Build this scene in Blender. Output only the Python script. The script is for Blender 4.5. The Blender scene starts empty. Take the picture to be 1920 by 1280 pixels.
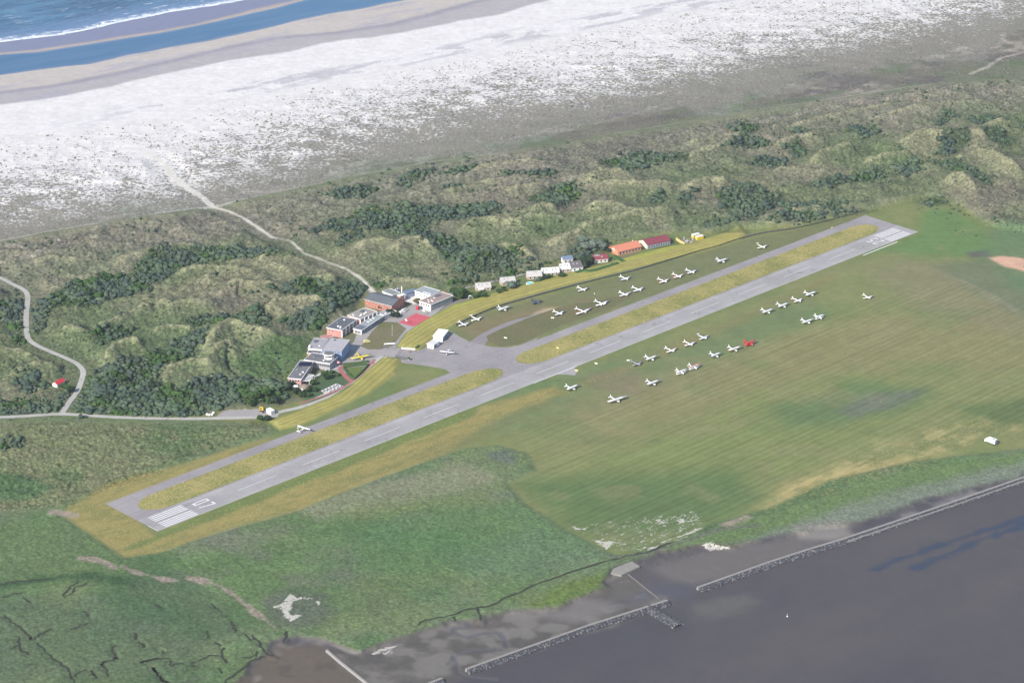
import bpy, bmesh, math, random
import numpy as np
from mathutils import Vector, Matrix

random.seed(7)
rng = np.random.default_rng(11)
scene = bpy.context.scene
COL = scene.collection

# ------------------------------------------------------------------ camera
CAM = np.array([0.0, -1650.0, 691.8])
PITCH, ROLL, FPX = 0.3959, 0.0054, 5026.0        # FPX for a 1920 px wide picture
_f = np.array([0, math.cos(PITCH), -math.sin(PITCH)])
_r = np.array([1.0, 0, 0]); _u = np.cross(_r, _f)
_c, _s = math.cos(ROLL), math.sin(ROLL)
RGT, UPV, FWD = _c*_r + _s*_u, -_s*_r + _c*_u, _f
cam_d = bpy.data.cameras.new('camera'); cam = bpy.data.objects.new('camera', cam_d)
COL.objects.link(cam); scene.camera = cam
cam_d.sensor_width = 36.0; cam_d.lens = 36.0*FPX/1920.0
cam_d.clip_start = 5.0; cam_d.clip_end = 60000.0
cam.matrix_world = Matrix(((RGT[0], UPV[0], -FWD[0], CAM[0]), (RGT[1], UPV[1], -FWD[1], CAM[1]),
                           (RGT[2], UPV[2], -FWD[2], CAM[2]), (0, 0, 0, 1)))

# ------------------------------------------------------------------ light
SUN_EL = math.radians(35.0)
SHADOW = np.array([math.cos(math.radians(54)), math.sin(math.radians(54))])   # where shadows fall
scene.view_settings.view_transform = 'Standard'
scene.view_settings.look = 'None'
scene.view_settings.exposure = 0.48
scene.view_settings.gamma = 1.0
scene.view_settings.use_curve_mapping = False
world = bpy.data.worlds.new('World'); scene.world = world; world.use_nodes = True
wn = world.node_tree; wn.nodes.clear()
wo = wn.nodes.new('ShaderNodeOutputWorld'); wb = wn.nodes.new('ShaderNodeBackground')
sk = wn.nodes.new('ShaderNodeTexSky'); sk.sky_type = 'NISHITA'; sk.sun_disc = False
sk.sun_elevation = SUN_EL
sun_az = math.atan2(-SHADOW[0], -SHADOW[1])       # clockwise from +Y
sk.sun_rotation = sun_az
sk.air_density = 1.0; sk.dust_density = 1.0; sk.ozone_density = 1.0
wb.inputs['Strength'].default_value = 0.14
wn.links.new(sk.outputs[0], wb.inputs[0]); wn.links.new(wb.outputs[0], wo.inputs[0])
sd = bpy.data.lights.new('sun', 'SUN'); sd.energy = 4.6; sd.angle = math.radians(0.53); sd.color = (1.0, 0.93, 0.84)
so = bpy.data.objects.new('sun', sd); COL.objects.link(so); so.location = (-800, -1200, 1200)
ldir = Vector((SHADOW[0]*math.cos(SUN_EL), SHADOW[1]*math.cos(SUN_EL), -math.sin(SUN_EL)))
so.rotation_euler = ldir.to_track_quat('-Z', 'Y').to_euler()

# ------------------------------------------------------------------ places
def G(p, z=0.0):
    """ground position (at height z) of a measured point of the survey photograph (1920 x 1280)"""
    p = np.atleast_2d(np.asarray(p, float))
    x = (p[:, 0]-960)/FPX; y = -(p[:, 1]-640)/FPX
    d = x[:, None]*RGT + y[:, None]*UPV + FWD
    t = (z-CAM[2])/d[:, 2]
    return CAM[:2] + d[:, :2]*np.asarray(t)[:, None]
def g1(x, y, z=0.0):
    q = G([(x, y)], z)[0]; return float(q[0]), float(q[1])
# runway frame: s along, t across (left of the heading)
RO = np.array([-161.64, 1424.89-1650.0]); RA = 0.7813
RD = np.array([math.cos(RA), math.sin(RA)]); RN = np.array([-RD[1], RD[0]])
def ST(s, t): return RO + s*RD + t*RN
def to_st(P):
    d = np.atleast_2d(P)-RO; return d@RD, d@RN

# ------------------------------------------------------------------ noise
def _hash(ix, iy, seed):
    h = (ix.astype(np.int64)*374761393 + iy.astype(np.int64)*668265263 + seed*1274126177) & 0xffffffff
    h = ((h ^ (h >> 13))*1274126177) & 0xffffffff
    return ((h ^ (h >> 16)) & 0xffff)/65535.0
def vnoise(x, y, seed=0):
    ix = np.floor(x); iy = np.floor(y); fx = x-ix; fy = y-iy
    fx = fx*fx*(3-2*fx); fy = fy*fy*(3-2*fy)
    a = _hash(ix, iy, seed); b = _hash(ix+1, iy, seed); c = _hash(ix, iy+1, seed); d = _hash(ix+1, iy+1, seed)
    return (a+(b-a)*fx)*(1-fy) + (c+(d-c)*fx)*fy
def fbm(x, y, scale, octv=4, seed=0, gain=.5):
    s = 0; a = 1; t = 0; x = x/scale; y = y/scale
    for i in range(octv):
        s = s + a*(vnoise(x, y, seed+i*17)*2-1); t += a; a *= gain
        x, y = x*1.62+y*1.18+3.1, y*1.62-x*1.18+7.7      # rotate and double
    return s/t
def ridged(x, y, scale, octv=4, seed=0):
    s = 0; a = 1; t = 0; x = x/scale; y = y/scale
    for i in range(octv):
        n = 1-np.abs(vnoise(x, y, seed+i*31)*2-1); s = s + a*n*n; t += a; a *= .5
        x, y = x*1.6+y*1.2+5.1, y*1.6-x*1.2+1.7
    return s/t
def sstep(a, b, x):
    t = np.clip((x-a)/(b-a), 0, 1); return t*t*(3-2*t)
def seg_dist(P, line):
    """distance of points P to a polyline, and the running length fraction of the nearest spot"""
    best = np.full(len(P), 1e9); frac = np.zeros(len(P)); n = len(line)-1
    for i in range(n):
        a = line[i]; b = line[i+1]; ab = b-a; L = ab@ab
        t = np.clip(((P-a)@ab)/L, 0, 1); q = a + t[:, None]*ab
        d = np.hypot(P[:, 0]-q[:, 0], P[:, 1]-q[:, 1])
        m = d < best; best[m] = d[m]; frac[m] = (i+t[m])/n
    return best, frac
def inside(P, poly):
    x, y = P[:, 0], P[:, 1]; r = np.zeros(len(P), bool); n = len(poly)
    for i in range(n):
        x1, y1 = poly[i]; x2, y2 = poly[(i+1) % n]
        if y1 == y2: continue
        c = ((y1 > y) != (y2 > y)) & (x < (x2-x1)*(y-y1)/(y2-y1)+x1); r ^= c
    return r
def sdist(P, poly):
    d, _ = seg_dist(P, np.vstack([poly, poly[:1]])); return np.where(inside(P, poly), -d, d)
def subset(P, pts, margin):
    lo = pts.min(0)-margin; hi = pts.max(0)+margin
    return np.nonzero((P[:, 0] > lo[0]) & (P[:, 0] < hi[0]) & (P[:, 1] > lo[1]) & (P[:, 1] < hi[1]))[0]

def smooth_line(pts, n=4):
    pts = np.asarray(pts, float); out = []
    for i in range(len(pts)-1):
        p0 = pts[max(i-1, 0)]; p1 = pts[i]; p2 = pts[i+1]; p3 = pts[min(i+2, len(pts)-1)]
        for k in range(n):
            t = k/n; out.append(.5*((2*p1)+(-p0+p2)*t+(2*p0-5*p1+4*p2-p3)*t*t+(-p0+3*p1-3*p2+p3)*t**3))
    out.append(pts[-1]); return np.array(out)

# ------------------------------------------------------------------ materials
def mat(name, color, rough=.8, spec=.3, metal=0, noise=0, nscale=1.0, bump=0, alpha=1):
    m = bpy.data.materials.new(name); m.use_nodes = True; nt = m.node_tree
    b = nt.nodes['Principled BSDF']; b.inputs['Roughness'].default_value = rough
    b.inputs['Specular IOR Level'].default_value = spec; b.inputs['Metallic'].default_value = metal
    tc = nt.nodes.new('ShaderNodeTexCoord'); nz = nt.nodes.new('ShaderNodeTexNoise')
    nz.inputs['Scale'].default_value = nscale; nz.inputs['Detail'].default_value = 4
    nt.links.new(tc.outputs['Object'], nz.inputs['Vector'])
    mx = nt.nodes.new('ShaderNodeMix'); mx.data_type = 'RGBA'
    n = noise if noise else .12
    mx.inputs[6].default_value = (*[c*(1-n) for c in color], 1); mx.inputs[7].default_value = (*[min(1, c*(1+n)) for c in color], 1)
    nt.links.new(nz.outputs[0], mx.inputs[0]); nt.links.new(mx.outputs[2], b.inputs['Base Color'])
    if bump:
        bp = nt.nodes.new('ShaderNodeBump'); bp.inputs['Strength'].default_value = bump
        nt.links.new(nz.outputs[0], bp.inputs['Height']); nt.links.new(bp.outputs[0], b.inputs['Normal'])
    return m
# ================================================================== THE TERRAIN
U_ = G([(0, 198), (1030, 0)]); UD = U_[1]-U_[0]; UD /= np.linalg.norm(UD); UV = np.array([-UD[1], UD[0]])
def uv(P): return P@UD, P@UV
def shore(pts):
    q = G(pts); u, v = uv(q); o = np.argsort(u); u, v = u[o], v[o]
    # run on straight with the island beyond the surveyed part
    return np.r_[-30000, u[0]-1, u, u[-1]+1, 30000], np.r_[v[0], v[0], v, v[-1], v[-1]]
LINES = dict(
 surf=[(0, 80), (60, 73), (115, 66), (160, 57), (215, 45), (275, 33), (330, 22), (400, 12), (465, 0)],
 bar=[(0, 103), (75, 97), (150, 85), (300, 62), (380, 46), (460, 28), (575, 0)],
 pool=[(0, 141), (80, 130), (170, 121), (240, 103), (330, 88), (400, 76), (500, 54), (560, 38), (640, 23), (700, 13), (760, 0)],
 dark=[(0, 176), (110, 160), (230, 137), (330, 114), (430, 90), (520, 73), (640, 62), (740, 45), (830, 22), (930, -5)],
 dry=[(0, 198), (120, 180), (300, 142), (430, 115), (520, 100), (640, 77), (760, 60), (860, 38), (930, 28), (1030, 0)],
 tuft=[(0, 248), (150, 245), (250, 225), (450, 185), (640, 150), (850, 110), (1050, 65), (1280, 22), (1500, -20)],
 fore=[(0, 330), (150, 308), (270, 288), (400, 258), (500, 230), (640, 195), (900, 150), (1100, 115), (1280, 85), (1500, 45), (1700, 5)],
 flat=[(0, 398), (200, 378), (330, 358), (500, 315), (640, 272), (850, 220), (1000, 193), (1150, 172), (1280, 137), (1450, 103), (1700, 55), (1920, 8)],
 track=[(0, 452), (100, 432), (250, 407), (400, 386), (500, 364), (640, 335), (800, 305), (960, 285), (1130, 255), (1280, 230), (1430, 205), (1600, 180), (1740, 160), (1920, 148)],
 coast=[(430, 1290), (520, 1205), (560, 1192), (600, 1195), (680, 1222), (740, 1200), (850, 1165), (960, 1148), (1050, 1140), (1140, 1100), (1150, 1070), (1200, 1045), (1320, 1022), (1370, 1028), (1450, 1010), (1560, 985), (1620, 978), (1700, 950), (1920, 893)],
)
SH = {k: shore(v) for k, v in LINES.items()}

# grid: fine where the camera looks, coarse out to the horizon
rows_px = np.linspace(1430, -110, 830)
yf = G(np.c_[np.full(830, 960.), rows_px])[:, 1]
ys = np.r_[-30000, -15000, -8000, -4500, -2800, -2000, -1600, -1300, -1100, -950, -830, -740, -670, yf,
           yf[-1]+np.cumsum(3*1.25**np.arange(1, 31)), 30000]
ys = np.unique(ys)
tf = np.linspace(-.235, .235, 960)
te = .235+np.cumsum(.0007*1.33**np.arange(1, 26)); te = np.r_[te, 6., 14., 30.]
ts = np.r_[-te[::-1], tf, te]
wd = np.maximum(ys-CAM[1], 800)                      # columns fan out with distance
X = ts[None, :]*wd[:, None]; Y = np.repeat(ys[:, None], len(ts), 1)
NR, NC = X.shape
P = np.c_[X.ravel(), Y.ravel()]; NV = len(P)
u, v = uv(P)
D = {k: v-np.interp(u, *SH[k]) for k in SH}             # + = seaward of the line (north)
wob = fbm(P[:, 0], P[:, 1], 60, 4, 5)
wob2 = fbm(P[:, 0], P[:, 1], 12, 3, 9)

def poly(pts, z=0): return G(pts, z)
def pmask(pts, soft=4.0, warp=0.0, scale=20, seed=3, z=0, invert=False):
    """0..1 inside a surveyed outline, with a soft and ragged border"""
    q = poly(pts, z); idx = subset(P, q, soft*2+warp*2+5); m = np.zeros(NV)
    if len(idx) == 0: return m
    d = sdist(P[idx], q)
    if warp: d = d + warp*fbm(P[idx, 0], P[idx, 1], scale, 4, seed)
    m[idx] = sstep(soft, -soft, d)
    return m
def lmask(pts, width, soft=1.0, warp=0, z=0, taper=0, seed=4):
    q = poly(pts, z); idx = subset(P, q, width+soft*3+warp*2+5); m = np.zeros(NV)
    if len(idx) == 0: return m
    d, f = seg_dist(P[idx], q)
    if warp: d = d + warp*fbm(P[idx, 0], P[idx, 1], 9, 3, seed)
    w = width/2*(1-taper*f)
    m[idx] = sstep(w+soft, w-soft, d); return m

AIRFIELD = [(104, 962), (205, 902), (305, 880), (420, 843), (518, 812), (503, 797), (380, 788), (130, 783), (118, 776), (380, 777), (430, 766), (520, 762), (545, 735), (532, 712), (560, 675), (600, 625),
            (660, 588), (682, 555), (745, 540), (850, 545), (885, 530), (980, 508), (1060, 482), (1140, 455), (1255, 438), (1330, 436), (1395, 428), (1500, 424), (1620, 396), (1735, 370),
            (1800, 385), (1850, 420), (1930, 440), (1990, 520), (2000, 800), (1920, 842), (1700, 868), (1560, 900), (1440, 955), (1330, 985), (1200, 1048), (1150, 1042), (1060, 995), (980, 945), (948, 905),
            (1003, 882), (985, 850), (930, 836), (870, 843), (820, 858), (640, 925), (560, 958), (450, 988), (400, 1003), (300, 1037), (232, 1047), (160, 1000)]
air = pmask(AIRFIELD, 3.0)
air_wide = pmask(AIRFIELD, 14.0)

SANDPATH = [(262, 282), (290, 292), (312, 312), (330, 335), (350, 352), (378, 370), (400, 388), (430, 397), (455, 408), (480, 425), (510, 445), (545, 452), (570, 475), (610, 490), (650, 505), (680, 525), (700, 548)]
DUNEROAD = [(-60, 500), (0, 521), (22, 532), (44, 543), (52, 556), (50, 580), (49, 605), (52, 632), (65, 645), (90, 657), (130, 674), (147, 684), (156, 697), (152, 715), (144, 735), (131, 752), (115, 776)]
MAINROAD = [(-90, 784), (0, 782), (60, 779), (120, 776), (220, 782), (320, 785), (400, 784), (455, 783), (500, 781), (525, 772), (560, 764), (600, 751), (640, 734), (668, 715), (690, 695), (704, 678), (718, 668)]
damp = np.zeros(NV)
for ln, w in ((SANDPATH, 7), (DUNEROAD, 9), (MAINROAD, 9)):
    q = poly(ln); idx = subset(P, q, 40); d, _ = seg_dist(P[idx], q)
    damp[idx] = np.maximum(damp[idx], sstep(w+11, w, d))

# ---- dunes: crests surveyed one by one, noise hummocks between them
def c4(*a): return [(x/2.977, 430+y/2.977) for x, y in a]
def c5(*a): return [(640+x/2.977, 430+y/2.977) for x, y in a]
def c2(*a): return [(640+x/2.977, y/2.977) for x, y in a]
def c3(*a): return [(1280+x/2.977, y/2.977) for x, y in a]
CRESTS = [
 (c4((960, 250), (1080, 215), (1200, 210), (1330, 215), (1450, 230)), 6), (c4((1250, 300), (1350, 290), (1430, 300), (1560, 290)), 6),
 (c4((1200, 355), (1300, 320), (1330, 320)), 5), (c4((850, 410), (920, 400), (960, 430), (1050, 400), (1130, 410), (1250, 350)), 7),
 (c4((1470, 440), (1540, 400), (1650, 380), (1750, 385), (1900, 420)), 8), (c4((1640, 320), (1750, 270), (1905, 260)), 7),
 (c4((480, 560), (650, 500), (780, 440), (850, 410)), 6), (c4((1120, 680), (1200, 580), (1280, 520), (1340, 530), (1440, 560), (1600, 570)), 11),
 (c4((890, 820), (960, 770), (1060, 740), (1160, 740), (1200, 680), (1280, 640), (1330, 700)), 8), (c4((560, 720), (640, 650), (730, 620), (800, 640)), 8),
 (c4((1000, 870), (1150, 840), (1250, 820)), 4), (c4((840, 560), (960, 540), (1100, 560)), 5), (c4((600, 180), (800, 120), (1000, 85), (1150, 90)), 5),
 (c4((60, 790), (250, 740), (380, 750)), 5), (c4((1430, 170), (1550, 130), (1650, 150)), 6), (c4((330, 540), (450, 560), (560, 600)), 5),
 (c4((200, 1080), (330, 1065), (450, 1070)), 3), (c4((1000, 1120), (1150, 1095), (1300, 1070)), 3), (c4((250, 1230), (450, 1180), (700, 1160)), 3.5), (c4((700, 1240), (900, 1190), (1100, 1180)), 3),
 (c4((0, 660), (120, 680), (240, 720)), 4), (c4((150, 190), (300, 150), (450, 170), (600, 130)), 4), (c4((1400, 480), (1460, 440)), 5), (c4((1150, 290), (1180, 250)), 5),
 (c5((270, 100), (350, 50), (430, 40), (520, 90)), 8), (c5((640, 240), (720, 190), (900, 90), (1000, 110), (1100, 140)), 8), (c5((1150, 80), (1300, 20), (1350, 0)), 6),
 (c5((60, 90), (200, 60), (320, 70)), 6), (c5((0, 290), (120, 270), (260, 265), (420, 275), (500, 300)), 4),
 (c2((660, 1260), (760, 1220), (980, 1230), (1060, 1200), (1300, 1190)), 8), (c2((1060, 1180), (1130, 1140), (1200, 1160)), 7), (c2((1350, 1160), (1480, 1130), (1560, 1140), (1700, 1190)), 8),
 (c2((1390, 1000), (1420, 960), (1500, 950), (1640, 950)), 8), (c2((1300, 1270), (1450, 1230), (1700, 1180), (1900, 1150)), 7), (c2((1410, 1010), (1600, 1020), (1900, 1010)), 6),
 (c2((100, 1180), (300, 1150), (420, 1160)), 4), (c2((700, 960), (850, 920), (1000, 905), (1200, 890)), 5), (c2((560, 1070), (700, 1040), (900, 1000), (1100, 990)), 5), (c2((900, 1060), (1050, 1040), (1200, 1010)), 5),
 (c3((690, 910), (800, 840), (900, 810), (960, 800)), 9), (c3((0, 1050), (150, 1000), (270, 1010)), 7), (c3((1180, 780), (1350, 730), (1500, 745), (1650, 740), (1750, 690), (1905, 665)), 10),
 (c3((500, 940), (640, 950), (860, 960)), 6), (c3((1000, 900), (1150, 870), (1300, 850)), 6), (c3((140, 1190), (250, 1200), (390, 1270)), 7), (c3((430, 1250), (600, 1170), (740, 1160), (880, 1175)), 6),
 (c3((1450, 1000), (1560, 980), (1640, 1060)), 8), (c3((1690, 810), (1800, 900), (1905, 950)), 9), (c3((0, 870), (200, 820), (300, 760)), 6), (c3((0, 800), (200, 760), (400, 740)), 5),
 (c3((600, 700), (800, 650), (1000, 610), (1250, 560)), 5), (c3((1100, 640), (1300, 600), (1500, 570), (1800, 560)), 5), (c3((500, 800), (640, 760), (800, 750)), 6), (c3((1500, 900), (1650, 850), (1700, 870)), 6),
]
south = D['track']                                            # negative = landward of the sand track
dune_band = sstep(2, -28, south)*(1-air_wide)
lim_s = np.array([(-400, 800), (0, 786), (130, 781), (300, 789), (505, 789), (520, 815), (300, 885), (100, 965)])
q = G([(-900, 792), (0, 792), (130, 787), (300, 790), (505, 790), (600, 800), (2400, 480)]); uu, vv = uv(q)
southside = v-np.interp(u, np.sort(uu), vv[np.argsort(uu)])   # south of the main road
low_hum = pmask([(-1500, 800), (0, 787), (300, 791), (500, 790), (518, 808), (300, 880), (110, 955), (0, 962), (-1500, 1000)], 6, 4)
far_east = pmask([(1650, 378), (1900, 395), (2600, 420), (2600, 100), (1650, 100)], 10)
amp = dune_band*sstep(-6, 10, southside)
H = np.zeros(NV)
rx = P[:, 0]*.9+P[:, 1]*.3; ry = P[:, 1]*1.35-P[:, 0]*.55
wx = 14*fbm(P[:, 0], P[:, 1], 55, 3, 21); wy = 14*fbm(P[:, 0], P[:, 1], 55, 3, 22)
rd = ridged(rx+wx, ry+wy, 62, 5, 3)
H += amp*(6.5*rd**1.3*(.55+.6*vnoise(P[:, 0]/150, P[:, 1]/150, 77)) - .8)
H += amp*(2.6*ridged(P[:, 0]+.6*wx, P[:, 1]*1.25+.6*wy, 21, 3, 6)+1.1*ridged(P[:, 0], P[:, 1]*1.2, 9, 2, 7)-1.1)
bandz = amp*sstep(-120, -35, south)
H += bandz*2.8*ridged(u/4.2+wx*.2, v+wy*.5, 13, 3, 27)**1.5
crest_lit = np.zeros(NV)
for pts, hh in CRESTS:
    line = G(pts, hh*1.05); idx = subset(P, line, 60); d, f = seg_dist(P[idx], line)
    d = d + 2.5*fbm(P[idx, 0], P[idx, 1], 14, 3, 8)
    e = sstep(0, .18, f)*sstep(1, .82, f)*.55+.45
    w_ = 7.5+hh*.75
    H[idx] = np.maximum(H[idx], 1.3*hh*e*np.exp(-np.maximum(d, 0)/w_)*amp[idx] + .35*H[idx])
    crest_lit[idx] = np.maximum(crest_lit[idx], sstep(4.5, 0, np.abs(d))*amp[idx]*e)
H += low_hum*(2.4*ridged(rx*1.2, ry, 38, 4, 13)-.6)
H += far_east*(1-air)*0.4*(wob+1)
flatband = sstep(0, -20, D['flat'])*sstep(-6, 8, south)
H += flatband*(0.7*ridged(P[:, 0], P[:, 1]*1.5, 30, 3, 14))
H += sstep(12, -3, np.abs(south+9))*2.2*(1-air_wide)            # dune foot bank behind the track
fored = sstep(6, -22, D['fore'])*sstep(-40, 6, D['flat'])
H += fored*(2.6*ridged(P[:, 0]*.8, P[:, 1], 24, 4, 15))
tuftband = sstep(10, -60, D['tuft'])*sstep(-10, 14, D['fore'])
H += tuftband*(0.9*ridged(P[:, 0], P[:, 1], 13, 3, 16)**2)
H *= (1-damp)*(1-air)
# ---- everything seaward lies flat
seaward = sstep(0, 20, D['tuft']); H *= (1-seaward)
# ---- marsh and mud on the land's south side
C_ = D['coast']+5*wob2+2*wob                               # + = land
marsh = (1-air)*sstep(-3, 5, C_)*sstep(10, -6, southside)*(1-low_hum)
H += marsh*(.35*fbm(P[:, 0], P[:, 1], 30, 4, 31)+.5)
mud = sstep(5, -1.5, C_)*sstep(40, -30, southside)
H = np.where(C_ < 4, H-.9*sstep(4, -2, C_)*sstep(40, -30, southside), H)

# ---- base colours (albedo) painted zone over zone
def A(r, g, b): return np.array([r, g, b])
col = np.zeros((NV, 3)); tuft = np.zeros(NV); wet = np.zeros(NV); rough_rel = np.zeros(NV); mow = np.zeros(NV); speck = np.zeros(NV); bare = np.zeros(NV)
def paint(m, c, k=1.0):
    global col
    m = (np.clip(m, 0, 1)*k)[:, None]; col = col*(1-m)+np.asarray(c)*m
def setv(arr, m, val): arr[:] = arr*(1-m)+val*m
MARRAM, MARRAM2 = A(.132, .158, .085), A(.185, .188, .118)
SAND = A(.56, .545, .53)
n1 = fbm(P[:, 0], P[:, 1], 45, 5, 41)*.5+.5; n2 = fbm(P[:, 0], P[:, 1], 9, 4, 42)*.5+.5
m_ = sstep(.40, .66, n1)[:, None]; col = MARRAM*(1-m_)+MARRAM2*m_
n3 = fbm(P[:, 0]+200, P[:, 1], 70, 4, 47)
paint(sstep(.05, .4, n3)*amp, A(.105, .150, .070), .7)         # greener hollows
paint(sstep(.15, .5, -n3)*amp, A(.175, .155, .125), .55)          # greyer, heathery ground
# greyer dunes towards the beach and the far east
gr = sstep(-150, -20, south)*amp
paint(gr, A(.215, .195, .165), .6)
paint(sstep(.35, .8, H/12)*amp*sstep(.3, .6, n1), A(.215, .225, .130), .45)
paint(crest_lit, A(.34, .33, .20), .5)  # sunlit lines along the crests, painted into the ground colour
setv(rough_rel, np.maximum(amp, low_hum), 1.0)
paint(bandz*sstep(.62, .8, ridged(u/4.2+wx*.2, v+wy*.5, 13, 3, 27)), A(.30, .28, .225), .6)
paint(bandz*sstep(.1, .35, fbm(u/3, v, 18, 4, 28)), A(.13, .125, .105), .5)
# pale blown sand spots in the seaward dunes
sp = sstep(.70, .82, n2)*sstep(.45, .7, n1)*gr
paint(sp, A(.42, .39, .34), .7)
paint(low_hum, A(.165, .185, .092), .8); paint(low_hum*sstep(.05, .4, n3), A(.09, .15, .06), .7)
paint(low_hum*sstep(.55, .75, n2), A(.2, .19, .11), .5)
# flat heath behind the foredunes
paint(flatband, A(.145, .134, .112), .9); paint(flatband*sstep(.0, .4, n3), A(.12, .145, .085), .6)
paint(flatband*sstep(.0, .35, -n3)*sstep(.4, .7, n2), A(.38, .34, .29), .6)
paint(flatband*sstep(.04, .18, fbm(u*.3, v, 7, 4, 57))*sstep(-110, -5, D['flat']+30*wob), A(.40, .375, .33), .6)
paint(flatband*sstep(.04, .25, fbm(u*.3, v, 16, 4, 58)), A(.110, .100, .100), .6)
paint(flatband*sstep(.15, .35, fbm(u*.35, v, 24, 4, 59)), A(.10, .145, .075), .55)
setv(rough_rel, flatband, .4)
# foredunes: tufts over sand
landw = sstep(10, -60, D['tuft'])*(1-sstep(20, -45, D['flat']+14*wob))
sandm = sstep(-95, 15, D['flat']+55*wob+26*wob2)
sandm = np.maximum(sandm, sstep(0, 3, D['tuft']))
paint(sandm*(south > -5), SAND)
fr_ = np.clip(D['tuft']/np.minimum(D['tuft']-D['flat'], -20), 0, 1.3)
dens = np.interp(fr_, [0, .10, .35, .6, .8, .95, 1.1, 1.3], [0.0, .17, .28, .38, .48, .56, .66, .8])
dens = dens*(D['tuft'] < 5)*(south > -4)
dens = np.where(south > 0, dens, 0)
tuft[:] = np.clip(dens+.20*wob+.10*wob2, 0, 1.2)*(dens > .01)*sstep(.02, .3, sandm)
setv(rough_rel, sstep(.3, .9, tuft)*.6, .6)
paint(sandm*sstep(-10, 10, D['tuft']), A(.565, .55, .54))
# grey veils of damp sand between the dry beach and the first tufts
band = sstep(26, 6, np.abs(D['tuft']-20+14*wob))
st_ = fbm(u*.25, v, 7, 4, 51)
paint(band*sstep(-.03, .12, st_)*sstep(-420, -250, P[:, 0]), A(.36, .352, .375), .8)
# beach bands
setv(tuft, (D['tuft'] > 4)*1.0, 0.0)
e1 = D['dry']+6*wob
dk = sstep(-2, 3, e1)
paint(dk, A(.33, .31, .315))
paint(sstep(-2, 8, D['dark']+8*wob), A(.40, .365, .335))
paint(sstep(9, 0, np.abs(D['dark']-1+4*wob)), A(.235, .225, .26), .85)
paint(sstep(9, -5, D['pool'])*dk*sstep(.1, .5, fbm(u*.2, v, 10, 3, 52)), A(.30, .29, .34), .6)
setv(wet, dk*.35, 1.0)
wt = sstep(-1.5, 1.5, D['bar'])                               # bar between pool and surf
paint(wt, A(.34, .29, .255)); paint(wt*sstep(2, 9, D['bar']+5*wob), A(.17, .185, .27)); setv(wet, wt*sstep(2, 12, D['bar']), .8)
# ---- airfield grass
gA, gB, gC = A(.145, .172, .066), A(.120, .155, .060), A(.22, .195, .085)
paint(air, gA)
paint(air*sstep(.40, .75, n1), gC, .38)
paint(air*sstep(.55, .3, n1), gB, .6)
sx, tx = to_st(P)
FIELD = [(1080, 700), (1330, 600), (1560, 510), (1740, 440), (1800, 470), (1990, 600), (2000, 800), (1700, 870), (1560, 900), (1440, 950), (1330, 985), (1200, 1048), (1060, 995), (948, 905), (1003, 882), (930, 800), (880, 770)]
f_ = pmask(FIELD, 8, 6); mow[:] = .55*pmask([(930, 800), (1120, 770), (1360, 670), (1620, 560), (1800, 520), (2000, 600), (2000, 800), (1560, 895), (1200, 1040), (1060, 990), (955, 905), (1003, 882)], 12, 6)*.9
paint(f_, A(.165, .180, .075), .8)
paint(pmask([(760, 800), (900, 740), (1060, 700), (1250, 650), (1500, 545), (1560, 590), (1340, 680), (1200, 740), (1050, 790), (930, 820), (880, 790)], 9, 10, 60, 61), A(.112, .158, .072), .75)
paint(pmask([(960, 790), (1250, 690), (1600, 600), (1900, 560), (1980, 700), (1700, 690), (1400, 770), (1100, 840)], 25, 18, 70, 62), A(.190, .175, .085), .7)
paint(pmask([(1000, 930), (1200, 830), (1400, 740), (1600, 700), (1780, 760), (1600, 830), (1400, 900), (1250, 920), (1080, 960)], 20, 18, 60, 63), A(.145, .180, .062), .6)
paint(pmask([(960, 900), (1060, 900), (1400, 870), (1440, 940), (1200, 1040), (1050, 985)], 16, 10, 50, 64), A(.082, .132, .052), .85)
paint(pmask([(1450, 760), (1600, 715), (1740, 735), (1700, 770), (1560, 800), (1480, 800)], 12, 10, 40, 65), A(.085, .140, .062), .7)
paint(pmask([(1790, 760), (1930, 740), (1990, 780), (1840, 800)], 10, 8, 40, 66), A(.065, .105, .040), .7)
paint(pmask([(1640, 470), (1720, 440), (1740, 380), (1840, 420), (1870, 470), (1800, 480)], 9, 5, 40, 66), A(.100, .172, .060), .9)
paint(pmask([(1620, 500), (1700, 480), (1850, 500), (1990, 560), (1990, 650), (1750, 600)], 18, 15, 60, 68), A(.175, .165, .095), .7)
paint(pmask([(1480, 905), (1560, 880), (1700, 850), (1730, 862), (1620, 900), (1440, 958), (1420, 950)], 7, 8, 30, 67), A(.34, .28, .125), .85)
m_ = pmask([(1470, 910), (1560, 870), (1700, 820), (1850, 785), (1895, 800), (1800, 845), (1620, 905), (1440, 958)], 9, 10, 22, 167); paint(m_*sstep(.42, .6, n2), A(.33, .28, .13), .6); setv(speck, m_, .9)
paint(air*sstep(.15, .45, fbm(P[:, 0]+500, P[:, 1], 28, 4, 141)), A(.195, .185, .095), .35); paint(air*sstep(.15, .45, fbm(P[:, 0]+900, P[:, 1], 34, 4, 142)), A(.105, .160, .060), .35)
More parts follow.
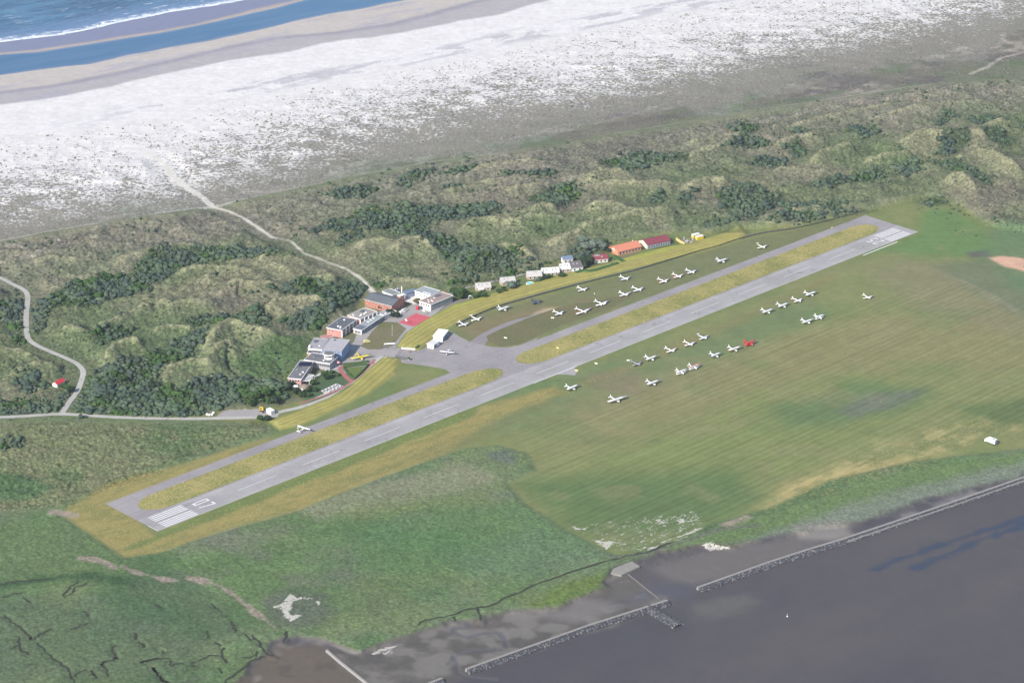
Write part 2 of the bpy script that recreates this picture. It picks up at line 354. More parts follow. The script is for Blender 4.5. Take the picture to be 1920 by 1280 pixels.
# yellow margins of the runway
paint(lmask([(232, 1046), (300, 1036), (400, 1002), (450, 987), (560, 957), (640, 924), (760, 878), (820, 857), (870, 843)], 1.6, 1.2, 1), A(.36, .31, .16), .7)
yel = pmask([(110, 962), (205, 905), (305, 882), (420, 845), (515, 820), (290, 925), (210, 945), (295, 1003), (640, 862), (900, 760), (1040, 722), (1060, 735), (900, 800), (820, 856), (640, 925), (560, 958), (450, 985), (300, 1035), (232, 1046), (160, 1000)], 3, 3)
paint(yel, A(.245, .205, .075), .85); setv(speck, yel, .8)
paint(pmask([(295, 1000), (640, 860), (900, 756), (900, 775), (640, 880), (300, 1012), (240, 1030)], 2.5, 3), A(.10, .15, .045), .85)
paint(pmask([(1040, 735), (1150, 690), (1350, 605), (1560, 510), (1570, 522), (1350, 625), (1150, 712)], 4, 4, 20, 70), A(.18, .165, .07), .55)
setv(speck, pmask([(1040, 735), (1150, 690), (1350, 610), (1200, 690), (1060, 745)], 5, 4), .6)
paint(pmask([(880, 835), (1000, 770), (1080, 720), (900, 800), (690, 885), (600, 925)], 5, 5), A(.14, .14, .06), .4)
paint(pmask([(1085, 700), (1180, 690), (1200, 740), (1110, 730)], 8, 6), A(.17, .14, .09), .6)
# grass north of the taxiway
paint(pmask([(850, 640), (900, 590), (1100, 535), (1400, 450), (1620, 402), (1600, 420), (1300, 525), (960, 650)], 3), A(.135, .145, .070), .9)
paint(pmask([(850, 620), (900, 595), (1010, 575), (1060, 580), (960, 605), (900, 630)], 8, 6, 20, 71), A(.19, .145, .085), .6)
paint(pmask([(1000, 590), (1020, 580), (1050, 575), (1040, 585)], 3, 3, 8, 71), A(.38, .31, .2), .8)
paint(pmask([(1080, 560), (1130, 560), (1150, 570), (1080, 580)], 8, 6, 20, 71), A(.18, .14, .09), .6)
paint(pmask([(1130, 482), (1250, 470), (1330, 450), (1300, 462), (1150, 500), (1100, 505)], 4, 3), A(.165, .150, .095), .7)
# mown dike strips
DIKE1 = [(505, 790), (560, 770), (620, 747), (665, 718), (700, 686), (722, 670), (748, 674), (742, 700), (690, 738), (640, 762), (570, 795), (525, 806)]
DIKE2 = [(745, 650), (762, 625), (800, 600), (850, 572), (905, 556), (1000, 530), (1140, 493), (1250, 463), (1330, 446), (1385, 429), (1398, 433), (1398, 440), (1388, 449), (1340, 465), (1200, 500), (1080, 530), (960, 562), (875, 595), (822, 625), (785, 657)]
dk1 = pmask(DIKE1, 2.0, 1.0); dk2 = pmask(DIKE2, 1.2); dike = np.maximum(dk1, dk2)
paint(dike, A(.31, .285, .085), .95); H += 1.2*np.maximum(pmask(DIKE1, 5), pmask(DIKE2, 5))*dike
# the strips run along the dike: lighter and darker swaths that follow its line
DL = G([(525, 795), (640, 752), (712, 690), (745, 655), (800, 618), (860, 588), (960, 552), (1100, 517), (1250, 481), (1390, 438)])
idx = np.nonzero(dike > .01)[0]; dd, _ = seg_dist(P[idx], DL)
ii = inside(P[idx], np.vstack([DL, [[DL[-1, 0]+50, -900]], [[DL[0, 0]-400, -900]]])); sd_ = np.where(ii, -dd, dd)
sw = np.zeros(NV); sw[idx] = sstep(.15, .6, np.sin(sd_*1.55+1.5*fbm(P[idx, 0], P[idx, 1], 25, 2, 72)))
paint(dike*sw, A(.19, .155, .06), .55)
sw[idx] = sstep(5, 9, sd_); paint(dike*sw, A(.27, .33, .045), .5)
setv(speck, dike, .25); setv(mow, dike, 0)
# lawn and plots among the buildings
YARD = [(520, 762), (545, 735), (560, 700), (600, 640), (680, 590), (745, 548), (850, 545), (985, 510), (1090, 480), (1140, 470), (1150, 495), (1000, 528), (905, 552), (850, 570), (760, 620), (700, 680), (640, 730)]
paint(pmask(YARD, 2), A(.13, .13, .085), .85)
paint(pmask([(690, 630), (742, 595), (775, 612), (735, 655), (700, 655)], 2, 1.5), A(.17, .15, .095), .9)
paint(pmask([(850, 548), (1060, 500), (1140, 470), (1150, 490), (1000, 528), (860, 565)], 2), A(.115, .15, .055), .85)
paint(pmask([(565, 740), (600, 700), (640, 690), (660, 725), (620, 745), (575, 760)], 3), A(.06, .105, .05), .9)
paint(pmask([(500, 770), (520, 700), (560, 655), (600, 620), (585, 690), (550, 740)], 4, 3), A(.08, .14, .05), .6)
# green slope west of the restaurant
paint(pmask([(440, 690), (520, 650), (590, 620), (575, 665), (535, 700), (520, 715), (460, 715)], 5, 4), A(.075, .135, .050), .85)
# ---- salt marsh
paint(marsh, A(.100, .155, .064)); paint(marsh*sstep(.35, .7, n1), A(.145, .180, .105), .6); paint(marsh*sstep(.5, .75, n2), A(.125, .200, .080), .6)
paint(marsh*sstep(.12, .4, fbm(P[:, 0]+90, P[:, 1], 26, 4, 97)), A(.125, .130, .105), .45)
setv(rough_rel, marsh, .6)
paint(marsh*sstep(.1, .4, fbm(P[:, 0]+40, P[:, 1], 55, 4, 98)), A(.062, .120, .050), .55)
paint(marsh*sstep(.1, .35, fbm(P[:, 0]+740, P[:, 1], 38, 4, 99)), A(.150, .185, .080), .45)
paint(pmask([(-300, 960), (110, 975), (230, 1050), (300, 1075), (180, 1090), (-300, 1110)], 10, 10)*marsh, A(.105, .155, .066), .8)
paint(pmask([(560, 950), (700, 905), (870, 870), (940, 900), (860, 930), (700, 960), (600, 975)], 7, 8)*marsh, A(.21, .215, .135), .75)
paint(pmask([(620, 960), (760, 935), (900, 925), (980, 945), (840, 960), (660, 985)], 9, 8)*marsh, A(.150, .185, .080), .7)
paint(pmask([(330, 1010), (500, 985), (560, 990), (470, 1030), (340, 1040)], 8, 8)*marsh, A(.15, .165, .11), .6)
paint(pmask([(640, 990), (800, 950), (980, 945), (1100, 1020), (1000, 1060), (800, 1080), (680, 1060)], 14, 14)*marsh, A(.086, .163, .064), .7)
paint(pmask([(1000, 1000), (1100, 1020), (1160, 1050), (1000, 1090), (880, 1100), (850, 1050)], 14, 12)*marsh, A(.115, .170, .098), .6)
paint(pmask([(-200, 1150), (60, 1120), (260, 1130), (420, 1180), (380, 1280), (-200, 1290)], 18, 20)*marsh, A(.080, .115, .070), .65)
paint(pmask([(150, 1090), (300, 1060), (420, 1120), (480, 1160), (380, 1190), (240, 1150)], 12, 12)*marsh, A(.060, .110, .050), .7)
paint(pmask([(-300, 885), (40, 890), (95, 915), (70, 935), (-300, 950)], 4, 5), A(.070, .140, .058), .8)
paint(lmask([(-200, 1125), (0, 1098), (90, 1085), (170, 1080), (260, 1095)], 9, 4, 4)*marsh, A(.038, .080, .036), .8)
paint(lmask([(270, 1100), (340, 1120), (400, 1150), (430, 1190)], 14, 6, 6)*marsh, A(.10, .13, .075), .5)
# drift lines of reed and bare spots
for pts, w in (([(150, 1048), (172, 1049), (195, 1054), (215, 1066)], 6), ([(228, 1062), (250, 1072), (280, 1080), (310, 1088), (335, 1090)], 4), ([(352, 1086), (385, 1090), (410, 1098), (430, 1110), (455, 1130), (480, 1150), (515, 1177)], 4.5), ([(100, 962), (118, 963), (140, 966)], 7)):
    paint(lmask(pts, w*.8, 1.0, 3.0), A(.27, .225, .185), .85)
for pts in ([(505, 1138), (525, 1132), (540, 1108), (560, 1118), (590, 1122), (605, 1130), (598, 1148), (585, 1130), (555, 1128), (545, 1150), (565, 1155), (545, 1175), (530, 1160), (525, 1145)],):
    paint(pmask([(500, 1120), (620, 1110), (620, 1150), (550, 1185), (500, 1160)], 6, 8), A(.10, .115, .085), .8)
    bare[:] = np.maximum(bare, pmask(pts, 2.5, 1.5, 6, 81)*.60)
    bare[:] *= 1-pmask([(562, 1126), (588, 1126), (596, 1140), (585, 1152), (568, 1150), (555, 1138)], 2, 2)
bare[:] = np.maximum(bare, pmask([(1063, 980), (1085, 988), (1112, 984), (1100, 994), (1075, 994)], 2.5, 2, 6, 82)*.6)
bare[:] = np.maximum(bare, pmask([(1103, 1006), (1128, 1014), (1150, 1012), (1172, 1018), (1150, 1019), (1138, 1030), (1120, 1020)], 2, 2, 6, 82)*.58)
bare[:] = np.maximum(bare, pmask([(1224, 973), (1240, 972), (1254, 980), (1240, 984)], 2, 2, 6, 82)*.58)
bare[:] = np.maximum(bare, pmask([(1268, 970), (1286, 970), (1288, 980), (1272, 982)], 2, 2, 6, 82)*.62)
blot = pmask([(1100, 975), (1300, 960), (1335, 985), (1220, 1030), (1150, 1042), (1080, 990)], 5, 8)
bare[:] = np.maximum(bare, blot*(.40+.12*wob))
blot = pmask([(1560, 770), (1640, 735), (1740, 725), (1730, 745), (1600, 785)], 6, 6)
paint(blot, A(.12, .12, .115), .5); bare[:] = np.maximum(bare, blot*.34*sstep(-.2, .3, fbm(P[:, 0], P[:, 1], 20, 3, 84)))
paint(pmask([(905, 850), (960, 843), (960, 868), (915, 862)], 4, 4), A(.10, .12, .12), .6)
paint(pmask([(1350, 985), (1400, 968), (1408, 972), (1365, 992)], 2, 3), A(.30, .235, .20), .85)

paint(pmask([(1810, 473), (1850, 470), (1855, 482), (1820, 484)], 3, 4), A(.09, .085, .085), .8)
paint(pmask([(1740, 500), (1850, 480), (1930, 520), (1930, 600), (1860, 560)], 8, 8), A(.105, .135, .08), .7)
paint(lmask([(1750, 508), (1800, 525), (1860, 555), (1900, 580)], 6, 3, 3), A(.2, .19, .12), .6)
paint(pmask([(1860, 420), (2200, 430), (2200, 700), (1990, 600), (1900, 540), (1850, 470)], 8, 6), A(.09, .155, .08), .6)
paint(pmask([(1855, 484), (1880, 481), (1930, 486), (1990, 515), (1930, 514), (1885, 500)], 2.5, 4), A(.50, .31, .22), .95)
# strip along the southern shore
paint(pmask([(1160, 1045), (1330, 1000), (1440, 965), (1700, 880), (1920, 850), (1990, 860), (1700, 945), (1400, 1015), (1180, 1060)], 4, 5), A(.12, .175, .070), .85)
paint(pmask([(1400, 1015), (1500, 975), (1700, 915), (1920, 865), (2050, 870), (1920, 905), (1640, 985), (1500, 1010)], 7, 7), A(.17, .19, .16), .7)
paint(lmask([(1150, 1044), (1200, 1040), (1300, 1010), (1340, 995), (1420, 985)], 4, 2, 1), A(.12, .13, .10), .8)
for pts, w in ((([(1240, 1016), (1290, 1000), (1315, 990)]), 2.0), ([(1215, 1030), (1260, 1015), (1290, 1006)], 1.6)): bare[:] = np.maximum(bare, lmask(pts, w+1, 1.2, 1.2)*.58)
setv(rough_rel, pmask([(1160, 1045), (1700, 880), (1990, 840), (1990, 880), (1180, 1070)], 5), .5)
paint(pmask([(990, 1135), (1050, 1095), (1140, 1075), (1150, 1095), (1060, 1135), (1010, 1145)], 4, 3), A(.115, .165, .045), .9)
# ---- mud
MUD = A(.068, .061, .064)
nm = fbm(u*.35, v, 40, 4, 91)
paint(mud, MUD); paint(mud*sstep(0, .5, nm), A(.080, .071, .068), .6); paint(mud*sstep(0, .5, -nm), A(.052, .050, .060), .6)
inner = pmask([(430, 1300), (520, 1205), (680, 1215), (850, 1165), (1050, 1130), (1150, 1065), (1260, 1115), (1260, 1130), (870, 1258), (800, 1290), (600, 1330)], 4, 4)*mud
paint(inner, A(.098, .088, .074), .85); paint(inner*sstep(.5, .72, n2+.3*wob), A(.16, .148, .13), .7); paint(inner*sstep(.52, .7, 1-n2), A(.055, .048, .042), .5)
paint(pmask([(430, 1300), (510, 1215), (600, 1205), (690, 1290), (690, 1330)], 5, 4), A(.105, .082, .06), .75)
paint(pmask([(430, 1300), (510, 1215), (600, 1205), (690, 1290), (690, 1330)], 5, 4)*sstep(.5, .7, n2), A(.06, .045, .035), .6)
edge = sstep(6, 1, np.abs(C_+4))*sstep(.62, .8, n1+.2*wob2)*mud
paint(edge, A(.30, .28, .26), .4)
bare[:] = np.maximum(bare, pmask([(680, 1222), (740, 1203), (765, 1203), (735, 1222), (700, 1228)], 3, 3)*.52)
paint(pmask([(970, 1148), (1050, 1138), (1100, 1120), (1180, 1130), (1080, 1160), (1000, 1160)], 5, 5), A(.165, .15, .14), .7)
bare[:] = np.maximum(bare, pmask([(1310, 1020), (1335, 1014), (1345, 1022), (1368, 1026), (1330, 1030)], 2, 2.5)*.58)
paint(pmask([(1200, 1060), (1330, 1028), (1460, 1010), (1600, 985), (1580, 1005), (1300, 1100), (1240, 1080)], 6, 6), A(.125, .112, .10), .75)
paint(pmask([(1480, 985), (1580, 975), (1600, 1000), (1560, 1010), (1500, 1005)], 4, 4), A(.215, .2, .175), .7)
setv(wet, mud, .65)
for pts, w in (([(1637, 1066), (1660, 1056), (1700, 1040), (1750, 1025), (1820, 1000), (1900, 975), (1990, 945)], 4.5), ([(1718, 1061), (1760, 1045), (1820, 1015), (1880, 995), (1990, 960)], 4)):
    mm = lmask(pts, w, 2.5, 5, seed=92); paint(mm, A(.024, .034, .060), .8); setv(wet, mm, 1.0)
paint(pmask([(1150, 1130), (1230, 1090), (1320, 1090), (1300, 1120), (1240, 1120)], 10, 8), A(.07, .072, .10), .6)
paint(pmask([(1290, 1130), (1400, 1110), (1420, 1125), (1300, 1160)], 8, 8), A(.115, .112, .09), .5)
# dark weed specks on the mud
paint(mud*sstep(.62, .7, fbm(P[:, 0], P[:, 1], 5, 3, 93))*sstep(.1, .4, fbm(P[:, 0], P[:, 1], 50, 2, 94)), A(.05, .05, .06), .8)
# ---- creeks, cut into the marsh
def ca(*a): return [(x/6.4, 1080+y/6.4) for x, y in a]
def cb(*a): return [(250+x/6.4, 1080+y/6.4) for x, y in a]
CREEKS = [ca((60, 480), (160, 560), (240, 620), (320, 700), (375, 770)), ca((375, 770), (470, 710), (560, 660), (620, 630)), ca((425, 800), (500, 860), (560, 930), (660, 1010), (780, 1090), (825, 1140), (850, 1220), (900, 1290), (960, 1400)), ca((850, 1215), (960, 1150), (1050, 1110)), ca((1095, 1135), (1130, 1180), (1165, 1225)),
 ca((1385, 820), (1350, 890), (1400, 980), (1390, 1000), (1250, 1030), (1225, 1050), (1265, 1120), (1300, 1210)), ca((1610, 680), (1635, 730), (1620, 765)), ca((1665, 790), (1710, 820), (1735, 860)), ca((220, 720), (240, 800), (250, 870), (340, 945)), ca((100, 880), (220, 820)), ca((760, 245), (830, 150), (860, 120), (940, 60)), ca((760, 245), (860, 205), (920, 130), (1050, 90)), ca((980, 420), (1040, 450), (1060, 490)),
 ca((840, 640), (960, 600), (1090, 560)), ca((1680, 1050), (1760, 1015), (1900, 990)), ca((1830, 1100), (1900, 1190), (1990, 1290)), ca((280, 250), (360, 330)), ca((0, 100), (180, 70), (420, 50), (640, 30)), ca((0, 260), (180, 210), (300, 190)),
 cb((70, 1040), (110, 1010)), cb((100, 1030), (250, 1000), (440, 990)), cb((455, 1000), (430, 1075)), cb((430, 1075), (520, 1050), (590, 1035)), cb((680, 1050), (800, 1010), (950, 950), (1060, 960)), cb((1090, 855), (1070, 965), (1130, 1050)), cb((980, 800), (1050, 850)), cb((870, 650), (905, 700), (890, 750)), cb((930, 330), (980, 380), (1060, 430)), cb((1180, 535), (1210, 610), (1240, 665)), cb((1300, 680), (1430, 770)), cb((1420, 700), (1510, 790), (1550, 880), (1680, 970)), cb((1490, 900), (1460, 960), (1280, 985)), cb((270, 330), (350, 400)), cb((230, 1100), (310, 1190), (370, 1250), (430, 1290)), cb((1020, 1100), (1060, 1180)), cb((1080, 1280), (1200, 1200), (1390, 1030), (1500, 990), (1590, 950)), cb((700, 1060), (770, 1090)), cb((340, 900), (380, 930)), cb((1800, 800), (1830, 720), (1850, 660)),
 [(55, 1195), (60, 1197)],
 [(780, 1172), (800, 1162), (840, 1155), (880, 1142), (920, 1135), (960, 1115), (1050, 1080), (1145, 1050)], [(895, 1140), (903, 1165)],
          [(853, 1155), (851, 1165)], [(1160, 1045), (1210, 1035), (1260, 1015)], [(1145, 1050), (1165, 1046)]]
for cpts in CREEKS:
    mm = lmask(cpts, 4.5, 1.5); damp = np.maximum(damp, mm); H = H*(1-mm)+.12*mm
for pts, w in (([(878, 1163), (878, 1172), (855, 1173), (853, 1180), (868, 1188), (880, 1190), (905, 1183), (930, 1180), (940, 1183), (948, 1195), (953, 1208)], 3), ([(950, 1212), (915, 1213), (880, 1215), (855, 1225), (842, 1240)], 2.5), ([(850, 1225), (858, 1240), (862, 1258), (880, 1266), (930, 1270)], 2.2)):
    mm = lmask(pts, w, 1.2, .8, seed=96); paint(mm, A(.085, .08, .085), .7); H -= mm*.35; setv(wet, mm, .9)
# ---- paths of sand
mm = lmask(SANDPATH[:7], 4.2, 1.2, 1.5); paint(mm, A(.53, .505, .45), .9); setv(tuft, mm, 0)
mm = lmask(SANDPATH[6:], 2.6, 1.1, 1.4); paint(mm, A(.54, .505, .43), .9); setv(rough_rel, mm, 0)
mm = pmask([(170, 262), (240, 268), (290, 282), (280, 292), (220, 284)], 3, 4); setv(tuft, mm, .05); mm = lmask([(318, 322), (332, 340), (345, 349)], 6.5, 1.5, 1.5); paint(mm, A(.53, .505, .45), .9); setv(tuft, mm, 0)
tk = sstep(2.2, .6, np.abs(D['track']+1.2+2*wob2*.4))*sstep(.1, .35, vnoise(u/90, u*0, 5)); paint(tk*(1-air), A(.36, .34, .29), .6)
paint(lmask([(1480, 40), (1540, 50), (1640, 58), (1740, 68), (1830, 66)], 3, 1.5, 2), A(.45, .41, .36), .6)
paint(lmask([(1820, 140), (1850, 128), (1880, 110), (1930, 96)], 3, 1.5, 2), A(.42, .38, .33), .6)
# ground under the thickets painted dark green
THICKETS = [
 c4((190, 440), (330, 330), (560, 250), (700, 250), (850, 130), (1100, 110), (1500, 110), (1640, 170), (1500, 180), (1250, 170), (1050, 200), (950, 270), (850, 340), (600, 390), (480, 430), (300, 410), (240, 480), (230, 560), (180, 560)),
 c4((480, 600), (620, 545), (700, 570), (680, 610), (560, 650)),
 c4((430, 900), (560, 780), (720, 740), (900, 680), (1000, 620), (1140, 590), (1130, 650), (1100, 720), (950, 780), (880, 860), (1050, 890), (1200, 840), (1350, 830), (1560, 850), (1650, 880), (1720, 970), (1600, 1020), (1540, 990), (1440, 985), (1270, 990), (1190, 1030), (800, 1035), (430, 1020), (390, 960)),
 c4((1540, 350), (1700, 310), (1905, 340), (1905, 480), (1780, 545), (1650, 560), (1560, 510), (1680, 470), (1850, 440), (1650, 370)),
 c4((1340, 470), (1430, 460), (1500, 500), (1480, 540), (1400, 530)), c4((1020, 510), (1120, 490), (1340, 490), (1300, 520), (1080, 540)),
 c4((0, 400), (130, 380), (125, 600), (100, 620), (40, 560), (0, 500)), c4((250, 940), (400, 880), (410, 910), (320, 1005), (0, 1030), (0, 950)), c4((0, 1160), (100, 1160), (110, 1190), (20, 1210)),
 c4((1300, 1060), (1400, 1045), (1480, 1060), (1470, 1085), (1330, 1080)), c4((60, 840), (160, 800), (260, 850), (150, 900)),
 c5((0, 300), (150, 260), (300, 300), (500, 320), (620, 290), (870, 262), (1010, 240), (1100, 190), (1220, 150), (1300, 100), (1380, 70), (1480, 80), (1490, 130), (1370, 150), (1200, 155), (1100, 195), (1020, 225), (870, 250), (640, 310), (550, 325), (380, 318), (240, 322), (130, 360), (30, 440), (0, 460)),
 c5((250, 0), (500, 20), (620, 60), (740, 110), (800, 150), (720, 200), (560, 150), (450, 80)), c5((600, 260), (700, 220), (850, 150), (1000, 150), (1050, 200), (900, 240), (700, 280)),
 c5((0, 100), (90, 30), (160, 0), (60, 0), (0, 40)), c5((0, 390), (120, 370), (100, 420), (0, 500)),
 c2((0, 1280), (0, 1230), (150, 1190), (350, 1160), (520, 1150), (880, 1130), (900, 1180), (780, 1220), (520, 1230), (450, 1280)),
 c2((-180, 1290), (-60, 1240), (0, 1220), (0, 1290)), c2((1060, 1110), (1180, 1040), (1300, 1020), (1330, 1070), (1280, 1140), (1210, 1160)), c2((-60, 1080), (0, 1050), (160, 1030), (170, 1060), (100, 1110), (-20, 1120)),
 c2((310, 1030), (400, 975), (500, 970), (480, 1010), (330, 1050)), c2((560, 970), (700, 940), (720, 960), (600, 990)), c2((1420, 910), (1600, 890), (1905, 860), (1905, 900), (1700, 930), (1540, 975), (1500, 940)),
 c2((1720, 1090), (1790, 1080), (1800, 1120), (1740, 1120)), c2((880, 970), (1150, 965), (1200, 990), (900, 990)), c2((580, 1060), (680, 1050), (640, 1080)),
 c3((170, 1090), (300, 1040), (400, 1030), (520, 1090), (560, 1120), (800, 1130), (900, 1150), (850, 1180), (600, 1165), (520, 1150), (430, 1190), (390, 1230), (280, 1200)),
 c3((230, 840), (330, 770), (470, 790), (490, 820), (350, 830)), c3((350, 900), (470, 860), (560, 890), (540, 920), (430, 940)), c3((560, 830), (640, 800), (700, 850), (640, 880)),
 c3((900, 700), (1080, 700), (1110, 740), (1000, 770)), c3((1420, 680), (1500, 620), (1520, 650), (1440, 690)), c3((1600, 690), (1700, 650), (1760, 680), (1660, 720)),
 c3((1680, 780), (1750, 760), (1870, 790), (1800, 820), (1700, 800)), c3((1400, 880), (1450, 780), (1600, 770), (1600, 810), (1480, 880)), c3((1400, 900), (1550, 920), (1740, 1030), (1700, 1050), (1560, 980), (1420, 940)),
 c3((700, 1020), (850, 1000), (1120, 940), (1130, 990), (950, 1030), (760, 1050)), c3((1190, 940), (1300, 900), (1320, 950), (1240, 980)), c3((240, 730), (400, 695), (430, 720), (300, 760)), c3((600, 740), (690, 730), (680, 760)),
 c3((1290, 1110), (1400, 1092), (1500, 1110), (1480, 1130), (1320, 1128)), c3((140, 1240), (300, 1230), (380, 1290), (150, 1290)), c3((0, 1090), (60, 1080), (60, 1120), (0, 1130)),
 c3((-230, 1330), (-60, 1310), (60, 1320), (100, 1345), (-160, 1370)), c3((480, 1240), (620, 1200), (900, 1180), (1090, 1150), (1080, 1165), (820, 1205), (620, 1245)),
]
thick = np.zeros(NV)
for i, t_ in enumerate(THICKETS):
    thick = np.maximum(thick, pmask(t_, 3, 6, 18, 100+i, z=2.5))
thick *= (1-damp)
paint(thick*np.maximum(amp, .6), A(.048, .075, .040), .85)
# ---- tuft-sized relief
fine = rng.random(NV)
gr_ = (vnoise(P[:, 0]/2.1, P[:, 1]/2.6, 201)-.5)
H += rough_rel*(1-damp)*(1.0*gr_ + .6*(fine-.5))*np.where(np.abs(P[:, 1]) < 1600, 1, 0)*(1-.45*marsh)
H += rough_rel*(1-damp)*1.3*(vnoise(P[:, 0]/4.5, P[:, 1]/6, 205)-.5)*amp
H += air*.05*(fine-.5)*0

def make_ground():
    keep_zone = np.full(NV, 2, int)                       # dunes
    keep_zone[D['tuft'] > -35] = 1                        # beach
    isair = (air > .5) & (D['tuft'] < -50); keep_zone[isair] = 3
    ml = (southside < -4) & (D['tuft'] < -100) & ~isair & (low_hum < .5)
    keep_zone[ml] = 4
    keep_zone[ml & (mud > .5)] = 6
    far_w = (u < -1200); 
    i = np.arange(NR-1)[:, None]*NC+np.arange(NC-1)[None, :]
    F = np.stack([i, i+1, i+NC+1, i+NC], -1).reshape(-1, 4)
    fz = keep_zone[F[:, 0]]
    Z = H.copy()
    mats = (ground_material(),)
    names = {1: 'beach', 2: 'dunes', 3: 'airfield_grass', 4: 'salt_marsh', 6: 'mudflat'}
    for z, nm_ in names.items():
        ff = F[fz == z]
        if len(ff) == 0: continue
        used, inv = np.unique(ff, return_inverse=True); inv = inv.reshape(-1, 4)
        me = bpy.data.meshes.new(nm_); n = len(used)
        me.vertices.add(n); me.vertices.foreach_set('co', np.c_[P[used], Z[used]].astype(np.float32).ravel())
        me.loops.add(len(ff)*4); me.loops.foreach_set('vertex_index', inv.astype(np.int32).ravel())
        me.polygons.add(len(ff)); me.polygons.foreach_set('loop_start', (np.arange(len(ff))*4).astype(np.int32))
        me.polygons.foreach_set('use_smooth', np.ones(len(ff), bool))
        me.update(calc_edges=True)
        ca = me.attributes.new('ground_colour', 'FLOAT_COLOR', 'POINT')
        ca.data.foreach_set('color', np.c_[np.clip(col[used], 0, 1), np.ones(n)].astype(np.float32).ravel())
        cb = me.attributes.new('ground_kind', 'FLOAT_COLOR', 'POINT')      # tufts, wetness, stripes, flecks
        cb.data.foreach_set('color', np.c_[tuft[used], wet[used], mow[used], speck[used]].astype(np.float32).ravel())
        ce = me.attributes.new('bare_sand', 'FLOAT', 'POINT'); ce.data.foreach_set('value', bare[used].astype(np.float32))
        cc = me.attributes.new('coarse_cover', 'FLOAT', 'POINT'); cc.data.foreach_set('value', rough_rel[used].astype(np.float32))
        o = bpy.data.objects.new(nm_, me); COL.objects.link(o); o['kind'] = 'structure'
        me.materials.append(mats[0])

class NT:
    def __init__(s, m): s.t = m.node_tree; s.n = s.t.nodes
    def new(s, k, **kw):
        n = s.n.new(k)
        for a, b in kw.items(): setattr(n, a, b)
        return n
    def link(s, a, b): s.t.links.new(a, b)
    def math(s, op, a, b=None, c=None, clamp=False):
        n = s.n.new('ShaderNodeMath'); n.operation = op; n.use_clamp = clamp
        for i, x in enumerate((a, b, c)):
            if x is None: continue
            if isinstance(x, (int, float)): n.inputs[i].default_value = x
            else: s.link(x, n.inputs[i])
        return n.outputs[0]
    def ramp(s, x, a, b):
        n = s.n.new('ShaderNodeMapRange'); n.interpolation_type = 'SMOOTHSTEP'
        for i, q in ((0, x), (1, a), (2, b)):
            if isinstance(q, (int, float)): n.inputs[i].default_value = q
            else: s.link(q, n.inputs[i])
        return n.outputs[0]
    def mix(s, f, a, b, mode='MIX'):
        n = s.n.new('ShaderNodeMix'); n.data_type = 'RGBA'; n.blend_type = mode
        for i, q in ((0, f), (6, a), (7, b)):
            if isinstance(q, (int, float)): n.inputs[i].default_value = q
            elif isinstance(q, tuple): n.inputs[i].default_value = (*q, 1)
            else: s.link(q, n.inputs[i])
        return n.outputs[2]
    def noise(s, vec, scale, detail=3, rough=.55):
        n = s.n.new('ShaderNodeTexNoise'); n.inputs['Scale'].default_value = scale; n.inputs['Detail'].default_value = detail
        n.inputs['Roughness'].default_value = rough; s.link(vec, n.inputs['Vector']); return n.outputs[0]
    def mapping(s, vec, scale=(1, 1, 1), rot=0):
        n = s.n.new('ShaderNodeMapping'); n.inputs['Scale'].default_value = scale; n.inputs['Rotation'].default_value = (0, 0, rot)
        s.link(vec, n.inputs['Vector']); return n.outputs[0]

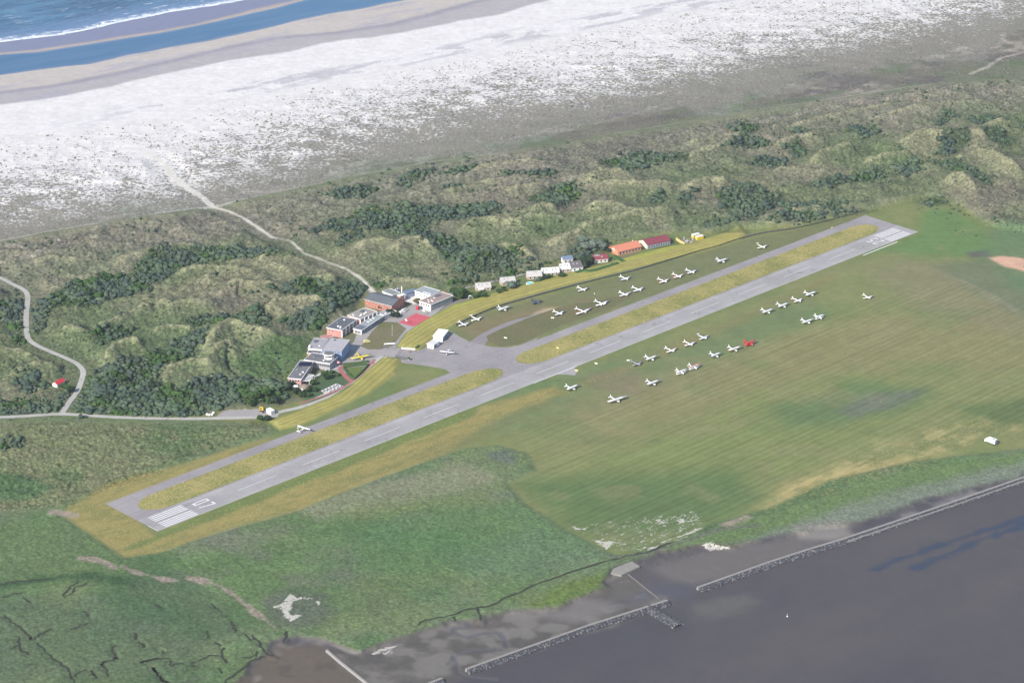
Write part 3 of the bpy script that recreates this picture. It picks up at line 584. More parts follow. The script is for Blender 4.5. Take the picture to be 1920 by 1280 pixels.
def ground_material():
    m = bpy.data.materials.new('ground_cover'); m.use_nodes = True; N = NT(m); b = N.n['Principled BSDF']
    pos = N.new('ShaderNodeTexCoord').outputs['Object']
    a1 = N.new('ShaderNodeAttribute', attribute_name='ground_colour'); a2 = N.new('ShaderNodeAttribute', attribute_name='ground_kind')
    a3 = N.new('ShaderNodeAttribute', attribute_name='coarse_cover')
    sp = N.new('ShaderNodeSeparateColor'); N.link(a2.outputs['Color'], sp.inputs[0])
    tf_, wt_, mw_ = sp.outputs[0], sp.outputs[1], sp.outputs[2]; sk_ = a2.outputs['Alpha']
    cov = a3.outputs['Fac']
    c = a1.outputs['Color']
    nA = N.noise(pos, .50, 4, .72); nB = N.noise(pos, .16, 3, .5); nC = N.noise(pos, .05, 3, .5)
    # fine mottling, stronger on coarse cover
    k = N.math('MULTIPLY_ADD', N.math('SUBTRACT', nA, .5), N.math('MULTIPLY_ADD', cov, 2.1, .45), 1.0)
    k = N.math('MULTIPLY', k, N.math('MULTIPLY_ADD', N.math('SUBTRACT', nB, .5), .40, 1.0))
    vo = N.new('ShaderNodeTexVoronoi'); vo.inputs['Scale'].default_value = .42; vo.inputs['Detail'].default_value = 1.0; N.link(pos, vo.inputs['Vector'])
    k = N.math('MULTIPLY', k, N.math('ADD', 1.0, N.math('MULTIPLY', cov, N.math('SUBTRACT', .38, N.math('MULTIPLY', vo.outputs['Distance'], .70)))))
    k = N.math('MAXIMUM', N.math('MULTIPLY', k, N.math('MULTIPLY_ADD', N.math('SUBTRACT', nC, .5), .3, 1.0)), .25)
    wetk = N.math('SUBTRACT', 1.0, N.math('MULTIPLY', wt_, .75))
    k = N.math('ADD', N.math('MULTIPLY', N.math('SUBTRACT', k, 1.0), wetk), 1.0)
    c = N.mix(1.0, c, k, 'MULTIPLY')
    # mowing stripes
    rp = N.mapping(pos, (1, 1, 1), -RA)
    ba = N.new('ShaderNodeAttribute', attribute_name='bare_sand').outputs['Fac']
    bn_ = N.math('ADD', N.math('MULTIPLY', N.noise(N.mapping(rp, (.16, .34, 1)), 1.0, 6, .72), 1.0), N.math('MULTIPLY', N.math('SUBTRACT', N.noise(N.mapping(rp, (.6, 1.1, 1)), 1.0, 3, .7), .5), .75))
    bm_ = N.math('MULTIPLY', N.ramp(N.math('ADD', bn_, ba), .99, 1.04), N.ramp(ba, .05, .2))
    sx_ = N.new('ShaderNodeSeparateXYZ'); N.link(rp, sx_.inputs[0])
    ny = N.math('ADD', sx_.outputs[1], N.math('MULTIPLY', nC, 5.0))
    w1 = N.math('SINE', N.math('MULTIPLY', ny, 1.25)); w2 = N.math('SINE', N.math('MULTIPLY', ny, .46))
    lt = N.noise(N.mapping(rp, (.012, .45, 1)), 1.0, 3, .6)
    st = N.math('ADD', N.math('MULTIPLY', w1, .12), N.math('ADD', N.math('MULTIPLY', w2, .06), N.math('MULTIPLY', N.math('SUBTRACT', lt, .5), 1.1)))
    kk = N.math('ADD', 1.0, N.math('MULTIPLY', st, mw_)); c = N.mix(1.0, c, kk, 'MULTIPLY')
    # pale seed-head flecks
    fl = N.noise(N.mapping(pos, (1, 1, 1)), .62, 3, .7); fm = N.math('MULTIPLY', N.ramp(fl, .54, .64), sk_)
    fm = N.math('MULTIPLY', fm, .75)
    c = N.mix(N.math('MULTIPLY', N.math('MULTIPLY', N.ramp(N.noise(N.mapping(rp, (.05, .16, 1)), 1.0, 4, .65), .46, .62), sk_), .6), c, (.115, .135, .05)); c = N.mix(fm, c, (.36, .32, .14))
    c = N.mix(N.math('MULTIPLY', bm_, .85), c, (.47, .45, .40))
    # marram tufts on sand: threshold falls as density grows
    tn = N.noise(N.mapping(pos, (.34, .38, 1)), 1.0, 4, .70)
    tn2 = N.noise(pos, .055, 3, .5)
    tv = N.math('ADD', tn, N.math('MULTIPLY', N.math('SUBTRACT', tn2, .5), .35))
    th = N.math('SUBTRACT', .715, N.math('MULTIPLY', tf_, .40))
    tm = N.math('MULTIPLY', N.ramp(N.math('SUBTRACT', tv, th), -.015, .03), N.math('GREATER_THAN', tf_, .02))
    tcol = N.mix(nA, (.085, .082, .066), (.27, .255, .21)); c = N.mix(N.math('MULTIPLY', tm, .9), c, tcol)
    N.link(c, b.inputs['Base Color'])
    rg = N.math('SUBTRACT', .95, N.math('MULTIPLY', wt_, .42)); N.link(rg, b.inputs['Roughness'])
    N.link(N.math('MULTIPLY_ADD', wt_, .35, .1), b.inputs['Specular IOR Level'])
    bp = N.new('ShaderNodeBump'); bp.inputs['Distance'].default_value = 1.0
    hh = N.math('ADD', N.math('MULTIPLY', nA, N.math('MULTIPLY_ADD', cov, .9, .08)), N.math('MULTIPLY', tm, .5))
    N.link(N.math('MULTIPLY', hh, wetk), bp.inputs['Height']); bp.inputs['Strength'].default_value = .8
    N.link(bp.outputs[0], b.inputs['Normal'])
    return m

def water_material(name, kind):
    m = bpy.data.materials.new(name); m.use_nodes = True; N = NT(m); b = N.n['Principled BSDF']
    pos = N.new('ShaderNodeTexCoord').outputs['Object']
    sd_ = N.new('ShaderNodeAttribute', attribute_name='shore_distance').outputs['Fac']
    ang = -math.atan2(UD[1], UD[0])
    rp = N.mapping(pos, (1, 1, 1), ang)
    if kind == 'surf':
        wv = N.noise(N.mapping(rp, (.06, .33, 1)), 1.0, 4, .6)
        wv2 = N.noise(N.mapping(rp, (.015, .07, 1)), 1.0, 3, .5)
        c = N.mix(N.ramp(N.math('ADD', N.math('MULTIPLY', wv2, .5), N.math('MULTIPLY', wv, .5)), .38, .62), (.012, .062, .150), (.055, .165, .285))
        c = N.mix(N.ramp(sd_, 60, 2), c, (.11, .19, .34))
        # breaking line at the shore, ragged patches further out
        ed = N.math('ADD', sd_, N.math('MULTIPLY', N.math('SUBTRACT', N.noise(N.mapping(rp, (.03, .12, 1)), 1.0, 4, .6), .5), 34.0))
        f1 = N.math('MULTIPLY', N.ramp(ed, 15, 4), N.ramp(N.noise(pos, .16, 4, .7), .42, .56))
        f2 = N.math('MULTIPLY', N.ramp(N.math('ABSOLUTE', N.math('SUBTRACT', N.math('ADD', sd_, N.math('MULTIPLY', N.math('SUBTRACT', N.noise(pos, .06, 4, .7), .5), 14.0)), 3.0)), 4.0, .8), .85)
        f3 = N.math('MULTIPLY', N.ramp(sd_, 130, 20), N.ramp(N.noise(N.mapping(rp, (.04, .3, 1)), 1.0, 4, .65), .62, .68))
        f = N.math('MAXIMUM', N.math('MAXIMUM', f1, f2), f3)
        c = N.mix(f, c, (.80, .82, .85))
        b.inputs['Roughness'].default_value = .28
        bp = N.new('ShaderNodeBump'); bp.inputs['Strength'].default_value = 1.0; bp.inputs['Distance'].default_value = 2.6
        N.link(wv, bp.inputs['Height']); N.link(bp.outputs[0], b.inputs['Normal'])
    else:
        n = N.noise(N.mapping(rp, (.008, .05, 1)), 1.0, 4, .6)
        c = N.mix(N.ramp(n, .35, .7), (.028, .10, .20), (.060, .128, .22))
        sh_ = N.ramp(N.math('ADD', sd_, N.math('MULTIPLY', N.math('SUBTRACT', n, .5), 14.0)), 6.0, 0.0)
        c = N.mix(N.math('MULTIPLY', sh_, .55), c, (.24, .245, .29))
        b.inputs['Roughness'].default_value = .16
        bp = N.new('ShaderNodeBump'); bp.inputs['Strength'].default_value = .08
        N.link(N.noise(pos, .8, 3), bp.inputs['Height']); N.link(bp.outputs[0], b.inputs['Normal'])
    b.inputs['IOR'].default_value = 1.33
    N.link(c, b.inputs['Base Color'])
    return m
make_ground()
def water_sheet(name, m, us, lo, offs, hi=None):
    k = len(offs); lo_v = np.interp(us, *SH[lo])+2.0*fbm(us, us*0+3, 26, 4, 61)
    if hi is not None: hi_v = np.interp(us, *SH[hi])+1.6*fbm(us, us*0+9, 30, 4, 62)
    V = []; A_ = []
    for j, w in enumerate(offs):
        vv_ = lo_v+(hi_v-lo_v)*w if hi is not None else lo_v+w
        xy = us[:, None]*UD+vv_[:, None]*UV; V.append(np.c_[xy, np.full(len(us), .06)]); A_.append(np.minimum(vv_-lo_v, hi_v-vv_) if hi is not None else np.full(len(us), w))
    V = np.stack(V, 1).reshape(-1, 3); A_ = np.stack(A_, 1).ravel(); i = np.arange(len(us)-1)[:, None]*k+np.arange(k-1)[None]
    F_ = np.stack([i, i+k, i+k+1, i+1], -1).reshape(-1, 4); me = bpy.data.meshes.new(name); me.from_pydata(V.tolist(), [], F_.tolist()); me.update()
    at = me.attributes.new('shore_distance', 'FLOAT', 'POINT'); at.data.foreach_set('value', A_.astype(np.float32)); me.materials.append(m)
    o = bpy.data.objects.new(name, me); COL.objects.link(o); o['kind'] = 'structure'; return o
us = np.r_[-29000, -9000, -4000, np.linspace(-2500, 2500, 900), 4000, 9000, 29000]
water_sheet('sea', water_material('sea_water', 'surf'), us, 'surf', [0, 2, 5, 10, 20, 40, 80, 160, 400, 1500, 6000, 20000, 29000])
water_sheet('tidal_pool', water_material('tide_pool_water', 'pool'), us, 'pool', [0, .05, .1, .2, .35, .5, .65, .8, .9, .95, 1.0], 'bar')

M_CREEK = mat('wet_creek_mud', (.042, .046, .034), .85, .1)
def creek(pts, w=1.45):
    q = smooth_line(G(pts), 5); n = len(q); q = q+np.c_[rng.normal(0, .45, n), rng.normal(0, .6, n)]; ww = w*(.55+.9*rng.random(n)); ww[0] = ww[-1] = .15
    T = np.gradient(q, axis=0); T /= np.linalg.norm(T, axis=1)[:, None]+1e-9; Nn = np.c_[-T[:, 1], T[:, 0]]*ww[:, None]/2; V = [(*p, .2) for p in q+Nn]+[(*p, .2) for p in q-Nn]
    me = bpy.data.meshes.new('creek'); me.from_pydata(V, [], [(n+i, n+i+1, i+1, i) for i in range(n-1)]); me.materials.append(M_CREEK); o = bpy.data.objects.new('creek', me); COL.objects.link(o); o['kind'] = 'structure'
for c_ in CREEKS: creek(c_)
# ================================================================== HELPERS FOR OBJECTS
def tag(o, label=None, cat=None, group=None, kind=None):
    if label: o['label'] = label
    if cat: o['category'] = cat
    if group: o['group'] = group
    if kind: o['kind'] = kind
    return o
class MB:
    """collects shapes into ONE mesh"""
    def __init__(s): s.v = []; s.f = []; s.mi = []; s.cur = 0; s.sm = []
    def add(s, vs, fs, smooth=False):
        b = len(s.v); s.v += [tuple(map(float, q)) for q in vs]; s.f += [tuple(i+b for i in f) for f in fs]
        s.mi += [s.cur]*len(fs); s.sm += [smooth]*len(fs); return s
    def box(s, x0, x1, y0, y1, z0, z1):
        return s.add([(x0, y0, z0), (x1, y0, z0), (x1, y1, z0), (x0, y1, z0), (x0, y0, z1), (x1, y0, z1), (x1, y1, z1), (x0, y1, z1)],
                     [(3, 2, 1, 0), (4, 5, 6, 7), (0, 1, 5, 4), (1, 2, 6, 5), (2, 3, 7, 6), (3, 0, 4, 7)])
    def prism(s, pts, z0, z1):
        n = len(pts); vs = [(x, y, z0) for x, y in pts]+[(x, y, z1) for x, y in pts]
        return s.add(vs, [tuple(range(n))[::-1], tuple(range(n, 2*n))]+[(i, (i+1) % n, n+(i+1) % n, n+i) for i in range(n)])
    def loft(s, rings, cap=True, smooth=True):
        n = len(rings[0]); vs = [q for r in rings for q in r]; fs = []
        for k in range(len(rings)-1):
            for i in range(n): fs.append((k*n+i, k*n+(i+1) % n, (k+1)*n+(i+1) % n, (k+1)*n+i))
        if cap: fs += [tuple(range(n))[::-1], tuple(range((len(rings)-1)*n, len(rings)*n))]
        return s.add(vs, fs, smooth)
    def tube(s, a, b, r0, r1=None, n=8, cap=True):
        a = Vector(a); b = Vector(b); r1 = r0 if r1 is None else r1; d = (b-a).normalized()
        q = d.orthogonal().normalized(); w = d.cross(q)
        rg = [[a*(1-t)+b*t+(q*math.cos(k)+w*math.sin(k))*(r0*(1-t)+r1*t) for k in [2*math.pi*i/n for i in range(n)]] for t in (0, 1)]
        return s.loft(rg, cap)
    def mat(s, i): s.cur = i; return s
    def mesh(s, name, mats):
        me = bpy.data.meshes.new(name); me.from_pydata(s.v, [], s.f)
        for m in (mats if isinstance(mats, (list, tuple)) else [mats]): me.materials.append(m)
        me.polygons.foreach_set('material_index', s.mi); me.polygons.foreach_set('use_smooth', s.sm); me.update(); return me
    def build(s, name, mats, parent=None, loc=None, rz=None):
        o = bpy.data.objects.new(name, s.mesh(name, mats)); COL.objects.link(o)
        if parent is not None: o.parent = parent
        if loc is not None: o.location = loc
        if rz is not None: o.rotation_euler = (0, 0, rz)
        return o
def put(name, me, parent=None, loc=(0, 0, 0), rz=0, sc=None):
    o = bpy.data.objects.new(name, me); COL.objects.link(o); o.location = loc; o.rotation_euler = (0, 0, rz)
    if sc: o.scale = sc
    if parent is not None: o.parent = parent
    return o
def empty(name, loc, rz=0):
    o = bpy.data.objects.new(name, None); COL.objects.link(o); o.location = loc; o.rotation_euler = (0, 0, rz); o.empty_display_size = .5; return o
def copy_tree(o, parent=None):
    c = o.copy(); COL.objects.link(c)
    if parent is not None: c.parent = parent
    for ch in list(o.children): copy_tree(ch, c)
    return c
def sheet(name, pts, z, m, parent=None, kind='structure', thick=0):
    me = bpy.data.meshes.new(name); bm = bmesh.new(); vs = [bm.verts.new((float(x), float(y), z)) for x, y in pts]
    f = bm.faces.new(vs); bm.normal_update()
    if f.normal.z < 0: f.normal_flip()
    bmesh.ops.triangulate(bm, faces=bm.faces[:]); bm.to_mesh(me); bm.free(); me.materials.append(m)
    o = bpy.data.objects.new(name, me); COL.objects.link(o)
    if parent is not None: o.parent = parent
    elif kind: o['kind'] = kind
    return o
def strip(name, line, w, z, m, parent=None, kind='structure'):
    L = np.asarray(line); T = np.gradient(L, axis=0); T /= np.linalg.norm(T, axis=1)[:, None]; Nn = np.c_[-T[:, 1], T[:, 0]]
    w = np.broadcast_to(w, (len(L),))[:, None]; z = np.broadcast_to(z, (len(L),))
    a = L+Nn*w/2; b = L-Nn*w/2; k = len(L); vs = [(x, y, q) for (x, y), q in zip(a, z)]+[(x, y, q) for (x, y), q in zip(b, z)]
    fs = [(k+i, k+i+1, i+1, i) for i in range(k-1)]
    o = MB().add(vs, fs, True).build(name, m, parent)
    if parent is None and kind: o['kind'] = kind
    return o

# ================================================================== PAVEMENTS
def asphalt(name, base, seam=True, rot=RA):
    m = bpy.data.materials.new(name); m.use_nodes = True; N = NT(m); b = N.n['Principled BSDF']; b.inputs['Roughness'].default_value = .85
    pos = N.new('ShaderNodeTexCoord').outputs['Object']; rp = N.mapping(pos, (1, 1, 1), -rot)
    a = N.noise(rp, .035, 4, .6); c_ = N.noise(rp, .5, 4, .65); st = N.noise(N.mapping(rp, (.02, 1.1, 1)), 1.0, 3, .6)
    k = N.math('ADD', N.math('MULTIPLY_ADD', a, .60, .55), N.math('ADD', N.math('MULTIPLY', N.math('SUBTRACT', c_, .5), .22), N.math('MULTIPLY', N.math('SUBTRACT', st, .5), .5)))
    col_ = N.mix(1.0, base, k, 'MULTIPLY')
    if seam:
        sp_ = N.new('ShaderNodeSeparateXYZ'); N.link(rp, sp_.inputs[0]); tt = N.math('SUBTRACT', sp_.outputs[1], float(RO@RN))
        wear = N.math('MULTIPLY', N.ramp(N.math('ABSOLUTE', tt), 7.5, 1.5), N.ramp(st, .35, .75)); col_ = N.mix(N.math('MULTIPLY', wear, .35), col_, (.12, .115, .12))
        jn = N.math('LESS_THAN', N.math('FRACT', N.math('DIVIDE', N.math('SUBTRACT', sp_.outputs[0], float(RO@RD)), 25.0)), .010); col_ = N.mix(N.math('MULTIPLY', jn, .3), col_, (.08, .08, .08))
        j2 = N.math('LESS_THAN', N.math('ABSOLUTE', N.math('SUBTRACT', N.math('ABSOLUTE', tt), 4.8)), .12); col_ = N.mix(N.math('MULTIPLY', j2, .25), col_, (.09, .09, .09))
    # dark tar patches and hair cracks
    pt = N.ramp(N.noise(rp, .09, 5, .7), .62, .66); col_ = N.mix(N.math('MULTIPLY', pt, .38), col_, (.09, .088, .09))
    vz = N.new('ShaderNodeTexVoronoi'); vz.feature = 'DISTANCE_TO_EDGE'; vz.inputs['Scale'].default_value = .08; N.link(rp, vz.inputs['Vector'])
    cr = N.math('LESS_THAN', vz.outputs[0], .012); col_ = N.mix(N.math('MULTIPLY', cr, .16 if seam else 0.05), col_, (.06, .06, .06))
    N.link(col_, b.inputs['Base Color'])
    return m
M_RUN = asphalt('runway_asphalt', (.355, .340, .338)); M_TAXI = asphalt('taxiway_asphalt', (.290, .268, .272)); M_CONC = asphalt('pale_concrete', (.42, .405, .37), False)
M_PLAZA = asphalt('yard_paving', (.33, .31, .30), False, 0.3); M_TRACK = asphalt('track_asphalt', (.25, .225, .23), False)
def grassy(name, base, dry, fleck=.4, stripe=0):
    m = bpy.data.materials.new(name); m.use_nodes = True; N = NT(m); b = N.n['Principled BSDF']; b.inputs['Roughness'].default_value = .95; b.inputs['Specular IOR Level'].default_value = .1
    pos = N.new('ShaderNodeTexCoord').outputs['Object']
    a = N.noise(pos, .045, 4, .6); c_ = N.noise(N.mapping(pos, (1, 1, 1), -RA), .3, 4, .7); d_ = N.noise(pos, .65, 3, .72)
    col_ = N.mix(N.ramp(N.math('ADD', N.math('MULTIPLY', a, .6), N.math('MULTIPLY', c_, .4)), .36, .62), base, dry)
    col_ = N.mix(N.math('MULTIPLY', N.ramp(d_, .53, .63), fleck), col_, (.44, .38, .16))
    col_ = N.mix(N.math('MULTIPLY', N.ramp(d_, .44, .34), .45), col_, (.07, .08, .03))
    N.link(col_, b.inputs['Base Color']); bp = N.new('ShaderNodeBump'); bp.inputs['Strength'].default_value = .6; N.link(d_, bp.inputs['Height']); N.link(bp.outputs[0], b.inputs['Normal'])
    return m
M_DRY = grassy('dry_airfield_grass', (.155, .170, .055), (.30, .26, .10), .65)
M_LAWN = grassy('lawn', (.085, .145, .035), (.13, .15, .06), .1)
M_GRN = grassy('park_grass', (.105, .12, .055), (.145, .125, .070), .1)
def paint_mat(name, c):
    m = bpy.data.materials.new(name); m.use_nodes = True; N = NT(m); b = N.n['Principled BSDF']; b.inputs['Roughness'].default_value = .6
    pos = N.new('ShaderNodeTexCoord').outputs['Object']; n = N.noise(pos, 1.3, 4, .7)
    N.link(N.mix(N.math('MULTIPLY', N.ramp(n, .48, .68), .6), c, (.3, .29, .28)), b.inputs['Base Color']); return m
M_WPAINT = paint_mat('white_line_paint', (.64, .63, .63)); M_FPAINT = paint_mat('faded_line_paint', (.56, .54, .54))
S0, S1, W2 = -66.3, 642.8, 9.64
def stq(s0, s1, t0, t1): return [ST(s0, t0), ST(s1, t0), ST(s1, t1), ST(s0, t1)]
sheet('runway', stq(S0, S1, -W2, W2), .03, M_RUN)
def st1(x, y): a, b = to_st(G([(x, y)])); return float(a[0]), float(b[0])
TI, TO = 31.4, 40.0
# taxiway, turning heads and the throat by the apron, one paved sheet
s_wi0 = st1(250, 946)[0]; s_wi1 = st1(955.5, 699)[0]; s_ei0 = st1(957.5, 673)[0]; s_ei1 = st1(1660, 429)[0]
sheet('taxiway', stq(S0, S1, W2, TO), .026, M_TAXI)
def island(name, s0, s1, t0=W2+1.2, t1=TI, w0=1.0, w1=1.0):
    r = (t1-t0)/2; tm = (t0+t1)/2; pts = []
    L0, L1 = 17*w0, 17*w1
    for k in range(15): a = math.pi/2+math.pi*k/14; pts.append(ST(s0+L0+L0*math.cos(a), tm+r*math.sin(a)))
    for k in range(15): a = -math.pi/2+math.pi*k/14; pts.append(ST(s1-L1+L1*math.cos(a), tm+r*math.sin(a)))
    return sheet(name, pts, .05, M_DRY)
island('grass_median', s_wi0, s_wi1, w1=1.3); island('grass_median', s_ei0, s_ei1, w0=1.0)
sheet('runway_turning_pad', G([(1040, 702), (1060, 702), (1078, 703.5), (1084.4, 694.4), (1073.8, 688.6), (1060, 694)]), .034, M_RUN)
APRON = [(757, 649), (790, 655), (826, 640), (846, 621), (860, 630), (880, 640), (902, 646), (925, 651), (952, 651), (975, 647), (1010, 632), (985, 660), (960, 680), (900, 690), (860, 707), (841, 697), (835, 692), (800, 686), (764, 681), (745, 670)]
sheet('apron', G(APRON), .038, M_TAXI)
strip('gravel_spur', smooth_line(G([(893, 646), (905, 634), (935, 617), (965, 604), (1000, 594), (1018, 587)])), np.linspace(11, 4, 21), .034, M_TRACK)
sheet('park_grass_verge', G([(915, 638), (912, 630), (938, 617), (985, 598), (1050, 575), (1100, 568), (1200, 545), (1150, 575), (1050, 610), (990, 637), (968, 646), (940, 650)]), .046, M_GRN)
sheet('yard', G([(612, 688), (640, 664), (664, 640), (668, 628), (700, 612), (742, 590), (760, 580), (776, 568), (790, 566), (800, 571), (815, 575), (845, 563), (838, 570), (815, 590), (800, 600), (770, 622), (757, 638), (757, 650), (766, 682), (742, 676), (722, 671), (704, 690), (672, 720), (660, 700), (640, 700)]), .020, M_PLAZA)
sheet('parking_place', G([(427, 764), (486, 764), (525, 772), (520, 782), (500, 783), (450, 784), (404, 782)]), .022, M_PLAZA)
sheet('lawn_plot', G([(676, 649), (684, 640), (697, 622), (716, 603), (745, 604), (762, 616), (752, 628), (736, 648), (712, 655), (690, 655)]), .036, grassy('worn_lawn', (.12, .125, .055), (.165, .145, .095), .1))
strip('main_road', smooth_line(G(MAINROAD)), 4.0, .06, M_CONC)
strip('dune_road', smooth_line(G(DUNEROAD)), 3.6, .05, M_CONC)
strip('yard_path', smooth_line(G([(742, 672), (755, 652), (768, 635), (800, 607), (838, 576), (858, 566), (878, 560)])), 2.6, .042, M_TRACK)
strip('red_brick_edging', smooth_line(G([(560, 757), (600, 744), (640, 728), (668, 709), (690, 688), (703, 674)])), 2.0, .066, mat('red_paving', (.30, .13, .12), .9, noise=.25, nscale=.6))
M_LANE = asphalt('cottage_lane', (.31, .30, .285), False)
strip('cottage_lane', smooth_line(G([(846, 549), (862, 541), (887, 537), (905, 532), (935, 525), (966, 518), (984, 513)])), 2.8, .07, M_LANE)
fence_px = [(855, 611), (880, 598), (930, 577), (1000, 556.5), (1080, 535), (1140, 520), (1200, 505), (1300, 475), (1345, 463), (1390, 448), (1430, 438), (1500, 427), (1590, 405), (1625, 395)]
strip('dike_track', smooth_line(G(fence_px)+np.array([0, 1.6])), 3.0, .056, M_TRACK)
# ---- painted markings on the runway
rm = empty('runway_markings', (RO[0], RO[1], 0), RA); rm['kind'] = 'structure'
dash = MB().box(0, 30, -.17, .17, .030, .036).mesh('centre_line_dash', M_WPAINT)
for k in range(12): put('centre_line_dash', dash, rm, (50*k, 0, 0))
key = MB().box(0, 24, -.5, .5, .030, .036).mesh('threshold_bar', M_WPAINT)
offs = [-8.0, -6.0, -4.0, -2.0, 1.4, 3.4, 5.4, 7.4]
for side, sx0 in ((0, S0+6.5), (1, S1-31)):
    for t_ in offs: put('threshold_bar', key, rm, (sx0, t_, 0))
MB().box(S0, S1, -9.55, -9.33, .030, .036).build('edge_line', M_FPAINT, rm)
MB().box(S0, S0+.5, -9.2, 0, .030, .036).build('end_line', M_FPAINT, rm)
MB().box(st1(1616, 478)[0], st1(1678, 452)[0], -12.6, -11.7, .0, .05).build('white_kerb_line', M_WPAINT, rm)
e_a = st1(999, 718)[0]; MB().box(e_a, e_a+40, -9.9, -9.2, .030, .038).build('white_kerb_line', M_WPAINT, rm)
def digit(ch):
    b = MB(); w, h, k = 3.4, 11.0, .75
    B = lambda x0, x1, y0, y1: b.box(x0, x1, y0, y1, .030, .038)
    if ch == '0': B(0, k, 0, h); B(w-k, w, 0, h); B(k, w-k, 0, 1.3); B(k, w-k, h-1.3, h)
    if ch == '7': B(0, w, h-1.4, h); b.prism([(.7, 0), (1.6, 0), (w, h-1.4), (w-.95, h-1.4)], .030, .038)
    if ch == '2': B(0, w, 0, 1.3); B(w-k, w, h*.5, h-1.3); B(.3, w, h-1.3, h); B(0, k, h-3.2, h-1.3); b.prism([(0, 1.3), (1.0, 1.3), (w, h*.5), (w-1.0, h*.5)], .030, .038)
    if ch == '5': B(0, w, h-1.3, h); B(0, k, h*.55, h-1.3); B(k, w-k*.6, h*.55, h*.55+1.2); B(w-k, w, 1.3, h*.55); B(0, w-k*.5, 0, 1.3)
    return b
def number(txt, s, heading_fwd):
    q = empty('runway_number', (0, 0, 0)); q.parent = rm; q.location = (s, 0, 0); q.rotation_euler = (0, 0, -math.pi/2 if heading_fwd else math.pi/2)
    q.name = 'runway_number'
    for i, ch in enumerate(txt): digit(ch).build('digit', M_WPAINT, q, loc=((-4.6 if i == 0 else 1.2), 0, 0))
number('07', st1(370, 950)[0], True); number('25', st1(1651, 449)[0], False)
# ================================================================== BUILDINGS
M = {}
def mk(n, c, **k): M[n] = mat(n, c, **k); return M[n]
mk('grey_felt_roof', (.155, .155, .165), noise=.3, nscale=.35, rough=.9); mk('pale_grey_roof', (.32, .31, .325), noise=.16, nscale=.3, rough=.85)
mk('grey_metal_roof', (.36, .35, .365), noise=.12, nscale=.25, rough=.6); mk('slate_blue_roof', (.125, .14, .175), noise=.15, nscale=.4, rough=.6)
mk('dark_felt_roof', (.10, .105, .125), noise=.3, nscale=.5, rough=.85); mk('slate_roof', (.105, .12, .135), noise=.22, nscale=.25, rough=.75)
mk('gravel_roof', (.285, .265, .24), noise=.35, nscale=.5, rough=.95); mk('brown_gravel_roof', (.30, .225, .205), noise=.35, nscale=.4, rough=.95)
mk('green_grey_roof', (.27, .30, .31), noise=.12, nscale=.3, rough=.7); mk('greenish_roof', (.20, .225, .215), noise=.12, nscale=.3, rough=.8)
mk('orange_tiles', (.52, .20, .125), noise=.10, nscale=2.5, rough=.75); mk('maroon_tiles', (.20, .050, .065), noise=.15, nscale=2, rough=.7)
mk('dark_tiles', (.13, .115, .12), noise=.2, nscale=2, rough=.8); mk('pale_tiles', (.42, .405, .39), noise=.14, nscale=1.5, rough=.85)
mk('white_tiles', (.56, .55, .53), noise=.10, nscale=1.0, rough=.8); mk('blue_roof', (.14, .19, .27), noise=.15, nscale=1, rough=.6); mk('red_roof', (.48, .07, .07), noise=.1, nscale=1, rough=.6)
def brick_mat(n, c1, c2):
    m = bpy.data.materials.new(n); m.use_nodes = True; N = NT(m); b = N.n['Principled BSDF']; b.inputs['Roughness'].default_value = .9
    pos = N.new('ShaderNodeTexCoord').outputs['Object']; bt = N.new('ShaderNodeTexNoise'); bt.inputs['Scale'].default_value = 3.5; bt.inputs['Detail'].default_value = 5; N.link(pos, bt.inputs[0])
    big = N.noise(pos, .3, 3); N.link(N.mix(N.ramp(N.math('ADD', N.math('MULTIPLY', bt.outputs[0], .6), N.math('MULTIPLY', big, .4)), .35, .65), c1, c2), b.inputs['Base Color']); M[n] = m
brick_mat('red_brick', (.34, .115, .075), (.46, .19, .13)); brick_mat('pink_brick', (.42, .20, .18), (.52, .27, .24)); brick_mat('orange_brick', (.50, .19, .11), (.60, .26, .16)); brick_mat('sand_brick', (.36, .29, .21), (.46, .38, .29))
mk('white_render', (.72, .71, .69), noise=.06, nscale=.5); mk('white_trim', (.76, .75, .74), noise=.04); mk('grey_wall', (.36, .36, .38), noise=.12, nscale=.4); mk('dark_wall', (.16, .15, .15), noise=.2)
mk('blue_wall', (.22, .26, .33), noise=.1, nscale=.3); mk('hangar_shade_blue', (.20, .28, .42), noise=.08, nscale=.3); mk('cream_render', (.62, .58, .50), noise=.08); mk('dark_metal', (.07, .07, .08), rough=.5); mk('yellow_panel', (.68, .49, .05), noise=.08, nscale=.7); mk('pale_yellow_board', (.58, .48, .20), noise=.12, nscale=.8)
mk('solar_glass', (.012, .014, .035), rough=.15, spec=.6); mk('window_glass', (.035, .05, .07), rough=.12, spec=.6); mk('roof_glass', (.10, .13, .16), rough=.15, spec=.6); mk('weathered_wood', (.25, .20, .15), noise=.25, nscale=1.5); mk('thatch', (.22, .175, .14), noise=.3, nscale=2, rough=1)
mk('steel', (.45, .46, .48), rough=.35, metal=.7); mk('purple_grey_silo', (.17, .155, .24), noise=.12, nscale=.6, rough=.5)

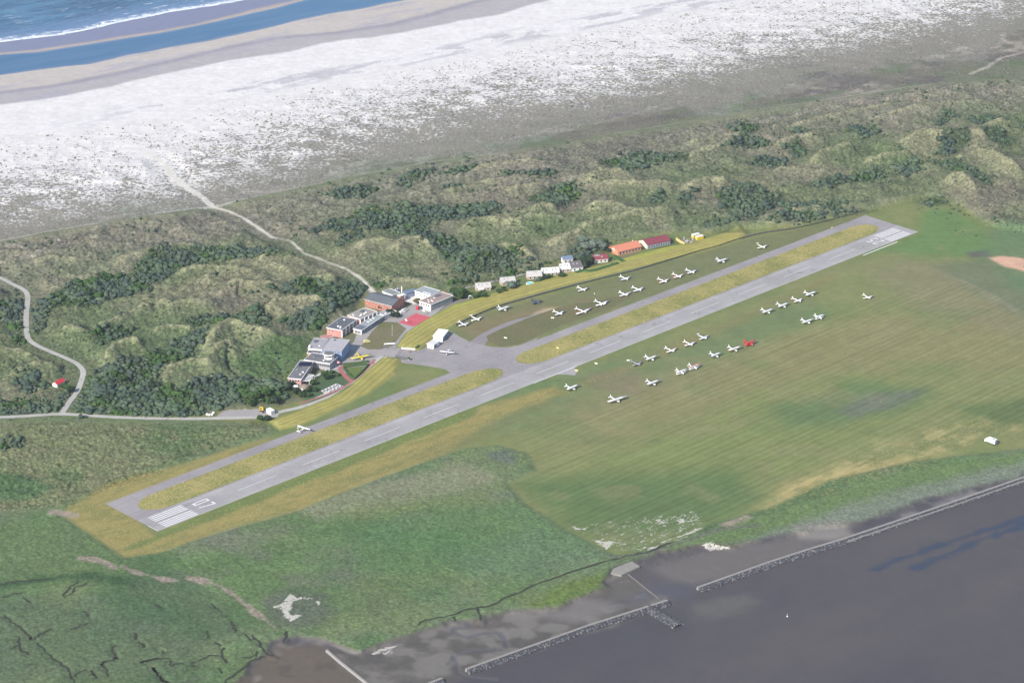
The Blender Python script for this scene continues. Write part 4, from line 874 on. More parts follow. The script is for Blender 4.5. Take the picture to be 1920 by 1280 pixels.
mk('roof_joint', (.07, .07, .08))
WIN = {}
def window_mesh(w, h, horiz=False):
    k = (w, h)
    if k not in WIN:
        f = MB(); t = .09
        f.box(-w/2, w/2, -.07, .03, 0, t).box(-w/2, w/2, -.07, .03, h-t, h).box(-w/2, -w/2+t, -.07, .03, t, h-t).box(w/2-t, w/2, -.07, .03, t, h-t)
        if w > 1.6: f.box(-.04, .04, -.06, .02, t, h-t)
        WIN[k] = (f.mesh('window', M['white_trim']), MB().box(-w/2+t, w/2-t, -.035, .01, t, h-t).mesh('pane', M['window_glass']))
    return WIN[k]
def add_window(root, x, y, z, ang, w=1.2, h=1.2, name='window'):
    a, b = window_mesh(w, h); o = put(name, a, root, (x, y, z), ang); put('pane', b, o); return o
def add_skylight(roof, loc, rot, w=1.0, h=1.3):
    me = MB().box(-w/2, w/2, -h/2, h/2, 0, .09).mesh('skylight', [M['white_trim']]); o = put('skylight', me, roof); o.location = loc; o.rotation_euler = rot
    g = put('pane', MB().box(-w/2+.1, w/2-.1, -h/2+.1, h/2-.1, .09, .12).mesh('pane', M['roof_glass']), o); return o

def frame3(A, B, D=None):
    """root at A, x towards B; depth from the third corner D"""
    A, B = np.array(A), np.array(B); L = B-A; ln = float(np.hypot(*L)); rz = math.atan2(L[1], L[0]); dp = None
    if D is not None: n = np.array([-L[1], L[0]])/ln; dp = float((np.array(D)-B)@n)
    return ln, rz, dp
def openings(root, ln, dp, rows, side, name='window', dark=None):
    """rows: list of (z, w, h, count, start, end) on a side: f front, b back, l left, r right"""
    for z, w, h, n, a, b in rows:
        for i in range(n):
            q = a+(b-a)*(i+.5)/n
            if side == 'f': add_window(root, q*ln, 0, z, 0, w, h, name)
            if side == 'r': add_window(root, ln, q*dp, z, math.pi/2, w, h, name)
            if side == 'l': add_window(root, 0, q*dp, z, -math.pi/2, w, h, name)
            if side == 'b': add_window(root, q*ln, dp, z, math.pi, w, h, name)
def flat_house(name, label, cat, A, B, D, h, wall, roof, trim='white_trim', base=0, group=None, wins=(), par=.35, over=.35):
    A, B, D = [G([p], h)[0] for p in (A, B, D)]; ln, rz, dp = frame3(A, B, D)
    root = tag(empty(name, (A[0], A[1], base), rz), label, cat, group)
    MB().box(0, ln, 0, dp, -1.0, h-.30).build('wall', M[wall], root)
    r = MB().box(-over, ln+over, -over, dp+over, h-.297, h-.05).build('roof', M[roof], root)
    t = MB(); o = over; k = .22
    t.box(-o-.02, ln+o+.02, -o-.02, -o+k, h-.34, h+par*.35).box(-o-.02, ln+o+.02, dp+o-k, dp+o+.02, h-.34, h+par*.35)
    t.box(-o-.02, -o+k, -o+k, dp+o-k, h-.34, h+par*.35).box(ln+o-k, ln+o+.02, -o+k, dp+o-k, h-.34, h+par*.35)
    t.build('roof_edge', M[trim], r)
    if dp > 7 and ln > 4 and 'felt' in roof or 'pale_grey' in roof or 'gravel' in roof:
        sm_ = MB()
        for i in range(1, int(dp/3.2)): sm_.box(0, ln, i*3.2, i*3.2+.14, h-.05, h+.01)
        if len(sm_.v): sm_.build('roof_joint', M['roof_joint'], r)
        MB().box(ln*.2, ln*.2+.9, dp*.45, dp*.45+.9, h-.05, h+.55).build('roof_vent', M['steel'], r); MB().box(ln*.65, ln*.65+1.1, dp*.22, dp*.22+.8, h-.05, h+.35).build('roof_light', M['white_trim'], r)
        MB().box(ln*.1, ln*.45, dp*.6, dp*.82, h-.05, h-.02).build('roof_patch', M['dark_felt_roof'], r)
    for side, rows in wins: openings(root, ln, dp, rows, side)
    return root, ln, dp, r
def gable_house(name, label, cat, A, B, D, he, hr, wall, roof, group=None, wins=(), over=.4, trim=None, ridge_off=.5, z_of=None):
    """ridge parallel to the front A-B"""
    A, B, D = [G([p], z)[0] for p, z in ((A, he), (B, he), (D, he))]; ln, rz, dp = frame3(A, B, D)
    return gable_at(name, label, cat, A, rz, ln, dp, he, hr, wall, roof, group, wins, over, trim, ridge_off)
def gable_at(name, label, cat, A, rz, ln, dp, he, hr, wall, roof, group=None, wins=(), over=.4, trim=None, ro=.5, rows=0):
    root = tag(empty(name, (A[0], A[1], 0), rz), label, cat, group); ym = dp*ro
    prof = [(0, -1.0), (dp, -1.0), (dp, he-.06), (ym, hr-.12), (0, he-.06)]
    b = MB(); b.add([(0, y, z) for y, z in prof]+[(ln, y, z) for y, z in prof], [(0, 1, 2, 3, 4), (9, 8, 7, 6, 5)]+[(i, 5+i, 5+(i+1) % 5, (i+1) % 5) for i in (0, 1, 4)])
    b.build('wall', M[wall], root)
    s1 = (hr-he)/ym; s2 = (hr-he)/(dp-ym); t = .16
    r = MB()
    for y0, z0, y1, z1 in ((-over, he-over*s1, ym, hr), (dp+over, he-over*s2, ym, hr)):
        vs = [(x, y, z) for x in (-over, ln+over) for y, z in ((y0, z0), (y1, z1), (y1, z1+t), (y0, z0+t))]
        r.add(vs, [(0, 1, 2, 3), (7, 6, 5, 4), (0, 4, 5, 1), (1, 5, 6, 2), (2, 6, 7, 3), (3, 7, 4, 0)])
    ro_ = r.build('roof', M[roof], root)
    MB().box(-over, ln+over, ym-.14, ym+.14, hr+t-.04, hr+t+.07).build('ridge_cap', M[roof], ro_)
    if trim:
        MB().box(-over, ln+over, -over-.14, -over-.01, he-over*s1-.02, he-over*s1+.16).build('gutter', M[trim], ro_)
    for side, rws in wins: openings(root, ln, dp, rws, side)
    return root, ln, dp, ro_, s1
def chimney(roof, x, y, z, h=1.2, m='red_brick', w=.6):
    return MB().box(x-w/2, x+w/2, y-w/2, y+w/2, z-.8, z+h).build('chimney', M[m], roof)

print('dims')
# ---- airfield restaurant with its viewing cabin
r, ln, dp, rf = flat_house('restaurant_building', 'long brick building with grey felt roof, white side pergola and solar panels', 'building', (540.2, 708.3), (564.5, 710.4), (592, 678), 5.5, 'pink_brick', 'grey_felt_roof',
    wins=[('f', [(3.3, 1.5, 1.3, 4, .06, .9), (.5, 1.3, 1.6, 4, .06, .9)]), ('r', [(3.3, 2.0, 1.4, 8, .05, .97), (.5, 2.4, 1.9, 8, .05, .97)]), ('l', [(3.3, 1.2, 1.1, 7, .05, .9)])])
print('rest', ln, dp)
pg = MB()
for i in range(6): pg.box(ln+.3, ln+5.2, 1.5+i*2.1, 2.1+i*2.1, 3.55, 3.75)
pg.box(ln+5.0, ln+5.2, 1.0, 13, 3.3, 3.54)
for i in range(4): pg.box(ln+5.0, ln+5.2, 1.0+i*3.9, 1.2+i*3.9, 0, 3.3)
pg.build('pergola', M['white_trim'], r)
MB().box(ln*.72, ln*.72+1.3, dp*.35, dp*.35+1.0, 5.4, 6.0).build('roof_hood', M['white_trim'], rf)
for k in range(2):
    pn = MB(); y0 = dp*.70+k*2.6
    pn.add([(1.2, y0, 5.62), (9.2, y0+.8, 5.62), (9.2, y0+2.4, 6.5), (1.2, y0+1.6, 6.5), (1.2, y0, 5.55), (9.2, y0+.8, 5.55), (9.2, y0+2.4, 6.4), (1.2, y0+1.6, 6.4)], [(0, 1, 2, 3), (7, 6, 5, 4), (0, 4, 5, 1), (1, 5, 6, 2), (2, 6, 7, 3), (3, 7, 4, 0)])
    pn.build('solar_panel', M['solar_glass'], rf)
r2, ln2, dp2, rf2 = flat_house('terminal_annexe', 'low grey flat-roofed annexe that carries the white control cabin', 'building', (571, 674), (618.3, 681.2), (632, 668), 5.0, 'grey_wall', 'grey_felt_roof', wins=[('f', [(2.0, 2.4, 2.0, 6, .45, .98)]), ('r', [(2.0, 2.2, 1.8, 5, .05, .95)])])
print('annexe', ln2, dp2)
# control cabin: an eight-sided glazed room on the annexe roof
cx, cy = g1(617, 667, 6.5); cab = tag(empty('control_cabin', (cx, cy, 4.96), .25), 'white eight-sided control cabin with a band of windows and flat dark roof', 'control tower')
def ngon(r, n=8, a0=math.pi/8, sx=1.0): return [(r*sx*math.cos(a0+2*math.pi*i/n), r*math.sin(a0+2*math.pi*i/n)) for i in range(n)]
MB().prism(ngon(3.4), 0, 1.5).build('wall', M['white_render'], cab)
MB().prism(ngon(3.15), 1.5, 2.7).build('window_band', M['window_glass'], cab)
for x, y in ngon(3.3): MB().box(x-.07, x+.07, y-.07, y+.07, 1.5, 2.7).build('window_post', M['white_trim'], cab)
MB().prism(ngon(3.9), 2.7, 3.5).build('fascia', M['white_trim'], cab)
MB().prism(ngon(3.6), 3.5, 3.62).build('roof', M['grey_felt_roof'], cab)
MB().tube((0, 0, 3.6), (0, 0, 7.5), .06).build('antenna', M['steel'], cab)
# ---- hangar: bluish wall paint, with the blue of shade mixed into its colour
r, ln, dp, rf = flat_house('aircraft_hangar', 'tall hangar with smooth pale grey roof and bluish metal side wall', 'hangar', (605, 653.5), (640.7, 657), (652, 637), 7.6, 'hangar_shade_blue', 'grey_metal_roof', trim='pale_grey_roof', wins=[('f', [(5.6, 2.0, 1.0, 4, .05, .95)])])
print('hangar', ln, dp)
dd = MB()
for i in range(9): dd.box(ln, ln+.08, dp*(.04+i*.104), dp*(.04+i*.104)+dp*.10, 0, 6.0)
dd.build('sliding_door', M['hangar_shade_blue'], r)
MB().box(ln*.22, ln*.26, dp*.82, dp*.93, 7.55, 7.75).build('roof_hatch', M['dark_metal'], rf)
MB().box(ln*.29, ln*.32, dp*.83, dp*.94, 7.55, 7.75).build('roof_hatch', M['dark_metal'], rf)
r, ln, dp, rf = flat_house('hangar_workshop', 'pale grey flat-roofed workshop joined to the left of the tall hangar', 'building', (577.5, 651.5), (604, 653.5), (611, 634.8), 6.2, 'white_render', 'pale_grey_roof', trim='pale_grey_roof', wins=[('l', [(2, 1.4, 1.2, 5, .1, .9)])])
chimney(rf, 1.0, .5, 6.2, 1.6, 'white_render', 1.2)
r, ln, dp, rf = flat_house('brick_store', 'low store with bright orange-red brick front below the workshop', 'building', (576.5, 661.5), (600, 663.0), (603.5, 656), 4.6, 'orange_brick', 'dark_felt_roof')
r, ln, dp, rf = flat_house('hangar_lean_to', 'narrow dark-roofed lean-to between the tall hangar and the control cabin', 'building', (604, 660.8), (640, 664), (642.5, 659.5), 4.2, 'grey_wall', 'dark_felt_roof', wins=[('f', [(1.0, 2.2, 2.2, 4, .45, .95)])])
# ---- red-roofed link and dark building
r, ln, dp, rf = flat_house('red_roofed_link', 'small low building with salmon red roof behind the hangar', 'building', (603.5, 633), (624, 631), (628, 627), 3.8, 'pink_brick', 'red_roof', trim='pale_tiles')
M['red_roof'].node_tree.nodes['Mix'].inputs[6].default_value = (.42, .13, .12, 1); M['red_roof'].node_tree.nodes['Mix'].inputs[7].default_value = (.52, .18, .16, 1)
r, ln, dp, rf = flat_house('school_block_dark', 'long pink brick block with ribbed dark blue-grey flat roof and white pilasters', 'building', (612.8, 613.8), (639.7, 618.9), (674.0, 599.5), 5.6, 'pink_brick', 'dark_felt_roof', wins=[('r', [(3.3, 2.6, 1.6, 9, .03, .97), (.8, 2.6, 1.6, 9, .03, .97)]), ('f', [(3.3, 1.2, 1.2, 2, .1, .5)])])
r.name = 'accommodation_block'
print('C', ln, dp)
for i in range(5): MB().box(ln+.01, ln+.75, dp*(.02+i*.24)-.18, dp*(.02+i*.24)+.18, 0, 5.2).build('pilaster', M['white_trim'], r)
for i in range(7): MB().box(0, ln, dp*(.08+i*.13), dp*(.08+i*.13)+.12, 5.55, 5.66).build('roof_seam', M['slate_blue_roof'], rf)
for a, b in ((.75, .12), (.5, .2), (.35, .75)): MB().box(ln*a, ln*a+1.2, dp*b, dp*b+.9, 5.55, 6.2).build('roof_vent', M['white_trim'], rf)
r, ln, dp, rf = flat_house('gravel_roofed_block', 'pink brick block with pale gravel flat roof and white pilasters', 'building', (652, 590.8), (674.3, 598.0), (705, 583.5), 5.6, 'pink_brick', 'gravel_roof', wins=[('r', [(3.2, 2.6, 1.6, 8, .03, .97)])])
r.name = 'accommodation_block'
for i in range(5): MB().box(ln+.01, ln+.75, dp*(.02+i*.24)-.18, dp*(.02+i*.24)+.18, 0, 5.2).build('pilaster', M['white_trim'], r)
for a, b in ((.55, .35), (.6, .5), (.5, .65), (.2, .12)): MB().box(ln*a, ln*a+1.3, dp*b, dp*b+.8, 5.55, 6.0).build('roof_vent', M['white_trim'], rf)
# ---- long low building by the lawn
r, ln, dp, rf = flat_house('long_low_hall', 'very long single-storey building with pale grey roof and a row of windows, white gable front', 'building', (663, 615.8), (677.8, 618.9), (736.6, 595.6), 3.3, 'white_render', 'green_grey_roof', wins=[('r', [(1.0, 1.6, 1.5, 18, .03, .97)]), ('f', [(.3, 1.1, 2.1, 4, .1, .9)])])
print('E', ln, dp)
MB().box(-.3, ln+.3, -.3, dp*.26, 3.26, 3.36).build('roof_section', M['slate_blue_roof'], rf)
for b in (.5, .62, .74): MB().box(ln*.3, ln*.3+1.6, dp*b, dp*b+.9, 3.25, 3.55).build('roof_light', M['white_trim'], rf)
MB().box(ln+.002, ln+.03, 0, dp, 0, 3.0).build('blue_side_sheet', M['blue_wall'], r)  # thin blue-grey sheet over the right-hand wall
r, ln, dp, rf = flat_house('linking_canopy', 'low pale canopy roof between the long hall and the slate-roofed brick hall', 'building', (709, 586.5), (720, 591), (740, 582.0), 3.4, 'grey_wall', 'pale_grey_roof')
# ---- slate gabled brick hall
r, ln, dp, rf, s1 = gable_house('sports_hall', 'large red brick hall under a dark slate gable roof', 'building', (684, 560.5), (734.7, 573.6), (761, 561.8), 5.4, 7.6, 'red_brick', 'slate_roof', wins=[('f', [(3.6, 1.4, 1.0, 8, .03, .97), (.9, 1.3, 1.2, 9, .03, .97)]), ('r', [(1.0, 1.3, 1.5, 5, .08, .92), (3.6, 1.3, 1.2, 4, .15, .85)])], over=.5, trim='white_trim')
print('F', ln, dp)
for x, y in ((.35, .3), (.55, .62), (.7, .35), (.25, .7)): MB().box(ln*x, ln*x+.7, dp*y, dp*y+.7, 6.4, 7.2).build('roof_vent', M['steel'], rf)
# ---- boiler yard
r, ln, dp, rf = flat_house('boiler_house', 'small building with greenish roof and white wall behind the slate-roofed hall', 'building', (717.5, 546), (736, 553), (744, 546), 4.2, 'white_render', 'greenish_roof')
for i, (x, y) in enumerate(((742.5, 553.5), (746.3, 551.5))):
    px_, py_ = g1(x, y); o = MB().tube((0, 0, 0), (0, 0, 4.6), 1.15, n=16).build('silo_body', M['purple_grey_silo']); root = tag(empty('silo', (px_, py_, 0)), ['dark purple-grey upright tank nearest the slate roof, with steel lid', 'second dark upright tank, just behind its twin by the brick chimney house'][i], 'silo', 'tanks in the boiler yard'); o.parent = root
    MB().tube((0, 0, 4.6), (0, 0, 5.1), 1.18, .3, 16).build('lid', M['steel'], root); MB().box(1.1, 1.3, -.25, .25, 0, 4.9).build('ladder', M['white_trim'], root)
r, ln, dp, rf = flat_house('chimney_house', 'small orange brick plant house with white corner beside the tanks', 'building', (745.3, 553), (750.5, 555), (756, 551.5), 5.0, 'orange_brick', 'cream_render')
px_, py_ = g1(753.5, 556); root = tag(empty('chimney_stack', (px_, py_, 0)), 'tall thin white chimney pipe rising behind the plant house', 'chimney')
MB().tube((0, 0, 0), (0, 0, 7.6), .38, .34, 12).build('flue', M['white_trim'], root); MB().tube((0, 0, 7.6), (0, 0, 7.9), .5, .5, 12).build('cowl', M['steel'], root)
r, ln, dp, rf = flat_house('blue_shed', 'bluish-purple flat shed at the back of the white yard', 'building', (755, 546), (762, 549.5), (778, 543.5), 4.0, 'blue_wall', 'blue_roof', trim='blue_roof')
sheet('white_yard', G([(750, 559), (764, 551), (780, 548), (806, 554), (792, 561), (778, 571), (764, 567)]), .05, mat('bleached_paving', (.60, .57, .52), .9, noise=.07, nscale=.4))
r, ln, dp, rf = flat_house('grey_green_hall', 'hall with grey-green flat roof and white wall facing the bright yard', 'building', (778, 545.2), (807, 553.5), (825, 545.2), 4.6, 'white_render', 'green_grey_roof', wins=[('f', [(2.4, 1.4, .9, 7, .05, .95)])])
for q in range(5): MB().box(ln*(.45+q*.1), ln*(.45+q*.1)+.8, dp*.15, dp*.15+.6, 4.55, 5.0).build('roof_light', M['white_trim'], rf)
r, ln, dp, rf = flat_house('brown_roofed_wing', 'two-storey white wing with brownish gravel roof and a window row in shade', 'building', (786.6, 564), (807.6, 571), (846.5, 553.2), 5.0, 'white_render', 'brown_gravel_roof', wins=[('r', [(2.9, 1.8, 1.4, 12, .02, .98), (.5, 1.8, 1.6, 12, .02, .98)]), ('f', [(2.8, 1.6, 1.3, 4, .08, .92)])])
print('H3', ln, dp)
MB().box(ln+.002, ln+.03, 0, dp, 0, 4.65).build('blue_side_sheet', M['blue_wall'], r)  # blue-grey sheet laid on the right-hand wall only
for a, b in ((.3, .2), (.5, .25), (.55, .1), (.35, .45)): MB().box(ln*a, ln*a+1.0, dp*b, dp*b+.8, 4.95, 5.4).build('roof_vent', M['white_trim'], rf)
r, ln, dp, rf = flat_house('overgrown_garage', 'small pale green-grey shed under the trees at the start of the cottage lane', 'shed', (842.5, 545), (848, 549.5), (860, 543), 3.2, 'green_grey_roof', 'green_grey_roof')
# ---- white sheds on the apron
r, ln, dp, rf = flat_house('white_hangar_shed', 'white metal shed with stepped white roof beside the apron', 'hangar', (812.3, 629.8), (829.9, 631.8), (844.5, 619.2), 3.6, 'white_render', 'white_tiles')
print('shed', ln, dp)
for i in range(3): MB().box(-.2, ln+.2, dp*(.02+i*.33), dp*(.30+i*.33), 3.56, 3.66+.12*i).build('roof_panel', M['white_trim'], rf)
MB().box(ln+.002, ln+.04, .6, dp-.6, 0, 3.1).build('sliding_door', M['blue_wall'], r)
r, ln, dp, rf = flat_house('white_apron_kiosk', 'small white hut with flat white roof at the corner of the apron', 'hut', (800.8, 644), (812.8, 646.6), (822.8, 639), 3.0, 'white_render', 'white_tiles', wins=[('f', [(.9, .9, .9, 2, .1, .9)])])
MB().box(ln+.002, ln+.05, dp*.15, dp*.55, 0, 2.4).build('door', M['blue_wall'], r)
# ---- cottages along the dike
def cottage(name, label, ridge, eave, roofm, wallm='sand_brick', hr=5.2, he=2.7, sky=(), group='cottages behind the dike', awn=False, cat='house', dp=None):
    A = G([eave[0]], he)[0]; B = G([eave[1]], he)[0]; R0 = G([ridge[0]], hr)[0]; R1 = G([ridge[1]], hr)[0]
    L = B-A; ln = float(np.hypot(*L)); n = np.array([-L[1], L[0]])/ln; half = float(((R0+R1)/2-(A+B)/2)@n); rz = math.atan2(L[1], L[0])
    half = max(2.2, min(half, 7)); depth = half*1.75
    root, ln, dpp, rf, s1 = gable_at(name, label, cat, A, rz, ln, depth, he, hr, wallm, roofm, group, wins=[('f', [(.6, 1.3, 1.5, max(2, int(ln/3)), .05, .95)]), ('l', [(.9, 1.0, 1.2, 1, .2, .6)])], over=.35, ro=half/depth, trim='white_trim')
    sl = math.atan2(hr-he, half)
    for x, y in sky: add_skylight(rf, (x*ln, y*half, he+(hr-he)*y+.165), (sl, 0, 0))
    print(name, round(ln, 1), round(half, 1)); return root, ln, half, rf
def HQ(x, y): return (850+x/11.636, 490+y/11.636)
def I(x, y): return (970+x/12.8, 460+y/12.8)
def J(x, y): return (1090+x/14.22, 430+y/14.22)
def K(x, y): return (1190+x/12.8, 420+y/12.8)
c, ln, hf, rf = cottage('cottage', 'detached cottage with pale roof, three dark skylights and a white awning over its terrace', (HQ(435, 485), HQ(800, 450)), (HQ(500, 580), HQ(820, 555)), 'pale_tiles', sky=((.2, .6), (.42, .6), (.75, .6)))
MB().add([(1, -.05, 2.5), (5.4, -.05, 2.5), (5.4, -2.4, 2.0), (1, -2.4, 2.0), (1, -.05, 2.42), (5.4, -.05, 2.42), (5.4, -2.4, 1.92), (1, -2.4, 1.92)], [(0, 3, 2, 1), (4, 5, 6, 7), (0, 4, 7, 3), (3, 7, 6, 2), (2, 6, 5, 1)]).build('awning', M['cream_render'], c)
cottage('cottage', 'detached cottage with grey roof and two faint skylights, shrubs before its front', (HQ(970, 355), HQ(1335, 330)), (HQ(1045, 460), HQ(1355, 430)), 'pale_tiles', sky=((.25, .65), (.5, .65)))
cottage('cottage', 'pale-roofed cottage at the left end of the terrace above the round pool', (I(180, 630), I(560, 600)), (I(245, 745), I(590, 720)), 'pale_tiles', sky=((.5, .7), (.62, .7)))
cottage('cottage', 'wide terrace house with greenish-white roof and four tall skylights', (I(545, 560), I(965, 510)), (I(605, 665), I(1005, 635)), 'white_tiles', sky=((.08, .5), (.25, .5), (.62, .55), (.82, .6)))
cottage('cottage', 'terrace house with pinkish white roof and one blue skylight, brown terrace below it', (I(960, 450), I(1260, 430)), (I(1045, 575), I(1280, 555)), 'white_tiles', sky=((.1, .6), (.5, .65), (.75, .6)))
cottage('cottage', 'terrace house with dark brown-grey roof and white band under the eave', (I(1230, 390), I(1540, 365)), (I(1300, 550), I(1575, 520)), 'dark_tiles', 'white_render', sky=((.3, .6), (.65, .6)))
cottage('cottage', 'small white house with blue-grey roof half hidden behind the terrace', (I(1085, 270), I(1330, 255)), (I(1100, 345), I(1330, 315)), 'blue_roof', 'white_render', hr=4.8, he=3.0)
c, ln, hf, rf = cottage('cottage', 'house with deep maroon roof, white eave board and four small roof lights among trees', (J(200, 690), J(640, 655)), (J(350, 815), J(710, 780)), 'maroon_tiles', 'cream_render', sky=((.15, .85), (.28, .85), (.4, .85), (.6, .5)))
bx, by = g1(*I(1240, 650)); 
sheet('brown_terrace', G([I(1120, 640), I(1270, 590), I(1330, 700), I(1180, 770)]), .09, mat('brown_decking', (.30, .24, .16), .9, noise=.15, nscale=1))
# two riding halls
r, ln, dp, rf, s1 = gable_house('orange_roofed_hall', 'brick hall with glowing orange tiled roof, arched window in its gable', 'building', (1159.6, 472), (1202.5, 461.6), (1184, 452.5), 3.2, 5.6, 'orange_brick', 'orange_tiles', wins=[('f', [(.5, 1.6, 1.8, 7, .03, .97)])], over=.5)
print('O', ln, dp)
for i in range(6): MB().tube((0, (i-2.5)*.55, 0), (0, (i-2.5)*.55, 1.3+.5*math.cos((i-2.5)*.5)), .12, n=6).build('gable_window_bar', M['white_trim'], r, loc=(-.06, dp*.5, 2.2))
add_window(r, -.02, dp*.5, 2.0, -math.pi/2, 3.2, 1.7, 'gable_window')
chimney(rf, ln*.85, dp*.55, 5.4, 1.0, 'white_render', .5)
r, ln, dp, rf, s1 = gable_house('maroon_roofed_hall', 'hall with crimson-maroon roof and cream white gable end', 'building', (1214.2, 459.5), (1257.2, 450.3), (1239, 441.6), 3.2, 5.4, 'blue_wall', 'maroon_tiles', wins=[('f', [(.5, 1.8, 1.8, 9, .03, .97)])], over=.35)
print('Mr', ln, dp)
MB().add([(-.03, 0, 0), (-.03, dp, 0), (-.03, dp, 3.05), (-.03, dp/2, 5.2), (-.03, 0, 3.05)], [(0, 1, 2, 3, 4)]).build('gable_front', M['cream_render'], r)
add_window(r, ln*.12, -.02, 3.0, 0, .1, .1)
# red-roofed hut in the dunes
A = g1(97.5, 726); r, ln, dp, rf, s1 = gable_at('dune_hut', 'tiny white hut with red gable roof among dune shrubs', 'hut', g1(107.5, 727), math.radians(58), 7.5, 4.0, 2.3, 3.7, 'white_render', 'red_roof', over=.3)
add_window(r, 0, 2.0, 1.0, -math.pi/2, .9, .9)
M['signal_red'] = mat('signal_red', (.55, .04, .05), .5)
rf.data.materials[0] = M['signal_red']
r = tag(empty('garden_table', (*g1(92, 719), 0), .6), 'white table with two benches beside the red-roofed hut', 'table')
MB().box(-1, 1, -.4, .4, .7, .78).build('table_top', M['white_trim'], r); MB().box(-1, 1, .8, 1.15, .4, .48).build('bench', M['white_trim'], r); MB().box(-1, 1, -1.15, -.8, .4, .48).build('bench', M['white_trim'], r)
for x in (-.8, .8): MB().box(x-.05, x+.05, -1.0, 1.0, 0, .7).build('leg_frame', M['white_trim'], r)
# thatched parasol roof by the restaurant
x, y = g1(571.5, 731.5); r = tag(empty('thatched_shelter', (x, y, 0), .3), 'eight-sided thatched open shelter in front of the restaurant', 'shelter')
MB().loft([[(px*k, py*k, z) for px, py in ngon(1)] for k, z in ((4.2, 2.4), (2.4, 3.5), (.25, 4.4))]).build('thatched_roof', M['thatch'], r)
for px, py in ngon(3.4): MB().tube((px, py, 0), (px, py, 2.6), .1, n=6).build('post', M['weathered_wood'], r)
# yellow board wall, builders' rubble, pair of containers
a = np.array(g1(1267.0, 450.5)); b = np.array(g1(1283, 461)); L = b-a; ln = float(np.hypot(*L)); rz = math.atan2(L[1], L[0])
r = tag(empty('board_wall', (*a, 0), rz), 'pale yellow board wall beside the heap of rubble', 'wall')
for i in range(8): MB().box(ln*i/8+.02, ln*(i+1)/8-.02, 0, .12, .1, 2.4).build('board', M['pale_yellow_board'], r)
for i in range(5): MB().box(ln*i/4-.08, ln*i/4+.08, .13, .29, 0, 2.5).build('post', M['weathered_wood'], r)
rb = MB(); ox, oy = g1(1290, 457)
for i in range(120):
    x = ox+random.gauss(0, 3.1); y = oy+random.gauss(0, 4.6); sx_, sy_, sz_ = random.uniform(.2, .9), random.uniform(.15, .6), random.uniform(.15, .5); z = random.uniform(0, 1.2)*math.exp(-((x-ox)**2+(y-oy)**2)/20)
    c, s = math.cos(i*1.7), math.sin(i*1.7); rb.mat(i % 3); tl = random.uniform(-.4, .4)
    rb.add([(x+c*p*sx_-s*q*sy_, y+s*p*sx_+c*q*sy_, z+h*sz_*2+p*tl*sx_) for h in (0, 1) for p, q in ((-1, -1), (1, -1), (1, 1), (-1, 1))], [(3, 2, 1, 0), (4, 5, 6, 7), (0, 1, 5, 4), (1, 2, 6, 5), (2, 3, 7, 6), (3, 0, 4, 7)])
tag(rb.build('rubble_heap', [M['pale_tiles'], M['grey_wall'], M['weathered_wood']]), 'heap of grey and white building rubble by the yellow wall', 'rubble', kind='stuff')
for i, (px, py) in enumerate(((1307.2, 450.8), (1300.2, 447.3))):
    x, y = g1(px, py); r = tag(empty('container', (x, y, 0), math.radians(35)), ['yellow container with white roof, nearer the dike of the pair', 'yellow container with white roof, behind its twin and next to the rubble'][i], 'container', 'yellow containers')
    MB().box(0, 6, 0, 2.5, .1, 2.55).build('body', M['yellow_panel'] if i == 0 else M['pale_yellow_board'], r); MB().box(-.1, 6.1, -.1, 2.6, 2.55, 2.7).build('roof', M['white_trim'], r)
    for q in range(6): MB().box(q+.3, q+.42, -.06, 0, .2, 2.5).build('rib', M['yellow_panel'], r)
# parking place: white container, bales, yellow digger
x, y = g1(507.5, 775); r = tag(empty('white_container', (x, y, 0), math.radians(-52)), 'white box container with grey doors at the end of the parking place', 'container')
MB().box(-2.6, 2.6, -1.5, 1.5, .15, 2.9).build('body', M['white_trim'], r); MB().box(2.6, 2.66, -1.3, 1.3, .2, 2.7).build('door', M['grey_wall'], r); MB().box(-2.5, 2.5, -1.4, 1.4, 2.9, 3.0).build('roof', M['white_trim'], r)
for i, (px, py) in enumerate(((388.5, 778.3), (392.5, 779), (397.5, 778.8), (400.5, 775.5))):
    x, y = g1(px, py); b = MB(); b.tube((-.7, 0, .7), (.7, 0, .7), .72, n=14)
    o = b.build('wrapped_bale', M['white_trim'], loc=(x, y, 0), rz=i*1.1)
    tag(o, ['white wrapped bale at the left end of the roadside row', 'second white bale from the left beside the road', 'third white bale from the left beside the road', 'white bale at the right end of the row, set back from the road'][i], 'bale', 'wrapped bales by the road')
# ---- sports court
CT = np.array([g1(750, 604), g1(783.8, 586.5), g1(813.6, 593.3), g1(764, 615)]); cen = CT.mean(0)
L = CT[1]-CT[0]; ln = float(np.hypot(*L)); rz = math.atan2(L[1], L[0]); wd_ = 16.5; print('court', ln, np.hypot(*(CT[2]-CT[1])))
wd_ = float(np.hypot(*(CT[2]-CT[1])))
ctr = tag(empty('sports_court', (cen[0], cen[1], 0), rz), 'red all-weather court with faint white lines and two ball hoops', 'sports court')
MB().box(-ln/2, ln/2, -wd_/2, wd_/2, .0, .07).build('court_surface', mat('red_tartan', (.46, .085, .105), .8, noise=.10, nscale=.6), ctr)
lnm = MB(); a, b = ln/2-1.2, wd_/2-1.0
for q in (-1, 1): lnm.box(-a, a, q*b-.04, q*b+.04, .07, .078); lnm.box(q*a-.05, q*a+.05, -b+.05, b-.05, .07, .078); lnm.box(q*a*.55-.05, q*a*.55+.05, -b*.45, b*.45, .07, .078)
lnm.box(-.05, .05, -b+.05, b-.05, .07, .078)
for i in range(24):
    a0, a1 = 2*math.pi*i/24, 2*math.pi*(i+1)/24; lnm.add([(r_*math.cos(t_), r_*math.sin(t_), .081) for r_, t_ in ((1.9, a0), (2.02, a0), (2.02, a1), (1.9, a1))], [(0, 1, 2, 3)])
